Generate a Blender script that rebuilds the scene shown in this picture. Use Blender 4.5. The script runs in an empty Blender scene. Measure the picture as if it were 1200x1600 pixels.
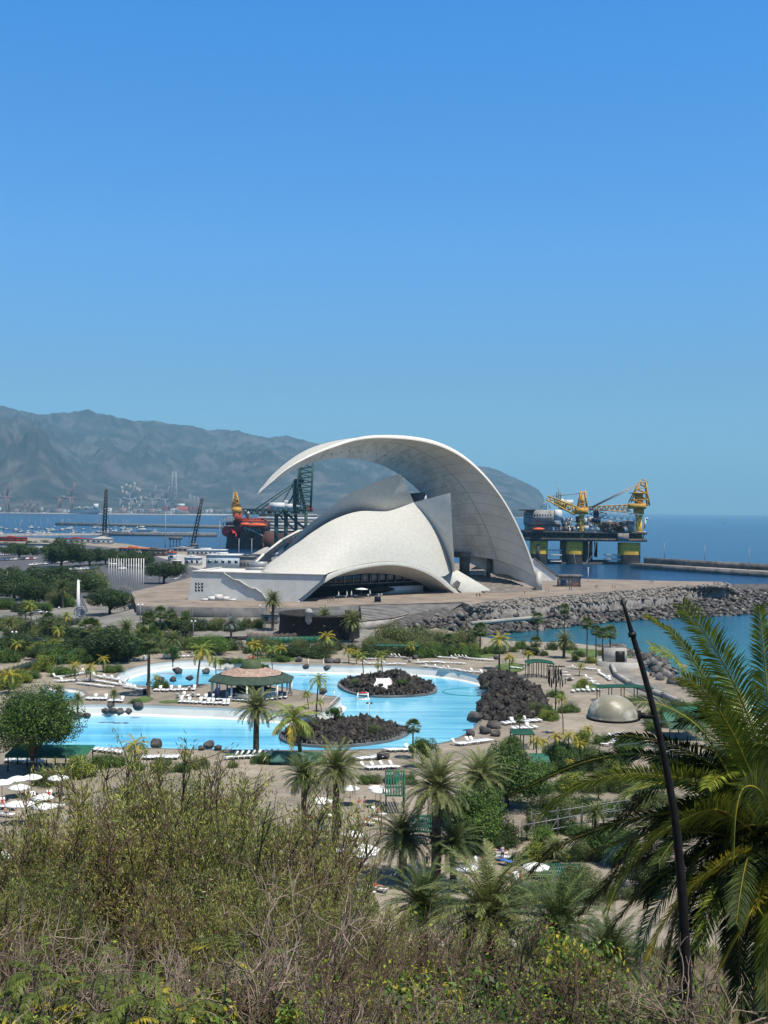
import bpy, math, random
import numpy as np
from mathutils import Vector, Matrix, noise as mnoise
from mathutils.geometry import delaunay_2d_cdt

R = math.radians
rng = np.random.default_rng(11)
random.seed(11)
scn = bpy.context.scene
COL = scn.collection

# ---------------------------------------------------------------- camera, sky, sun, exposure
CZ = 39.0
FPX = 1800.0
cam_rot = Matrix.Rotation(math.pi / 2 - 3.0 / FPX, 3, 'X') @ Matrix.Rotation(0.010, 3, 'Z')
cd = bpy.data.cameras.new('camera')
cam = bpy.data.objects.new('camera', cd)
COL.objects.link(cam)
cam.matrix_world = Matrix.Translation((0, 0, CZ)) @ cam_rot.to_4x4()
cd.sensor_fit = 'VERTICAL'
cd.sensor_height = 36.0
cd.lens = 36.0 * FPX / 1600.0
cd.clip_start = 0.1
cd.clip_end = 120000.0
scn.camera = cam

SUN_EL, SUN_AZ = R(68), R(48)          # azimuth: to the right of straight behind the camera
sun_dir = Vector((math.sin(SUN_AZ) * math.cos(SUN_EL), -math.cos(SUN_AZ) * math.cos(SUN_EL), math.sin(SUN_EL)))
w = bpy.data.worlds.new('World')
scn.world = w
w.use_nodes = True
nt = w.node_tree
nt.nodes.clear()
wo = nt.nodes.new('ShaderNodeOutputWorld')
bg = nt.nodes.new('ShaderNodeBackground')
sky = nt.nodes.new('ShaderNodeTexSky')
sky.sky_type = 'NISHITA'
sky.sun_disc = False
sky.sun_elevation = SUN_EL
sky.sun_rotation = math.atan2(sun_dir.x, sun_dir.y)
sky.altitude = 40
sky.air_density = 1.0
sky.dust_density = 0.25
sky.ozone_density = 2.5
# the sky's own colour, a deeper blue than the model's near the horizon
tc = nt.nodes.new('ShaderNodeTexCoord')
sp = nt.nodes.new('ShaderNodeSeparateXYZ')
nt.links.new(tc.outputs['Generated'], sp.inputs[0])
rp = nt.nodes.new('ShaderNodeValToRGB')
nt.links.new(sp.outputs['Z'], rp.inputs[0])
cr = rp.color_ramp
cr.elements[0].position = 0.0
cr.elements[0].color = (0.30, 0.55, 0.75, 1)
cr.elements[1].position = 0.85
cr.elements[1].color = (0.50, 0.52, 0.54, 1)
e = cr.elements.new(0.6); e.color = (0.42, 0.60, 0.74, 1)
e = cr.elements.new(0.42); e.color = (0.24, 0.86, 1.36, 1)
e = cr.elements.new(0.11); e.color = (0.36, 0.575, 0.77, 1)
e = cr.elements.new(0.22); e.color = (0.38, 0.78, 1.10, 1)
mx = nt.nodes.new('ShaderNodeMix')
mx.data_type = 'RGBA'
mx.blend_type = 'MULTIPLY'
mx.inputs[0].default_value = 1.0
nt.links.new(sky.outputs[0], mx.inputs[6])
nt.links.new(rp.outputs[0], mx.inputs[7])
nt.links.new(mx.outputs[2], bg.inputs[0])
bg.inputs[1].default_value = 0.12
nt.links.new(bg.outputs[0], wo.inputs[0])

sl = bpy.data.lights.new('sun', 'SUN')
sl.energy = 4.9
sl.angle = R(0.5)
sl.color = (1.0, 0.935, 0.83)
so = bpy.data.objects.new('sun', sl)
COL.objects.link(so)
so.rotation_euler = sun_dir.to_track_quat('Z', 'Y').to_euler()
so.location = (60, -60, 120)
scn.view_settings.view_transform = 'Standard'
scn.view_settings.look = 'None'
scn.view_settings.gamma = 1.0
scn.view_settings.exposure = 0.35
scn.cycles.max_bounces = 5
scn.cycles.diffuse_bounces = 2
scn.cycles.glossy_bounces = 2
scn.cycles.transmission_bounces = 2
scn.cycles.transparent_max_bounces = 6
scn.cycles.volume_bounces = 0
scn.cycles.caustics_reflective = False
scn.cycles.caustics_refractive = False


# ---------------------------------------------------------------- where a sight line meets a height or a distance
def ray(px, py):
    return cam_rot @ Vector((px - 600.0, 800.0 - py, -FPX))


def G(px, py, z=4.0):
    d = ray(px, py)
    t = (z - CZ) / d.z
    return Vector((d.x * t, d.y * t, z))


def Q(px, py, Y):
    d = ray(px, py)
    t = Y / d.y
    return Vector((d.x * t, Y, CZ + d.z * t))


def onplane(A, B):
    """vertical plane through ground points A and B; returns pixel -> point on it"""
    n = Vector((B.y - A.y, A.x - B.x, 0)).normalized()

    def f(px, py, off=0.0):
        d = ray(px, py)
        t = (n.dot(A) + off - 0.0) / n.dot(d)
        return Vector((d.x * t, d.y * t, CZ + d.z * t))
    return f


def sc_at(Y):
    return Y / FPX          # metres per pixel


# ---------------------------------------------------------------- meshes
class MB:
    def __init__(s):
        s.v = []; s.f = []; s.n = 0; s.uv = None

    def add(s, verts, faces, m=0):
        verts = np.asarray(verts, dtype=np.float32).reshape(-1, 3)
        if isinstance(faces, np.ndarray):
            s.f.append((faces + s.n, m))
        else:
            by = {}
            for f in faces:
                by.setdefault(len(f), []).append(f)
            for k, ff in by.items():
                s.f.append((np.asarray(ff, dtype=np.int64) + s.n, m))
        s.v.append(verts)
        s.n += len(verts)
        return s

    def box(s, c, size, rz=0.0, m=0):
        x, y, z = size[0] / 2, size[1] / 2, size[2] / 2
        v = np.array([[-x, -y, -z], [x, -y, -z], [x, y, -z], [-x, y, -z], [-x, -y, z], [x, -y, z], [x, y, z], [-x, y, z]])
        if rz:
            ca, sa = math.cos(rz), math.sin(rz)
            v = v @ np.array([[ca, sa, 0], [-sa, ca, 0], [0, 0, 1]])
        return s.add(v + np.array(c), np.array([[0, 3, 2, 1], [4, 5, 6, 7], [0, 1, 5, 4], [1, 2, 6, 5], [2, 3, 7, 6], [3, 0, 4, 7]]), m)

    def bx(s, x0, x1, y0, y1, z0, z1, m=0):
        return s.box(((x0 + x1) / 2, (y0 + y1) / 2, (z0 + z1) / 2), (x1 - x0, y1 - y0, z1 - z0), 0, m)

    def beam(s, p0, p1, w, h=None, m=0):
        p0 = Vector(p0); p1 = Vector(p1)
        h = h or w
        d = (p1 - p0)
        L = d.length
        if L < 1e-6:
            return s
        d.normalize()
        up = Vector((0, 0, 1)) if abs(d.z) < 0.98 else Vector((0, 1, 0))
        a = d.cross(up).normalized() * (w / 2)
        b = a.cross(d).normalized() * (h / 2)
        v = [p0 - a - b, p0 + a - b, p0 + a + b, p0 - a + b, p1 - a - b, p1 + a - b, p1 + a + b, p1 - a + b]
        return s.add([tuple(q) for q in v], np.array([[0, 3, 2, 1], [4, 5, 6, 7], [0, 1, 5, 4], [1, 2, 6, 5], [2, 3, 7, 6], [3, 0, 4, 7]]), m)

    def tube(s, pts, rad, n=8, m=0, cap=True):
        P = np.array([tuple(p) for p in pts], dtype=float)
        k = len(P)
        rad = np.full(k, rad, float) if np.isscalar(rad) else np.asarray(rad, float)
        T = np.gradient(P, axis=0)
        T /= np.linalg.norm(T, axis=1)[:, None] + 1e-9
        mt = T.mean(0)
        ref = np.array([0, 0, 1.0]) if abs(mt[2]) < 0.8 * np.linalg.norm(mt) + 1e-6 else np.array([1.0, 0, 0])
        A = np.cross(T, ref); A /= np.linalg.norm(A, axis=1)[:, None] + 1e-9
        B = np.cross(T, A)
        th = np.linspace(0, 2 * math.pi, n, endpoint=False)
        V = P[:, None, :] + rad[:, None, None] * (A[:, None, :] * np.cos(th)[None, :, None] + B[:, None, :] * np.sin(th)[None, :, None])
        V = V.reshape(-1, 3)
        i = np.arange(k - 1)[:, None] * n; j = np.arange(n)[None, :]; j2 = (j + 1) % n
        F = np.stack([i + j, i + j2, i + n + j2, i + n + j], -1).reshape(-1, 4)
        s.add(V, F, m)
        if cap and n > 2:
            s.f.append((np.array([list(range(n))[::-1]]) + s.n - len(V), m))
            s.f.append((np.array([[(k - 1) * n + q for q in range(n)]]) + s.n - len(V), m))
        return s

    def lathe(s, prof, n=16, c=(0, 0, 0), m=0, a0=0.0, squash=1.0):
        k = len(prof)
        th = np.linspace(0, 2 * math.pi, n, endpoint=False) + a0
        pr = np.array(prof, float)
        V = np.stack([pr[:, 0:1] * np.cos(th)[None], pr[:, 0:1] * np.sin(th)[None] * squash, np.repeat(pr[:, 1:2], n, 1)], -1).reshape(-1, 3) + np.array(c)
        i = np.arange(k - 1)[:, None] * n; j = np.arange(n)[None, :]; j2 = (j + 1) % n
        F = np.stack([i + j, i + j2, i + n + j2, i + n + j], -1).reshape(-1, 4)
        s.add(V, F, m)
        return s

    def prism(s, poly, z0, z1, m=0, mside=None):
        """extrude an xy polygon (list of xy) between two heights"""
        pts, tris = fill([poly])
        n = len(pts)
        vt = np.c_[pts, np.full(n, z1)]
        s.add(vt, np.array(tris), m)
        s.add(np.c_[pts, np.full(n, z0)], np.array(tris)[:, ::-1], m)
        P = np.array([(p[0], p[1]) for p in poly], float)
        if area(P) < 0:
            P = P[::-1]
        k = len(P)
        V = np.vstack([np.c_[P, np.full(k, z0)], np.c_[P, np.full(k, z1)]])
        j = np.arange(k); j2 = (j + 1) % k
        s.add(V, np.stack([j, j2, j2 + k, j + k], -1), m if mside is None else mside)
        return s

    def grid(s, V, m=0, flip=False):
        """V: (a,b,3) array"""
        a, b = V.shape[:2]
        i = np.arange(a - 1)[:, None] * b; j = np.arange(b - 1)[None, :]
        F = np.stack([i + j, i + j + 1, i + b + j + 1, i + b + j], -1).reshape(-1, 4)
        if flip:
            F = F[:, ::-1]
        s.add(V.reshape(-1, 3), F, m)
        return s

    def build(s, name, mats, parent=None, smooth=False, uv=None):
        me = bpy.data.meshes.new(name)
        V = np.vstack(s.v)
        me.vertices.add(len(V))
        me.vertices.foreach_set('co', V.astype(np.float32).ravel())
        loops = np.concatenate([f.ravel() for f, _ in s.f])
        sizes = np.concatenate([np.full(len(f), f.shape[1]) for f, _ in s.f])
        mi = np.concatenate([np.full(len(f), mm) for f, mm in s.f])
        me.loops.add(len(loops))
        me.loops.foreach_set('vertex_index', loops.astype(np.int32))
        me.polygons.add(len(sizes))
        st = np.concatenate([[0], np.cumsum(sizes)[:-1]])
        me.polygons.foreach_set('loop_start', st.astype(np.int32))
        me.polygons.foreach_set('loop_total', sizes.astype(np.int32))
        me.polygons.foreach_set('material_index', mi.astype(np.int32))
        if smooth:
            me.polygons.foreach_set('use_smooth', np.ones(len(sizes), bool))
        if uv is not None:
            ul = me.uv_layers.new(name='UVMap')
            ul.data.foreach_set('uv', np.asarray(uv, np.float32)[loops].ravel())
        me.update(calc_edges=True)
        me.validate()
        if not isinstance(mats, (list, tuple)):
            mats = [mats]
        for q in mats:
            me.materials.append(q)
        o = bpy.data.objects.new(name, me)
        COL.objects.link(o)
        if parent is not None:
            o.parent = parent
        return o


def area(P):
    x, y = P[:, 0], P[:, 1]
    return 0.5 * np.sum(x * np.roll(y, -1) - np.roll(x, -1) * y)


def fill(polys):
    """triangulate: first polygon is the outline, the rest are holes"""
    vs = []; es = []
    for p in polys:
        b = len(vs)
        vs += [Vector((q[0], q[1])) for q in p]
        es += [(b + i, b + (i + 1) % len(p)) for i in range(len(p))]
    r = delaunay_2d_cdt(vs, es, [], 0, 1e-5)
    V = np.array([tuple(v) for v in r[0]])

    def inside(pt, poly):
        x, y = pt; c = False
        n = len(poly)
        for i in range(n):
            x1, y1 = poly[i][0], poly[i][1]; x2, y2 = poly[(i + 1) % n][0], poly[(i + 1) % n][1]
            if (y1 > y) != (y2 > y) and x < (x2 - x1) * (y - y1) / (y2 - y1) + x1:
                c = not c
        return c
    T = []
    for f in r[2]:
        for k in range(1, len(f) - 1):
            t = [f[0], f[k], f[k + 1]]
            c = V[t].mean(0)
            if inside(c, polys[0]) and not any(inside(c, h) for h in polys[1:]):
                a, b_, c_ = V[t[0]], V[t[1]], V[t[2]]
                if (b_[0] - a[0]) * (c_[1] - a[1]) - (b_[1] - a[1]) * (c_[0] - a[0]) < 0:
                    t = t[::-1]
                T.append(t)
    return V, T


def crom(pts, n, closed=False):
    """Catmull-Rom through points, resampled evenly by length"""
    P = np.array([tuple(p) for p in pts], float)
    if closed:
        P = np.vstack([P[-1], P, P[0], P[1]])
    else:
        P = np.vstack([2 * P[0] - P[1], P, 2 * P[-1] - P[-2]])
    out = []
    for i in range(1, len(P) - 2):
        t = np.linspace(0, 1, 14, endpoint=False)[:, None]
        a, b, c, d = P[i - 1], P[i], P[i + 1], P[i + 2]
        out.append(0.5 * ((2 * b) + (c - a) * t + (2 * a - 5 * b + 4 * c - d) * t ** 2 + (3 * b - a - 3 * c + d) * t ** 3))
    out.append(P[-2][None])
    C = np.vstack(out)
    L = np.concatenate([[0], np.cumsum(np.linalg.norm(np.diff(C, axis=0), axis=1))])
    u = np.linspace(0, L[-1], n, endpoint=not closed)
    return np.stack([np.interp(u, L, C[:, k]) for k in range(C.shape[1])], -1)


def coons(Bc, Tc, Lc, Rc):
    """Bc,Tc: (n,3) curves in u; Lc,Rc: (m,3) curves in v -> (m,n,3)"""
    n = len(Bc); m = len(Lc)
    u = np.linspace(0, 1, n)[None, :, None]; v = np.linspace(0, 1, m)[:, None, None]
    S = (1 - v) * Bc[None] + v * Tc[None] + (1 - u) * Lc[:, None] + u * Rc[:, None]
    S -= (1 - u) * (1 - v) * Bc[0] + u * (1 - v) * Bc[-1] + (1 - u) * v * Tc[0] + u * v * Tc[-1]
    return S


def tag(o, label=None, cat=None, group=None, kind=None):
    if label: o['label'] = label
    if cat: o['category'] = cat
    if group: o['group'] = group
    if kind: o['kind'] = kind
    return o


def empty(name, loc, label=None, cat=None, group=None, rz=0.0):
    o = bpy.data.objects.new(name, None)
    o.empty_display_size = 0.3
    COL.objects.link(o)
    o.location = loc
    o.rotation_euler = (0, 0, rz)
    return tag(o, label, cat, group)


KIDS = {}


def copy_tree(o, parent=None):
    c = o.copy()
    COL.objects.link(c)
    if parent is not None:
        c.parent = parent
    for ch in KIDS.get(o.name) or KIDS.setdefault(o.name, list(o.children)):
        copy_tree(ch, c)
    return c


class Proto:
    """the first placing uses the thing itself, later ones copies of it"""
    def __init__(s, o):
        s.o = o; s.used = False

    def put(s, loc, rz=0.0, scale=1.0, label=None, cat=None, group=None):
        if s.used:
            o = copy_tree(s.o)
        else:
            KIDS[s.o.name] = list(s.o.children)
            o = s.o; s.used = True
        o.location = loc
        o.rotation_euler = (0, 0, rz)
        o.scale = (scale, scale, scale) if np.isscalar(scale) else scale
        if 'group' in o and not group: del o['group']
        return tag(o, label, cat, group)


# ---------------------------------------------------------------- materials
MATS = {}


def mat(name, c1, c2=None, scale=1.0, rough=0.8, bump=0.0, bscale=None, metal=0.0, spec=0.3, detail=4.0, c3=None, s3=0.2, sub=0.0, contrast=0.25):
    """two-tone noise-coloured surface; c3 adds larger stains of its own colour"""
    if name in MATS:
        return MATS[name]
    m = bpy.data.materials.new(name)
    m.use_nodes = True
    t = m.node_tree
    b = t.nodes['Principled BSDF']
    b.inputs['Roughness'].default_value = rough
    b.inputs['Metallic'].default_value = metal
    b.inputs['Specular IOR Level'].default_value = spec
    if c2 is None:
        c2 = tuple(x * 0.8 for x in c1)
    tcn = t.nodes.new('ShaderNodeTexCoord')
    nz = t.nodes.new('ShaderNodeTexNoise')
    nz.inputs['Scale'].default_value = scale
    nz.inputs['Detail'].default_value = detail
    t.links.new(tcn.outputs['Object'], nz.inputs['Vector'])
    r = t.nodes.new('ShaderNodeValToRGB')
    r.color_ramp.elements[0].position = 0.5 - contrast / 2
    r.color_ramp.elements[1].position = 0.5 + contrast / 2
    r.color_ramp.elements[0].color = (*c2, 1)
    r.color_ramp.elements[1].color = (*c1, 1)
    t.links.new(nz.outputs[0], r.inputs[0])
    out = r.outputs[0]
    if c3 is not None:
        n3 = t.nodes.new('ShaderNodeTexNoise')
        n3.inputs['Scale'].default_value = s3
        n3.inputs['Detail'].default_value = 5
        t.links.new(tcn.outputs['Object'], n3.inputs['Vector'])
        r3 = t.nodes.new('ShaderNodeValToRGB')
        r3.color_ramp.elements[0].position = 0.52
        r3.color_ramp.elements[1].position = 0.66
        r3.color_ramp.elements[0].color = (0, 0, 0, 1)
        r3.color_ramp.elements[1].color = (1, 1, 1, 1)
        t.links.new(n3.outputs[0], r3.inputs[0])
        mxn = t.nodes.new('ShaderNodeMix'); mxn.data_type = 'RGBA'
        t.links.new(r3.outputs[0], mxn.inputs[0])
        t.links.new(out, mxn.inputs[6])
        mxn.inputs[7].default_value = (*c3, 1)
        out = mxn.outputs[2]
    t.links.new(out, b.inputs['Base Color'])
    if bump:
        nb = t.nodes.new('ShaderNodeTexNoise')
        nb.inputs['Scale'].default_value = bscale or scale * 3
        nb.inputs['Detail'].default_value = 5
        t.links.new(tcn.outputs['Object'], nb.inputs['Vector'])
        bp = t.nodes.new('ShaderNodeBump')
        bp.inputs['Strength'].default_value = bump
        bp.inputs['Distance'].default_value = 0.3
        t.links.new(nb.outputs[0], bp.inputs['Height'])
        t.links.new(bp.outputs[0], b.inputs['Normal'])
    MATS[name] = m
    return m


def leafmat(name, c1, c2, rough=0.5, trans=0.25, scale=1.5):
    """leaves: colour varies from leaf to leaf, some light passes through"""
    if name in MATS:
        return MATS[name]
    m = mat(name, c1, c2, scale=scale, rough=rough, detail=2.0, contrast=0.5)
    t = m.node_tree
    b = t.nodes['Principled BSDF']
    out = t.nodes['Material Output']
    geo = t.nodes.new('ShaderNodeNewGeometry')
    hs = t.nodes.new('ShaderNodeHueSaturation')
    mr = t.nodes.new('ShaderNodeMapRange')
    mr.inputs['To Min'].default_value = 0.55
    mr.inputs['To Max'].default_value = 1.5
    t.links.new(geo.outputs['Random Per Island'], mr.inputs['Value'])
    t.links.new(mr.outputs[0], hs.inputs['Value'])
    src = b.inputs['Base Color'].links[0].from_socket
    t.links.new(src, hs.inputs['Color'])
    t.links.new(hs.outputs[0], b.inputs['Base Color'])
    tr = t.nodes.new('ShaderNodeBsdfTranslucent')
    t.links.new(hs.outputs[0], tr.inputs[0])
    mxs = t.nodes.new('ShaderNodeMixShader')
    mxs.inputs[0].default_value = trans
    t.links.new(b.outputs[0], mxs.inputs[1])
    t.links.new(tr.outputs[0], mxs.inputs[2])
    t.links.new(mxs.outputs[0], out.inputs[0])
    return m


M = dict(
    white=mat('white_paint', (0.78, 0.77, 0.73), (0.66, 0.65, 0.61), 0.8, 0.6),
    shell=mat('white_tile_shell', (0.49, 0.48, 0.43), (0.44, 0.43, 0.385), 0.9, 0.55, 0.25, 1.6, c3=(0.43, 0.42, 0.37), s3=1.1, detail=12),
    wallw=mat('white_render_wall', (0.60, 0.59, 0.55), (0.555, 0.545, 0.505), 0.3, 0.75, 0.08, 2.0, c3=(0.52, 0.51, 0.47), s3=0.35, detail=10),
    conc=mat('pale_concrete', (0.40, 0.38, 0.35), (0.30, 0.285, 0.26), 0.3, 0.9, 0.1, 3.0, detail=8),
    dconc=mat('dark_concrete', (0.17, 0.165, 0.16), (0.10, 0.10, 0.10), 0.3, 0.9, 0.15, 3.0, detail=8),
    glass=mat('dark_glass', (0.012, 0.018, 0.028), (0.02, 0.028, 0.04), 0.5, 0.12, spec=0.6),
    black=mat('black_metal', (0.008, 0.008, 0.008), (0.016, 0.015, 0.014), 9.0, 0.5, 0.06, 30, spec=0.25),
    steel=mat('grey_steel', (0.30, 0.31, 0.32), (0.20, 0.21, 0.22), 2.0, 0.5, metal=0.2),
    green=mat('green_painted_timber', (0.012, 0.125, 0.075), (0.02, 0.09, 0.055), 2.0, 0.6),
    dkgreen=mat('dark_green_roof', (0.045, 0.075, 0.05), (0.03, 0.05, 0.035), 1.2, 0.7),
    trunk=mat('palm_trunk', (0.24, 0.18, 0.12), (0.085, 0.062, 0.042), 5.0, 0.95, 0.8, 9.0),
    bark=mat('bark', (0.15, 0.11, 0.08), (0.06, 0.045, 0.035), 4.0, 0.95, 0.6, 12),
    twig=mat('bare_pale_twig', (0.33, 0.26, 0.195), (0.15, 0.112, 0.082), 3.0, 0.9),
    twigd=mat('bare_brown_twig', (0.16, 0.105, 0.075), (0.065, 0.043, 0.032), 3.0, 0.9),
    lava=mat('lava_rock', (0.050, 0.045, 0.042), (0.012, 0.011, 0.010), 1.4, 0.9, 0.9, 5.0, c3=(0.10, 0.085, 0.07), s3=0.9),
    boulder=mat('dark_boulder', (0.115, 0.105, 0.098), (0.045, 0.042, 0.04), 0.6, 0.9, 0.4, 3.0, detail=6),
    boulder2=mat('grey_boulder', (0.24, 0.22, 0.20), (0.12, 0.11, 0.10), 0.6, 0.9, 0.4, 3.0, detail=6),
    redtile=mat('terracotta_tile', (0.36, 0.25, 0.19), (0.24, 0.15, 0.11), 3.0, 0.8, c3=(0.42, 0.36, 0.30), s3=1.4),
    skin=mat('skin', (0.50, 0.29, 0.20), (0.42, 0.23, 0.15), 3.0, 0.6),
    hair=mat('dark_hair', (0.03, 0.02, 0.015), (0.05, 0.03, 0.02), 9.0, 0.6),
)
# ---------------------------------------------------------------- water, ground and paving materials
def N(t, kind, **kw):
    n = t.nodes.new(kind)
    for k, v in kw.items():
        n.inputs[k].default_value = v
    return n


def ramp(t, src, stops):
    r = t.nodes.new('ShaderNodeValToRGB')
    el = r.color_ramp.elements
    while len(el) < len(stops): el.new(0.5)
    for e_, (p_, c_) in zip(el, stops):
        e_.position = p_; e_.color = (*c_, 1)
    t.links.new(src, r.inputs[0])
    return r.outputs[0]


def sea_material():
    m = bpy.data.materials.new('sea_water'); m.use_nodes = True
    t = m.node_tree; b = t.nodes['Principled BSDF']
    geo = t.nodes.new('ShaderNodeNewGeometry')
    # shallows near the shore are greener
    sub = t.nodes.new('ShaderNodeVectorMath'); sub.operation = 'DISTANCE'
    t.links.new(geo.outputs['Position'], sub.inputs[0]); sub.inputs[1].default_value = (75, 270, 0)
    mr = N(t, 'ShaderNodeMapRange', **{'From Min': 20.0, 'From Max': 520.0})
    t.links.new(sub.outputs['Value'], mr.inputs['Value'])
    n1 = N(t, 'ShaderNodeTexNoise', Scale=0.02, Detail=5.0)
    t.links.new(geo.outputs['Position'], n1.inputs['Vector'])
    ad = t.nodes.new('ShaderNodeMath'); ad.operation = 'MULTIPLY_ADD'
    t.links.new(n1.outputs[0], ad.inputs[0]); ad.inputs[1].default_value = 0.5
    t.links.new(mr.outputs[0], ad.inputs[2])
    c = ramp(t, ad.outputs[0], [(0.2, (0.020, 0.135, 0.160)), (0.55, (0.006, 0.070, 0.125)), (1.0, (0.003, 0.036, 0.095))])
    t.links.new(c, b.inputs['Base Color'])
    b.inputs['Roughness'].default_value = 0.18
    b.inputs['Specular IOR Level'].default_value = 0.22
    mp = t.nodes.new('ShaderNodeMapping'); mp.inputs['Scale'].default_value = (0.35, 1.0, 1.0); mp.inputs['Rotation'].default_value = (0, 0, 0.3)
    t.links.new(geo.outputs['Position'], mp.inputs[0])
    n2 = N(t, 'ShaderNodeTexNoise', Scale=0.35, Detail=6.0, Roughness=0.6)
    t.links.new(mp.outputs[0], n2.inputs['Vector'])
    bp = N(t, 'ShaderNodeBump', Strength=0.9, Distance=1.1)
    t.links.new(n2.outputs[0], bp.inputs['Height']); t.links.new(bp.outputs[0], b.inputs['Normal'])
    return m


def pool_material():
    m = bpy.data.materials.new('pool_water'); m.use_nodes = True
    t = m.node_tree; b = t.nodes['Principled BSDF']
    geo = t.nodes.new('ShaderNodeNewGeometry')
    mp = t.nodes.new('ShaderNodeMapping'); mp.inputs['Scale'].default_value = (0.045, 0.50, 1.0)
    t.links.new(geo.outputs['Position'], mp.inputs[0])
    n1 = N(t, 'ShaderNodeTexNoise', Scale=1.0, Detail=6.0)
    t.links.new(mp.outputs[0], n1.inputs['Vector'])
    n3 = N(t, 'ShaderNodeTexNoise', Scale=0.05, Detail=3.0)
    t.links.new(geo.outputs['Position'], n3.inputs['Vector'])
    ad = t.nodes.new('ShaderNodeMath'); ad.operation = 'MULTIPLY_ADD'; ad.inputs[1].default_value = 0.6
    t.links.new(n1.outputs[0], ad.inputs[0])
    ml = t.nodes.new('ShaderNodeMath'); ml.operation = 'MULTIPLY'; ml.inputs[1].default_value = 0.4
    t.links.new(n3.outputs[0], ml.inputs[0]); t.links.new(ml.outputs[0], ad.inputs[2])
    c = ramp(t, ad.outputs[0], [(0.36, (0.075, 0.36, 0.58)), (0.50, (0.13, 0.48, 0.68)), (0.64, (0.26, 0.62, 0.76))])  # paler streaks: subtle caustic light painted into the varying water colour
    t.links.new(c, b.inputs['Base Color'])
    b.inputs['Roughness'].default_value = 0.12
    n2 = N(t, 'ShaderNodeTexNoise', Scale=1.6, Detail=4.0)
    t.links.new(geo.outputs['Position'], n2.inputs['Vector'])
    bp = N(t, 'ShaderNodeBump', Strength=0.25, Distance=0.12)
    t.links.new(n2.outputs[0], bp.inputs['Height']); t.links.new(bp.outputs[0], b.inputs['Normal'])
    return m


def paving_material(name, c1, c2, joint, size, rot=0.0, patch=None):
    m = bpy.data.materials.new(name); m.use_nodes = True
    t = m.node_tree; b = t.nodes['Principled BSDF']
    geo = t.nodes.new('ShaderNodeNewGeometry')
    mp = t.nodes.new('ShaderNodeMapping'); mp.inputs['Rotation'].default_value = (0, 0, rot)
    t.links.new(geo.outputs['Position'], mp.inputs[0])
    br = N(t, 'ShaderNodeTexBrick', Scale=1.0)
    br.inputs['Mortar Size'].default_value = 0.012 * size
    br.inputs['Mortar Smooth'].default_value = 0.3
    br.inputs['Brick Width'].default_value = size; br.inputs['Row Height'].default_value = size * 0.7
    br.offset = 0.0
    br.inputs['Color1'].default_value = (*c1, 1); br.inputs['Color2'].default_value = (*c2, 1); br.inputs['Mortar'].default_value = (*joint, 1)
    t.links.new(mp.outputs[0], br.inputs['Vector'])
    nz = N(t, 'ShaderNodeTexNoise', Scale=0.12, Detail=8.0, Roughness=0.65)
    t.links.new(geo.outputs['Position'], nz.inputs['Vector'])
    c = ramp(t, nz.outputs[0], [(0.35, (0.66, 0.66, 0.66)), (0.65, (1.12, 1.1, 1.06))])
    mx_ = t.nodes.new('ShaderNodeMix'); mx_.data_type = 'RGBA'; mx_.blend_type = 'MULTIPLY'; mx_.inputs[0].default_value = 1.0
    t.links.new(br.outputs[0], mx_.inputs[6]); t.links.new(c, mx_.inputs[7])
    t.links.new(mx_.outputs[2], b.inputs['Base Color'])
    b.inputs['Roughness'].default_value = 0.9
    b.inputs['Specular IOR Level'].default_value = 0.2
    return m


M['sea'] = sea_material()
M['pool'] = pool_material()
M['pave'] = paving_material('beige_paving', (0.30, 0.262, 0.21), (0.25, 0.22, 0.178), (0.12, 0.105, 0.09), 3.2, 0.5)
M['plaza'] = paving_material('plaza_paving', (0.27, 0.225, 0.185), (0.235, 0.195, 0.16), (0.18, 0.155, 0.13), 2.5, 0.65)
M['park'] = paving_material('grey_park_paving', (0.23, 0.22, 0.20), (0.20, 0.19, 0.175), (0.13, 0.125, 0.12), 4.0, 0.2)
M['asphalt'] = mat('asphalt', (0.095, 0.095, 0.10), (0.065, 0.065, 0.07), 0.4, 0.9, 0.1, 3)
M['soil'] = mat('dry_leaf_soil', (0.23, 0.17, 0.125), (0.10, 0.075, 0.055), 2.2, 0.95, 0.8, 9.0, detail=9, contrast=0.4)
M['grassy'] = mat('lawn', (0.10, 0.15, 0.04), (0.06, 0.09, 0.025), 0.6, 0.95)
M['steps'] = mat('weathered_stone_steps', (0.22, 0.19, 0.16), (0.13, 0.115, 0.10), 0.6, 0.9, 0.2, 4)
M['mountain'] = mat('mountain_scrub_and_rock', (0.055, 0.048, 0.04), (0.014, 0.018, 0.014), 0.0045, 0.95, 0.0, 0.006, detail=14, c3=(0.085, 0.075, 0.068), s3=0.0045, contrast=0.3)

# ---------------------------------------------------------------- sea
mb = MB()
rad = np.array([0.0, 200, 500, 1000, 2500, 6000, 15000, 45000])
th = np.linspace(0, 2 * math.pi, 64, endpoint=False)
V = np.stack([rad[:, None] * np.cos(th), rad[:, None] * np.sin(th), np.zeros((len(rad), 64))], -1)
i = np.arange(1, len(rad) - 1)[:, None] * 64; j = np.arange(64)[None]; j2 = (j + 1) % 64
Fq = np.stack([i + j, i + 64 + j, i + 64 + j2, i + j2], -1).reshape(-1, 4)
mb.add(V.reshape(-1, 3), Fq)
mb.f.append((np.stack([np.zeros(64, int), 64 + np.arange(64), 64 + (np.arange(64) + 1) % 64], -1), 0))
tag(mb.build('sea', M['sea']), kind='structure')

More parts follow.
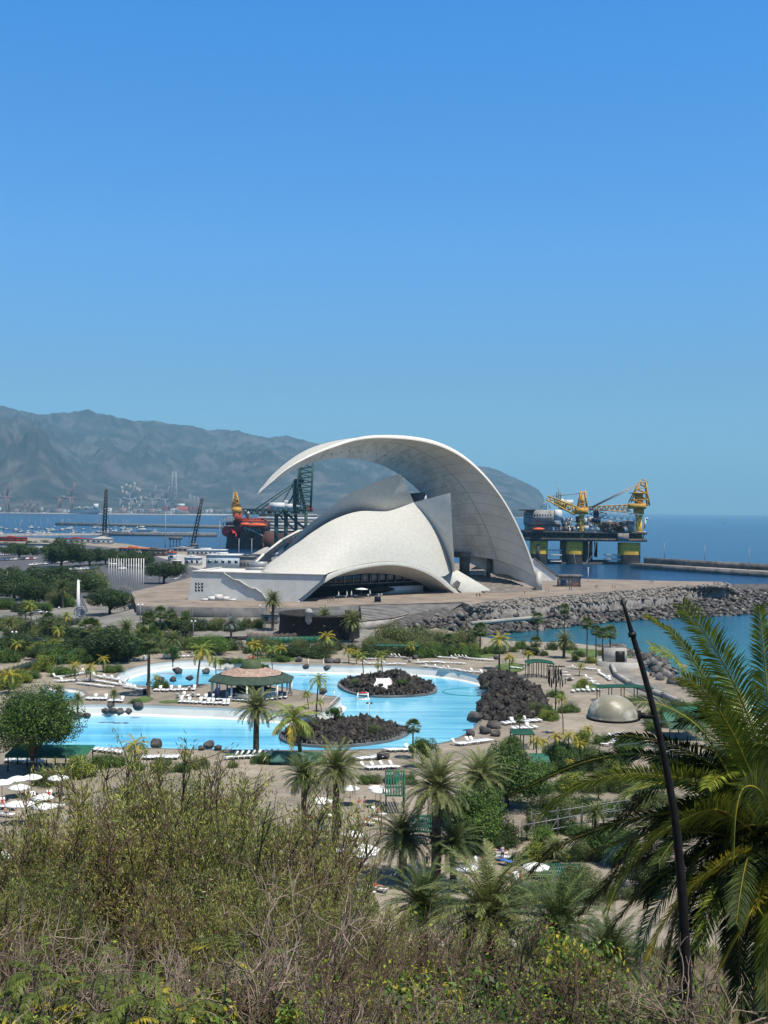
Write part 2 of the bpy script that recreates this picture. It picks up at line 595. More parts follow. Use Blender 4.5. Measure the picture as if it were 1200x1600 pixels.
# ---------------------------------------------------------------- ground at deck height with the pool basin cut out
g4 = lambda x, y: tuple(G(x, y, 4.0))[:2]
POOL_PX = [(183, 1056), (212, 1043), (250, 1036), (300, 1032), (355, 1034), (455, 1038), (520, 1040), (560, 1041), (615, 1041), (690, 1046),
           (735, 1053), (764, 1062), (768, 1078), (760, 1100), (750, 1124), (736, 1140), (712, 1154), (688, 1161), (640, 1167), (570, 1171), (440, 1172),
           (280, 1170), (212, 1168), (110, 1168), (62, 1162), (40, 1142), (62, 1117), (107, 1103), (175, 1101), (225, 1102),
           (300, 1105), (355, 1107), (430, 1112), (490, 1119), (532, 1092), (505, 1086), (455, 1076), (400, 1068), (330, 1068), (270, 1072), (215, 1071), (190, 1065)]
pool_rim = crom([g4(*p) for p in POOL_PX], 260, closed=True)
if area(pool_rim) < 0: pool_rim = pool_rim[::-1]


def inset(P, d):
    T = np.roll(P, -2, 0) - np.roll(P, 2, 0)
    T /= np.linalg.norm(T, axis=1)[:, None]
    return P + np.stack([-T[:, 1], T[:, 0]], -1) * d


SMALL_PX = [(52, 1083), (70, 1076), (100, 1075), (128, 1079), (132, 1086), (112, 1094), (72, 1096)]
small_rim = crom([g4(*p) for p in SMALL_PX], 60, closed=True)
if area(small_rim) < 0: small_rim = small_rim[::-1]
NEAR_PX = [(-40, 1428), (30, 1412), (120, 1404), (240, 1398), (262, 1410), (250, 1440), (150, 1460), (0, 1470), (-60, 1460)]
near_rim = crom([g4(*p) for p in NEAR_PX], 70, closed=True)
if area(near_rim) < 0: near_rim = near_rim[::-1]

COAST = [(860, 899), (800, 925), (690, 958), (640, 972), (700, 985), (780, 1000), (830, 1003), (880, 1003), (930, 1009), (965, 1018), (985, 1028), (1005, 1046), (1040, 1064), (1085, 1082), (1180, 1116), (1300, 1165)]
outl = [g4(*p) for p in [(-200, 838), (0, 838), (120, 843), (200, 850), (240, 857), (300, 863), (345, 869), (420, 876), (600, 885)] + COAST]
outl += [(150, 120), (170, -90), (-300, -90), (-420, 400)]
Vg, Tg = fill([outl, [tuple(p) for p in pool_rim], [tuple(p) for p in small_rim], [tuple(p) for p in near_rim]])
mb = MB()
mb.add(np.c_[Vg, np.full(len(Vg), 4.0)], np.array(Tg))
O = np.array(outl)
if area(O) < 0: O = O[::-1]
k = len(O); jj = np.arange(k)
mb.add(np.vstack([np.c_[O, np.full(k, -1.0)], np.c_[O, np.full(k, 4.0)]]), np.stack([jj, (jj + 1) % k, (jj + 1) % k + k, jj + k], -1))
tag(mb.build('ground', M['pave']), kind='structure')


def basin(rim, name, wz=2.3, shelf=0.8, wall=0.45):
    """pool walls, a pale ledge, then water"""
    r1 = inset(rim, wall); r2 = inset(rim, wall + shelf)
    ring = [np.c_[inset(rim, -0.5), np.full(len(rim), 4.03)], np.c_[rim, np.full(len(rim), 4.03)], np.c_[rim, np.full(len(rim), 3.6)], np.c_[r1, np.full(len(rim), wz + 0.25)], np.c_[r2, np.full(len(rim), wz - 0.04)]]
    n = len(rim); mb = MB()
    j = np.arange(n); j2 = (j + 1) % n
    for q in range(4):
        Vr = np.vstack([ring[q], ring[q + 1]])
        mb.add(Vr, np.stack([j, j2, j2 + n, j + n], -1), 1 if q == 0 else 0)
    tag(mb.build(name + '_walls', [M['wallw'], M['dconc']]), kind='structure')
    r3 = inset(rim, wall + shelf * 0.6)
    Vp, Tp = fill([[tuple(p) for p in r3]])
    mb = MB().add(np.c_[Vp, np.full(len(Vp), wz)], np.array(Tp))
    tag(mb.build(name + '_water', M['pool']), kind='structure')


basin(pool_rim, 'pool')
basin(small_rim, 'small_pool', 3.6, 1.2, 0.3)
basin(near_rim, 'near_pool', 3.3, 0.4, 0.2)


# ---------------------------------------------------------------- the hillside below the camera
def hill_z(x, y):
    ys = [-90, 0, 3, 8, 20, 40, 60, 78, 90, 97]
    zs = [37.3, 37.3, 36.6, 34.3, 28.6, 19.5, 11.0, 5.6, 4.2, 3.6]
    z = float(np.interp(y, ys, zs))
    if 3 < y < 90:
        z += 0.9 * mnoise.noise(Vector((x * 0.07, y * 0.07, 3))) * min(1, y / 20.0)
    z += 1.3 * math.exp(-((x - 6.0) ** 2 / 14.0 + (y - 16.0) ** 2 / 26.0))
    if 1 < y < 90:
        z += 0.18 * mnoise.noise(Vector((x * 0.6, y * 0.6, 1)))
    return z


xs = np.concatenate([np.linspace(-160, -40, 30), np.linspace(-39, 39, 150), np.linspace(40, 160, 30)])
ysg = np.concatenate([np.linspace(-88, -2, 16), np.linspace(-1, 97, 190)])
Vh = np.array([[(x, y, hill_z(x, y)) for x in xs] for y in ysg])
tag(MB().grid(Vh).build('hillside', M['soil'], smooth=True), kind='structure')

# ---------------------------------------------------------------- mountains
nx, ny = 640, 190
SKY = [(-300, 600), (-150, 615), (-60, 628), (0, 634), (30, 641), (60, 648), (90, 645), (120, 643), (135, 639), (150, 645), (180, 651), (210, 658), (240, 657), (270, 663), (300, 665), (322, 672),
       (345, 671), (370, 673), (392, 679), (420, 684), (445, 680), (470, 687), (520, 700), (580, 708), (640, 716), (700, 722), (742, 727), (772, 732), (800, 745), (825, 756), (842, 766), (849, 776), (853, 792), (856, 803)]
MIDR = [(-300, 660), (0, 672), (60, 676), (110, 700), (180, 690), (250, 712), (330, 728), (420, 722), (520, 745), (640, 752), (720, 760), (800, 775), (856, 803)]
NEARR = [(-300, 700), (0, 700), (60, 690), (100, 735), (140, 760), (200, 768), (300, 775), (450, 790), (600, 795), (856, 803)]
pxs = np.concatenate([np.linspace(-300, 856, nx)])
rr = np.linspace(0, 1, ny)
Vm = np.zeros((ny, nx, 3))
for a in range(nx):
    px = pxs[a]
    hy = 797 + 0.01 * (px - 600)
    sky_y = np.interp(px, [p[0] for p in SKY], [p[1] for p in SKY]) + 2.2 * mnoise.noise(Vector((px * 0.09, 0, 7))) + 1.0 * mnoise.noise(Vector((px * 0.31, 0, 2)))
    mid_y = np.interp(px, [p[0] for p in MIDR], [p[1] for p in MIDR])
    near_y = np.interp(px, [p[0] for p in NEARR], [p[1] for p in NEARR])
    for b_ in range(ny):
        Y = 7400 + 6400 * rr[b_]
        t_ = rr[b_]
        # height the skyline asks for at this distance, in three receding ranges with valleys between
        el = np.interp(t_, [0, 0.04, 0.22, 0.30, 0.55, 0.66, 1.0], [-8, 2, hy - near_y, (hy - near_y) * 0.8, hy - mid_y, (hy - mid_y) * 0.9, hy - sky_y])
        X = (px - 600) / FPX * Y
        wx = 300 * mnoise.noise(Vector((X * .0012, Y * .0012, 9)))
        rd = mnoise.ridged_multi_fractal(Vector(((X + wx) * 0.0017, Y * 0.0008, 0.3)), 0.75, 2.15, 8, 1.0, 2.0)
        amp = min(1.0, t_ * 8) * (1 - t_) ** 0.4 * max(0.0, el) * 0.50
        el2 = el + (rd - 1.0) * amp
        if b_ == ny - 1: el2 = el
        el2 = min(el2, (hy - sky_y) * (.93 + .07 * t_))
        Vm[b_, a] = (X, Y, CZ + el2 / FPX * Y if el2 > -7 else -2)
tag(MB().grid(Vm).build('mountains', M['mountain'], smooth=False), kind='structure')

# far shore flat under the mountains: the port's quay
mb = MB(); mb.bx(-2900, -900, 6300, 7600, -2, 4.0); mb.bx(-900, 900, 7300, 7700, -2, 3)
tag(mb.build('far_quay', M['conc']), kind='structure')

# ---------------------------------------------------------------- plaza slab (height 9)
g9 = lambda x, y: tuple(G(x, y, 9.0))[:2]
PLAZA = [(205, 925), (213, 947), (300, 949), (430, 950), (500, 949), (560, 945), (722, 941), (735, 945), (760, 940), (800, 936), (830, 934), (900, 929), (1000, 920), (1060, 916), (1134, 914),
         (1128, 909), (1060, 908), (900, 904), (860, 901), (740, 880), (500, 880), (330, 890), (290, 905)]
mb = MB().prism([g9(*p) for p in PLAZA], -1.0, 9.0, 0, 1)
tag(mb.build('plaza', [M['plaza'], M['dconc']]), kind='structure')

# stepped terrace of pale treads below the plaza edge
mb = MB()
A0, B0 = Vector(G(563, 947, 8.6)), Vector(G(722, 943, 8.6))
A1, B1 = Vector(G(566, 975, 5.2)), Vector(G(700, 957, 6.8))
ns = 11
for q in range(ns):
    u0, u1, um = q / ns, (q + 1) / ns, (q + 0.5) / ns
    a = A0.lerp(A1, u0); b = B0.lerp(B1, u0); c = B0.lerp(B1, u1); d = A0.lerp(A1, u1)
    am, bm_ = A0.lerp(A1, um), B0.lerp(B1, um)
    z = a.z; z2 = b.z
    mb.add([(a.x, a.y, z), (b.x, b.y, z2), (bm_.x, bm_.y, z2), (am.x, am.y, z)], [(3, 2, 1, 0)], 0)
    mb.add([(am.x, am.y, z - .01), (bm_.x, bm_.y, z2 - .01), (c.x, c.y, z2 - .02), (d.x, d.y, z - .02)], [(3, 2, 1, 0)], 1)
    mb.add([(d.x, d.y, z - .02), (c.x, c.y, z2 - .02), (c.x, c.y, c.z), (d.x, d.y, d.z)], [(3, 2, 1, 0)], 1)
tag(mb.build('stepped_terrace', [M['conc'], M['dconc']]), kind='structure')
# fill under and beside it
mb = MB().prism([g4(545, 960), g4(560, 985), g4(640, 972), g4(712, 956), g4(760, 945), g4(722, 944), g4(560, 948)], 1.0, 5.1, 0)
tag(mb.build('terrace_base', M['dconc']), kind='structure')


def wall_line(pts, z0, z1, th, m, name, label, cat='wall', cap=None):
    mb = MB()
    for a, b in zip(pts[:-1], pts[1:]):
        a = Vector(a); b = Vector(b)
        c = (a + b) / 2; L = (b - a).length
        mb.box((c.x, c.y, (z0 + z1) / 2), (L + th * 0.9, th, z1 - z0), math.atan2(b.y - a.y, b.x - a.x), 0)
        if cap:
            mb.box((c.x, c.y, z1 + 0.08), (L + th, th + 0.25, 0.16), math.atan2(b.y - a.y, b.x - a.x), 1)
    o = mb.build(name, [m, cap or m])
    return tag(o, label, cat)


wall_line([g4(560, 986), g4(612, 980), g4(650, 970), g4(700, 958)], 3.5, 6.8, 0.8, M['conc'], 'retaining_wall', 'stained grey retaining wall below the striped steps beside the rock slope', cap=M['plaza'])
wall_line([g9(215, 949), g9(300, 951), g9(430, 952), g9(500, 951), g9(558, 947)], 4.0, 9.3, 0.6, M['dconc'], 'retaining_wall', 'long dark retaining wall along the front edge of the white hall plaza')

# roads and parks on the left
def sheet(name, px, z, m, n=None):
    P = [g4(*p) for p in px]
    if n: P = [tuple(q) for q in crom(P, n, closed=True)]
    Vv, T = fill([P])
    return tag(MB().add(np.c_[Vv, np.full(len(Vv), z)], np.array(T)).build(name, m), kind='structure')


sheet('parking_asphalt', [(-120, 845), (120, 850), (230, 862), (300, 880), (330, 893), (300, 918), (205, 930), (-200, 965)], 4.02, M['asphalt'])
sheet('park_paving', [(-200, 962), (60, 952), (210, 944), (560, 948), (575, 1000), (420, 992), (200, 1000), (120, 1015), (-200, 1080)], 4.04, M['park'])
sheet('port_road', [(180, 856), (345, 872), (420, 880), (420, 900), (330, 895), (240, 868)], 4.05, M['conc'])
sheet('coast_path', [(930, 1020), (960, 1025), (985, 1050), (1040, 1080), (1120, 1120), (1110, 1130), (1000, 1092), (950, 1060)], 4.06, M['park'])
for q, px in enumerate([[(775, 1040), (800, 1036), (822, 1040), (812, 1050), (785, 1050)], [(895, 1070), (925, 1068), (935, 1076), (905, 1080)],
                        [(400, 1028), (455, 1027), (460, 1033), (405, 1034)], [(205, 1095), (225, 1088), (240, 1092), (225, 1098)], [(250, 1096), (285, 1093), (283, 1098), (255, 1099)],
                        [(355, 1178), (430, 1174), (435, 1182), (370, 1186)], [(890, 1012), (985, 1022), (960, 1030), (885, 1020)], [(820, 1200), (870, 1192), (880, 1200), (830, 1210)], [(660, 1018), (740, 1014), (770, 1020), (760, 1028), (680, 1026)]]):
    sheet('lawn', px, 4.05, M['grassy'], 40)

# painted road markings
mb = MB()
for q in range(9):
    p = G(232 + q * 9, 902 - q * 2.2, 4.0); mb.box((p.x, p.y, 4.035), (0.35, 5.0, 0.01), 0.9)
for q in range(16):
    p = G(10 + q * 16, 884 + (q % 3) * 9, 4.0); mb.box((p.x, p.y, 4.035), (0.25, 4.5, 0.01), 0.4)
tag(mb.build('road_markings', M['white']), kind='structure')

# ---------------------------------------------------------------- breakwater with its parapet
a, b = G(985, 888, 0), G(1260, 906, 0)
d = (b - a).normalized(); nrm = Vector((-d.y, d.x, 0))
mb = MB()
ang = math.atan2(d.y, d.x); L = (b - a).length
c = (a + b) / 2
mb.box((c.x + nrm.x * 9, c.y + nrm.y * 9, 1.2), (L, 18, 4.4), ang, 0)
mb.box((c.x + nrm.x * 14, c.y + nrm.y * 14, 5.2), (L, 2.0, 4.4), ang, 0)
mb.box((c.x + nrm.x * 4, c.y + nrm.y * 4, 3.43), (L, 5, 0.06), ang, 1)
o = mb.build('breakwater', [mat('breakwater_concrete', (0.22, 0.20, 0.18), (0.11, 0.10, 0.095), 0.25, 0.95, detail=9, c3=(0.09, 0.085, 0.08), s3=0.08), M['conc']])
tag(o, 'long grey breakwater with raised parapet running right from the yellow rig', 'breakwater')

# ---------------------------------------------------------------- rocks
ICO = {}


def ico(sub):
    if sub in ICO: return ICO[sub]
    import bmesh
    bm = bmesh.new(); bmesh.ops.create_icosphere(bm, subdivisions=sub, radius=1.0)
    V = np.array([v.co[:] for v in bm.verts]); Fc = np.array([[v.index for v in f.verts] for f in bm.faces]); bm.free()
    ICO[sub] = (V, Fc); return ICO[sub]


def rock_shape(seed, sub=2, rough=0.35, boxy=0.0):
    V, Fc = ico(sub)
    r = np.array([1 + rough * mnoise.noise(Vector(v) * 1.3 + Vector((seed * 3.1, 0, 0))) * 2 + rough * 0.5 * mnoise.noise(Vector(v) * 3.5 + Vector((seed, 5, 0))) for v in V])
    W = V * r[:, None]
    if boxy:
        W = np.sign(W) * np.abs(W) ** (1 - boxy) * 0.75
    # a few flat cuts
    rg = np.random.default_rng(seed)
    for _ in range(5):
        n = rg.normal(size=3); n /= np.linalg.norm(n); dd = rg.uniform(0.62, 0.9)
        ex = np.maximum(W @ n - dd, 0); W = W - ex[:, None] * n
    return W, Fc


ROCKS1 = [rock_shape(s_, 1, 0.45) for s_ in range(8)]
ROCKS2 = [rock_shape(s_ + 20, 2, 0.35) for s_ in range(6)]
SPIKY = [rock_shape(s_ + 80, 2, 0.85) for s_ in range(7)]
BLOCKS = [rock_shape(s_ + 50, 1, 0.2, 0.45) for s_ in range(6)]


def rotm(rg):
    q = rg.normal(size=4); q /= np.linalg.norm(q)
    w_, x, y, z = q
    return np.array([[1 - 2 * (y * y + z * z), 2 * (x * y - z * w_), 2 * (x * z + y * w_)], [2 * (x * y + z * w_), 1 - 2 * (x * x + z * z), 2 * (y * z - x * w_)], [2 * (x * z - y * w_), 2 * (y * z + x * w_), 1 - 2 * (x * x + y * y)]])


def heap(mb, pts, sizes, shapes, rg, m=0, flat=0.8, mchoice=None):
    for p, s_ in zip(pts, sizes):
        W, Fc = shapes[rg.integers(len(shapes))]
        V = (W * rg.uniform(0.7, 1.3, 3)) @ rotm(rg) * s_
        V[:, 2] *= flat
        mb.add(V + np.array(p), Fc, m if mchoice is None else int(rg.choice(mchoice)))


def between(top, bot, n, rg, jit=0.5):
    """random points on the slope between two 3-D lines"""
    Tt = crom(top, 200); Bb = crom(bot, 200)
    u = rg.random(n); v = rg.random(n)
    k_ = (u * 199).astype(int)
    P = Tt[k_] * (1 - v[:, None]) + Bb[k_] * v[:, None]
    P += rg.normal(size=P.shape) * jit * np.array([1, 1, 0.35])
    return P, v


rg = np.random.default_rng(5)
top = [G(615, 985, 6.0), G(650, 974, 6.2), G(700, 962, 6.5), (G(760, 954, 6.5)), G(830, 949, 6.5), G(900, 944, 6.0), G(980, 937, 5.5), G(1050, 930, 5.5), G(1140, 922, 5.0), G(1215, 920, 4.0)]
bot = [G(640, 1000, 0), G(700, 996, 0), G(760, 993, 0), G(800, 989, 0), G(860, 983, 0), G(920, 976, 0), G(980, 971, 0), G(1060, 967, 0), G(1140, 963, 0), G(1215, 958, 0)]
# the solid slope under the stones
Tt, Bb = crom(top, 60), crom(bot, 60)
Vs = np.stack([Tt + np.array([0, 14, 1.5]), Tt - np.array([0, 0, 0.7]), Bb - np.array([0, 0, 0.7]), Bb + np.array([0, -3, -3])])
tag(MB().grid(Vs).build('rock_slope', M['boulder']), kind='structure')
P, v = between(top, bot, 2300, rg, 0.7)
P2, _ = between([G(930, 1012, 3), G(965, 1020, 4.2), G(990, 1032, 4.2), G(1008, 1046, 4.2), G(1040, 1064, 4.2), G(1085, 1084, 4.2), G(1140, 1104, 4)],
                [G(955, 1008, 0), G(985, 1016, 0), G(1035, 1030, 0), G(1062, 1044, 0), G(1062, 1062, 0), G(1100, 1080, 0), G(1160, 1100, 0)], 330, rg, 0.7)
allP = np.vstack([P2, P])
sz = rg.uniform(0.55, 1.25, len(allP)) ** 1.2
show = sz / np.linalg.norm(allP - np.array([0, 0, 39]), axis=1)
order = np.argsort(-show)
first = order[:300]; rest = order[300:]
BO = []
for s_, m_ in zip(ROCKS2[:4] + ROCKS1[:4], [M['boulder'], M['boulder'], M['boulder2'], M['boulder'], M['boulder'], M['boulder2'], M['boulder'], M['boulder']]):
    me = MB().add(s_[0], s_[1]).build('boulder', m_)
    BO.append(Proto(me))
for q in first:
    cove = q < len(P2)
    vx = 600 + FPX * allP[q][0] / allP[q][1]
    seg = ('near its left end beside the striped steps' if vx < 720 else 'left of the wing foot' if vx < 840 else 'straight below the wing foot' if vx < 960 else 'below the middle of the plaza tip' if vx < 1080 else 'at its far right tip')
    cs = ('at the top near the lookout' if allP[q][1] > 268 else 'in the middle stretch' if allP[q][1] > 240 else 'at the near end by the palm fronds')
    o = BO[rg.integers(8)].put(tuple(allP[q]), rg.uniform(0, 6.28), tuple(sz[q] * rg.uniform(0.8, 1.25, 3)),
                               *(('angular dark boulder on the cove shore ' + cs, 'boulder', 'boulders on the cove shore ' + cs) if cove else
                                 ('angular grey boulder of the sea defence slope ' + seg, 'boulder', 'sea defence boulders ' + seg)))
    o.rotation_euler = tuple(rg.uniform(0, 6.28, 3))
for p_ in BO:
    if not p_.used: bpy.data.objects.remove(p_.o)
mb = MB(); heap(mb, allP[rest], sz[rest], ROCKS1, rg, mchoice=[0, 0, 0, 1])
tag(mb.build('loose_boulders', [M['boulder'], M['boulder2']]), 'remaining small dark boulders filling the sea defence slope', 'boulders', kind='stuff')

# pale broken concrete blocks above the boulders
topc = [G(735, 947, 8.9), G(800, 938, 8.9), G(830, 936, 8.9), G(900, 931, 8.9), G(1000, 922, 8.9), G(1060, 918, 8.9), G(1134, 916, 8.9)]
botc = [G(735, 957, 6.6), G(800, 953, 6.6), G(850, 949, 6.6), G(900, 945, 6.2), G(1000, 938, 6), G(1060, 931, 6), G(1150, 923, 5.6)]
Tt, Bb = crom(topc, 60), crom(botc, 60)
tag(MB().grid(np.stack([Tt + np.array([0, 1, 0]), Bb, Bb + np.array([0, -1, -3])])).build('rubble_slope', M['boulder2']), kind='structure')
P, v = between(topc, botc, 1000, rg, 0.5)
mb = MB(); heap(mb, P, rg.uniform(0.45, 1.15, len(P)), BLOCKS, rg, mchoice=[0, 0, 1])
P_t, _ = between([G(1040, 919, 8.8), G(1100, 916, 8.8), G(1140, 914, 8.6)], [G(1040, 933, 4.5), G(1100, 931, 4.0), G(1160, 930, 3.5)], 330, rg, .6); heap(mb, P_t, rg.uniform(.6, 1.5, len(P_t)), BLOCKS, rg, mchoice=[0, 1, 1])
RUB = [mat('weathered_block', (0.26, 0.235, 0.20), (0.14, 0.125, 0.11), 0.8, 0.95, 0.2, 5), M['boulder2']]
tag(mb.build('broken_concrete_blocks', RUB), 'pale broken concrete blocks tumbled along the seaward plaza edge', 'rubble', kind='stuff')
wall_line([g9(738, 958), g9(800, 953), g9(850, 949)], 5.4, 6.6, 0.5, M['conc'], 'low_wall', 'low pale concrete ledge between the rubble band and the dark boulders')


# lava islands and outcrops: each one formation of cemented lava
def lava(name, label, outline_px, z0, hmax, n, seed, size=0.8, ridge=1.0, ring=True, cat='lava island', spikes=0):
    rg_ = np.random.default_rng(seed)
    P_ = crom([tuple(G(x, y, z0))[:2] for x, y in outline_px], 80, closed=True)
    if area(P_) < 0: P_ = P_[::-1]
    c_ = P_.mean(0)
    root = empty(name, (c_[0], c_[1], z0), label, cat)
    mb = MB()
    pts = []; ss = []
    while len(pts) < n:
        k_ = rg_.integers(80); r_ = rg_.random() ** 0.55
        xy = c_ + (P_[k_] - c_) * r_ * 0.97
        h = hmax * (1 - r_ ** 1.6) * (0.55 + 0.9 * abs(mnoise.noise(Vector((xy[0] * 0.16, xy[1] * 0.16, seed)))) * ridge)
        h += 0.5 * rg_.random()
        pts.append((xy[0] - c_[0], xy[1] - c_[1], h)); ss.append(size * rg_.uniform(0.5, 1.35))
    # solid core
    rings = []
    for r_ in (1.0, 0.85, 0.6, 0.3, 0.02):
        zz = np.array([hmax * (1 - r_ ** 1.6) * (0.55 + 0.9 * abs(mnoise.noise(Vector((*(c_ + (p - c_) * r_) * 0.16, seed)))) * ridge) for p in P_]) - 0.1
        rings.append(np.c_[(P_ - c_) * r_, zz if r_ < 1 else np.full(80, -0.3)])
    Vr = np.stack(rings); Vr = np.concatenate([Vr, Vr[:, :1]], 1)
    mb.grid(Vr)
    heap(mb, pts, ss, SPIKY, rg_, flat=1.0)
    mb.build('lava_rocks', M['lava'], root)
    if ring:
        n_ = 80; o1 = inset(P_, -0.5) - c_; o2 = inset(P_, 0.3) - c_
        j = np.arange(n_); j2 = (j + 1) % n_
        mbr = MB()
        for (a_, za), (b2, zb) in (((o1, 0.42), (o2, 0.42)), ((o1, -0.4), (o1, 0.42))):
            mbr.add(np.vstack([np.c_[a_, np.full(n_, za)], np.c_[b2, np.full(n_, zb)]]), np.stack([j, j2, j2 + n_, j + n_], -1))
        mbr.build('kerb', M['dconc'], root)
        mbp = MB()
        for q in range(0, 80, 1):
            x, y = (inset(P_, -0.35) - c_)[q]
            mbp.bx(x - .035, x + .035, y - .035, y + .035, 0.4, .95)
        mbp.build('railing', M['steel'], root)
    return root


lava('lava_island', 'black lava island with white waterslide in the far half of the pool',
     [(531, 1072), (545, 1064), (575, 1060), (610, 1059), (650, 1063), (675, 1074), (676, 1084), (640, 1089), (590, 1090), (550, 1084)], 2.3, 2.1, 1100, 1, 0.5, 1.6)
lava('lava_island', 'larger black lava island near the front edge of the pool',
     [(442, 1150), (460, 1140), (500, 1137), (560, 1132), (610, 1136), (634, 1144), (626, 1153), (590, 1162), (530, 1168), (475, 1166), (448, 1160)], 2.3, 2.3, 1500, 2, 0.5, 1.8)
lava('lava_outcrop', 'jagged black lava outcrop rising at the right end of the pool',
     [(748, 1118), (757, 1095), (775, 1078), (800, 1072), (830, 1076), (850, 1090), (852, 1110), (830, 1124), (790, 1130), (758, 1128)], 3.9, 2.9, 1300, 3, 0.6, 1.6, ring=False, cat='lava outcrop')
lava('lava_outcrop', 'grey rock pile between the far pool wall and the lava outcrop',
     [(752, 1066), (765, 1058), (790, 1058), (810, 1066), (800, 1076), (770, 1078)], 3.9, 1.6, 90, 4, 0.8, ring=False, cat='rock pile')

# round smooth boulders around the pool: (px, py, metres, squash, label)
BIG = [
    (742, 1126, 2.6, 'roundest dark boulder at the foot of the lava outcrop by the pool'),
    (757, 1146, 2.3, 'big smooth boulder second from the pool lip at the right corner'),
    (772, 1138, 2.4, 'flat dark boulder resting behind the right corner pool boulders'),
    (734, 1150, 1.8, 'small boulder nearest the white pool lip at the right corner'),
    (775, 1150, 1.9, 'rightmost boulder of the pile at the right corner of the pool'),
    (327, 1168, 1.9, 'tallest rounded boulder on the near pool edge left of the date palm'),
    (341, 1172, 1.3, 'low flat boulder right of the tallest one on the near pool edge'),
    (314, 1172, 1.1, 'small boulder left of the tallest one on the near pool edge'),
    (222, 1170, 1.2, 'small dark boulder left of the long boulder on the near pool edge'),
    (245, 1167, 2.3, 'long dark boulder with a fin on the near pool edge at left'),
    (165, 1114, 1.5, 'leftmost boulder of the cluster under the small palm in the near pool lobe'),
    (177, 1114, 1.5, 'second boulder of the cluster under the small palm in the pool lobe'),
    (188, 1115, 1.7, 'third boulder of the cluster under the small palm in the pool lobe'),
    (201, 1115, 1.6, 'rightmost boulder of the cluster under the small palm in the pool lobe'),
    (172, 1105, 1.5, 'boulder at the back of the cluster under the small palm in the pool lobe'),
    (215, 1107, 2.1, 'square boulder sitting alone on the pool rim beside the long white wall'),
    (113, 1119, 1.4, 'left boulder under the feathery palm at the left end of the pool'),
    (123, 1122, 1.9, 'middle boulder under the feathery palm at the left end of the pool'),
    (135, 1121, 1.6, 'right boulder under the feathery palm at the left end of the pool'),
    (268, 1043, 2.4, 'boulder nearest the far wall in the small upper channel'),
    (278, 1052, 2.2, 'rounded boulder rising from the upper channel water'),
    (300, 1042, 2.4, 'dark boulder with pale rim in the upper channel'),
    (322, 1052, 2.1, 'white rimmed boulder beside the leaning coconut palm in the channel'),
    (296, 1062, 1.8, 'low boulder at the near edge of the upper channel'),
    (250, 1066, 2.1, 'mossy boulder at the foot of the tall fan palm'),
    (232, 1070, 1.5, 'small boulder left of the mossy one near the tall fan palm'),
    (270, 1064, 1.7, 'boulder in the row between the mossy one and the channel'),
    (360, 1036, 1.8, 'boulder on the far pool rim behind the pavilion'),
    (467, 1034, 2.3, 'larger boulder left of the stairs on the far pool rim'),
    (478, 1044, 1.9, 'lower boulder left of the stairs at the far pool wall'),
    (515, 1036, 2.2, 'upper boulder right of the stairs on the far pool rim'),
    (527, 1036, 2.0, 'rightmost boulder beside the stairs on the far pool rim'),
    (511, 1046, 1.7, 'lower boulder right of the stairs at the far pool wall'),
    (648, 1030, 2.0, 'lone round boulder standing beside a bin on the far deck'),
    (776, 1030, 1.8, 'boulder under the yellow coconut palm on the far lawn'),
    (505, 1084, 1.9, 'dark boulder at the tip of the pavilion peninsula'),
    (598, 1185, 1.8, 'dark oval boulder on the near terrace beside a bin'),
    (606, 1222, 1.6, 'boulder on the bank behind the slatted green sunshade'),
    (620, 1217, 1.5, 'brown boulder at the right of the bank behind the green sunshade'),
    (890, 1064, 1.4, 'small boulder by the lawn near the coast path'),
]
for px, py, d_, lab in BIG:
    p = G(px, py, 2.4 if 1036 < py < 1060 and px < 330 else 4.0)
    W, Fc = ROCKS2[rg.integers(6)]
    W = W * np.array([1.0, 0.8, 0.72]) * (d_ * 0.52)
    o = MB().add(W, Fc).build('boulder', M['boulder'], smooth=True)
    o.location = (p.x, p.y, p.z + d_ * 0.2); o.rotation_euler = (0, 0, rg.uniform(0, 6.28))
    tag(o, lab, 'boulder', 'round boulders around the pool')
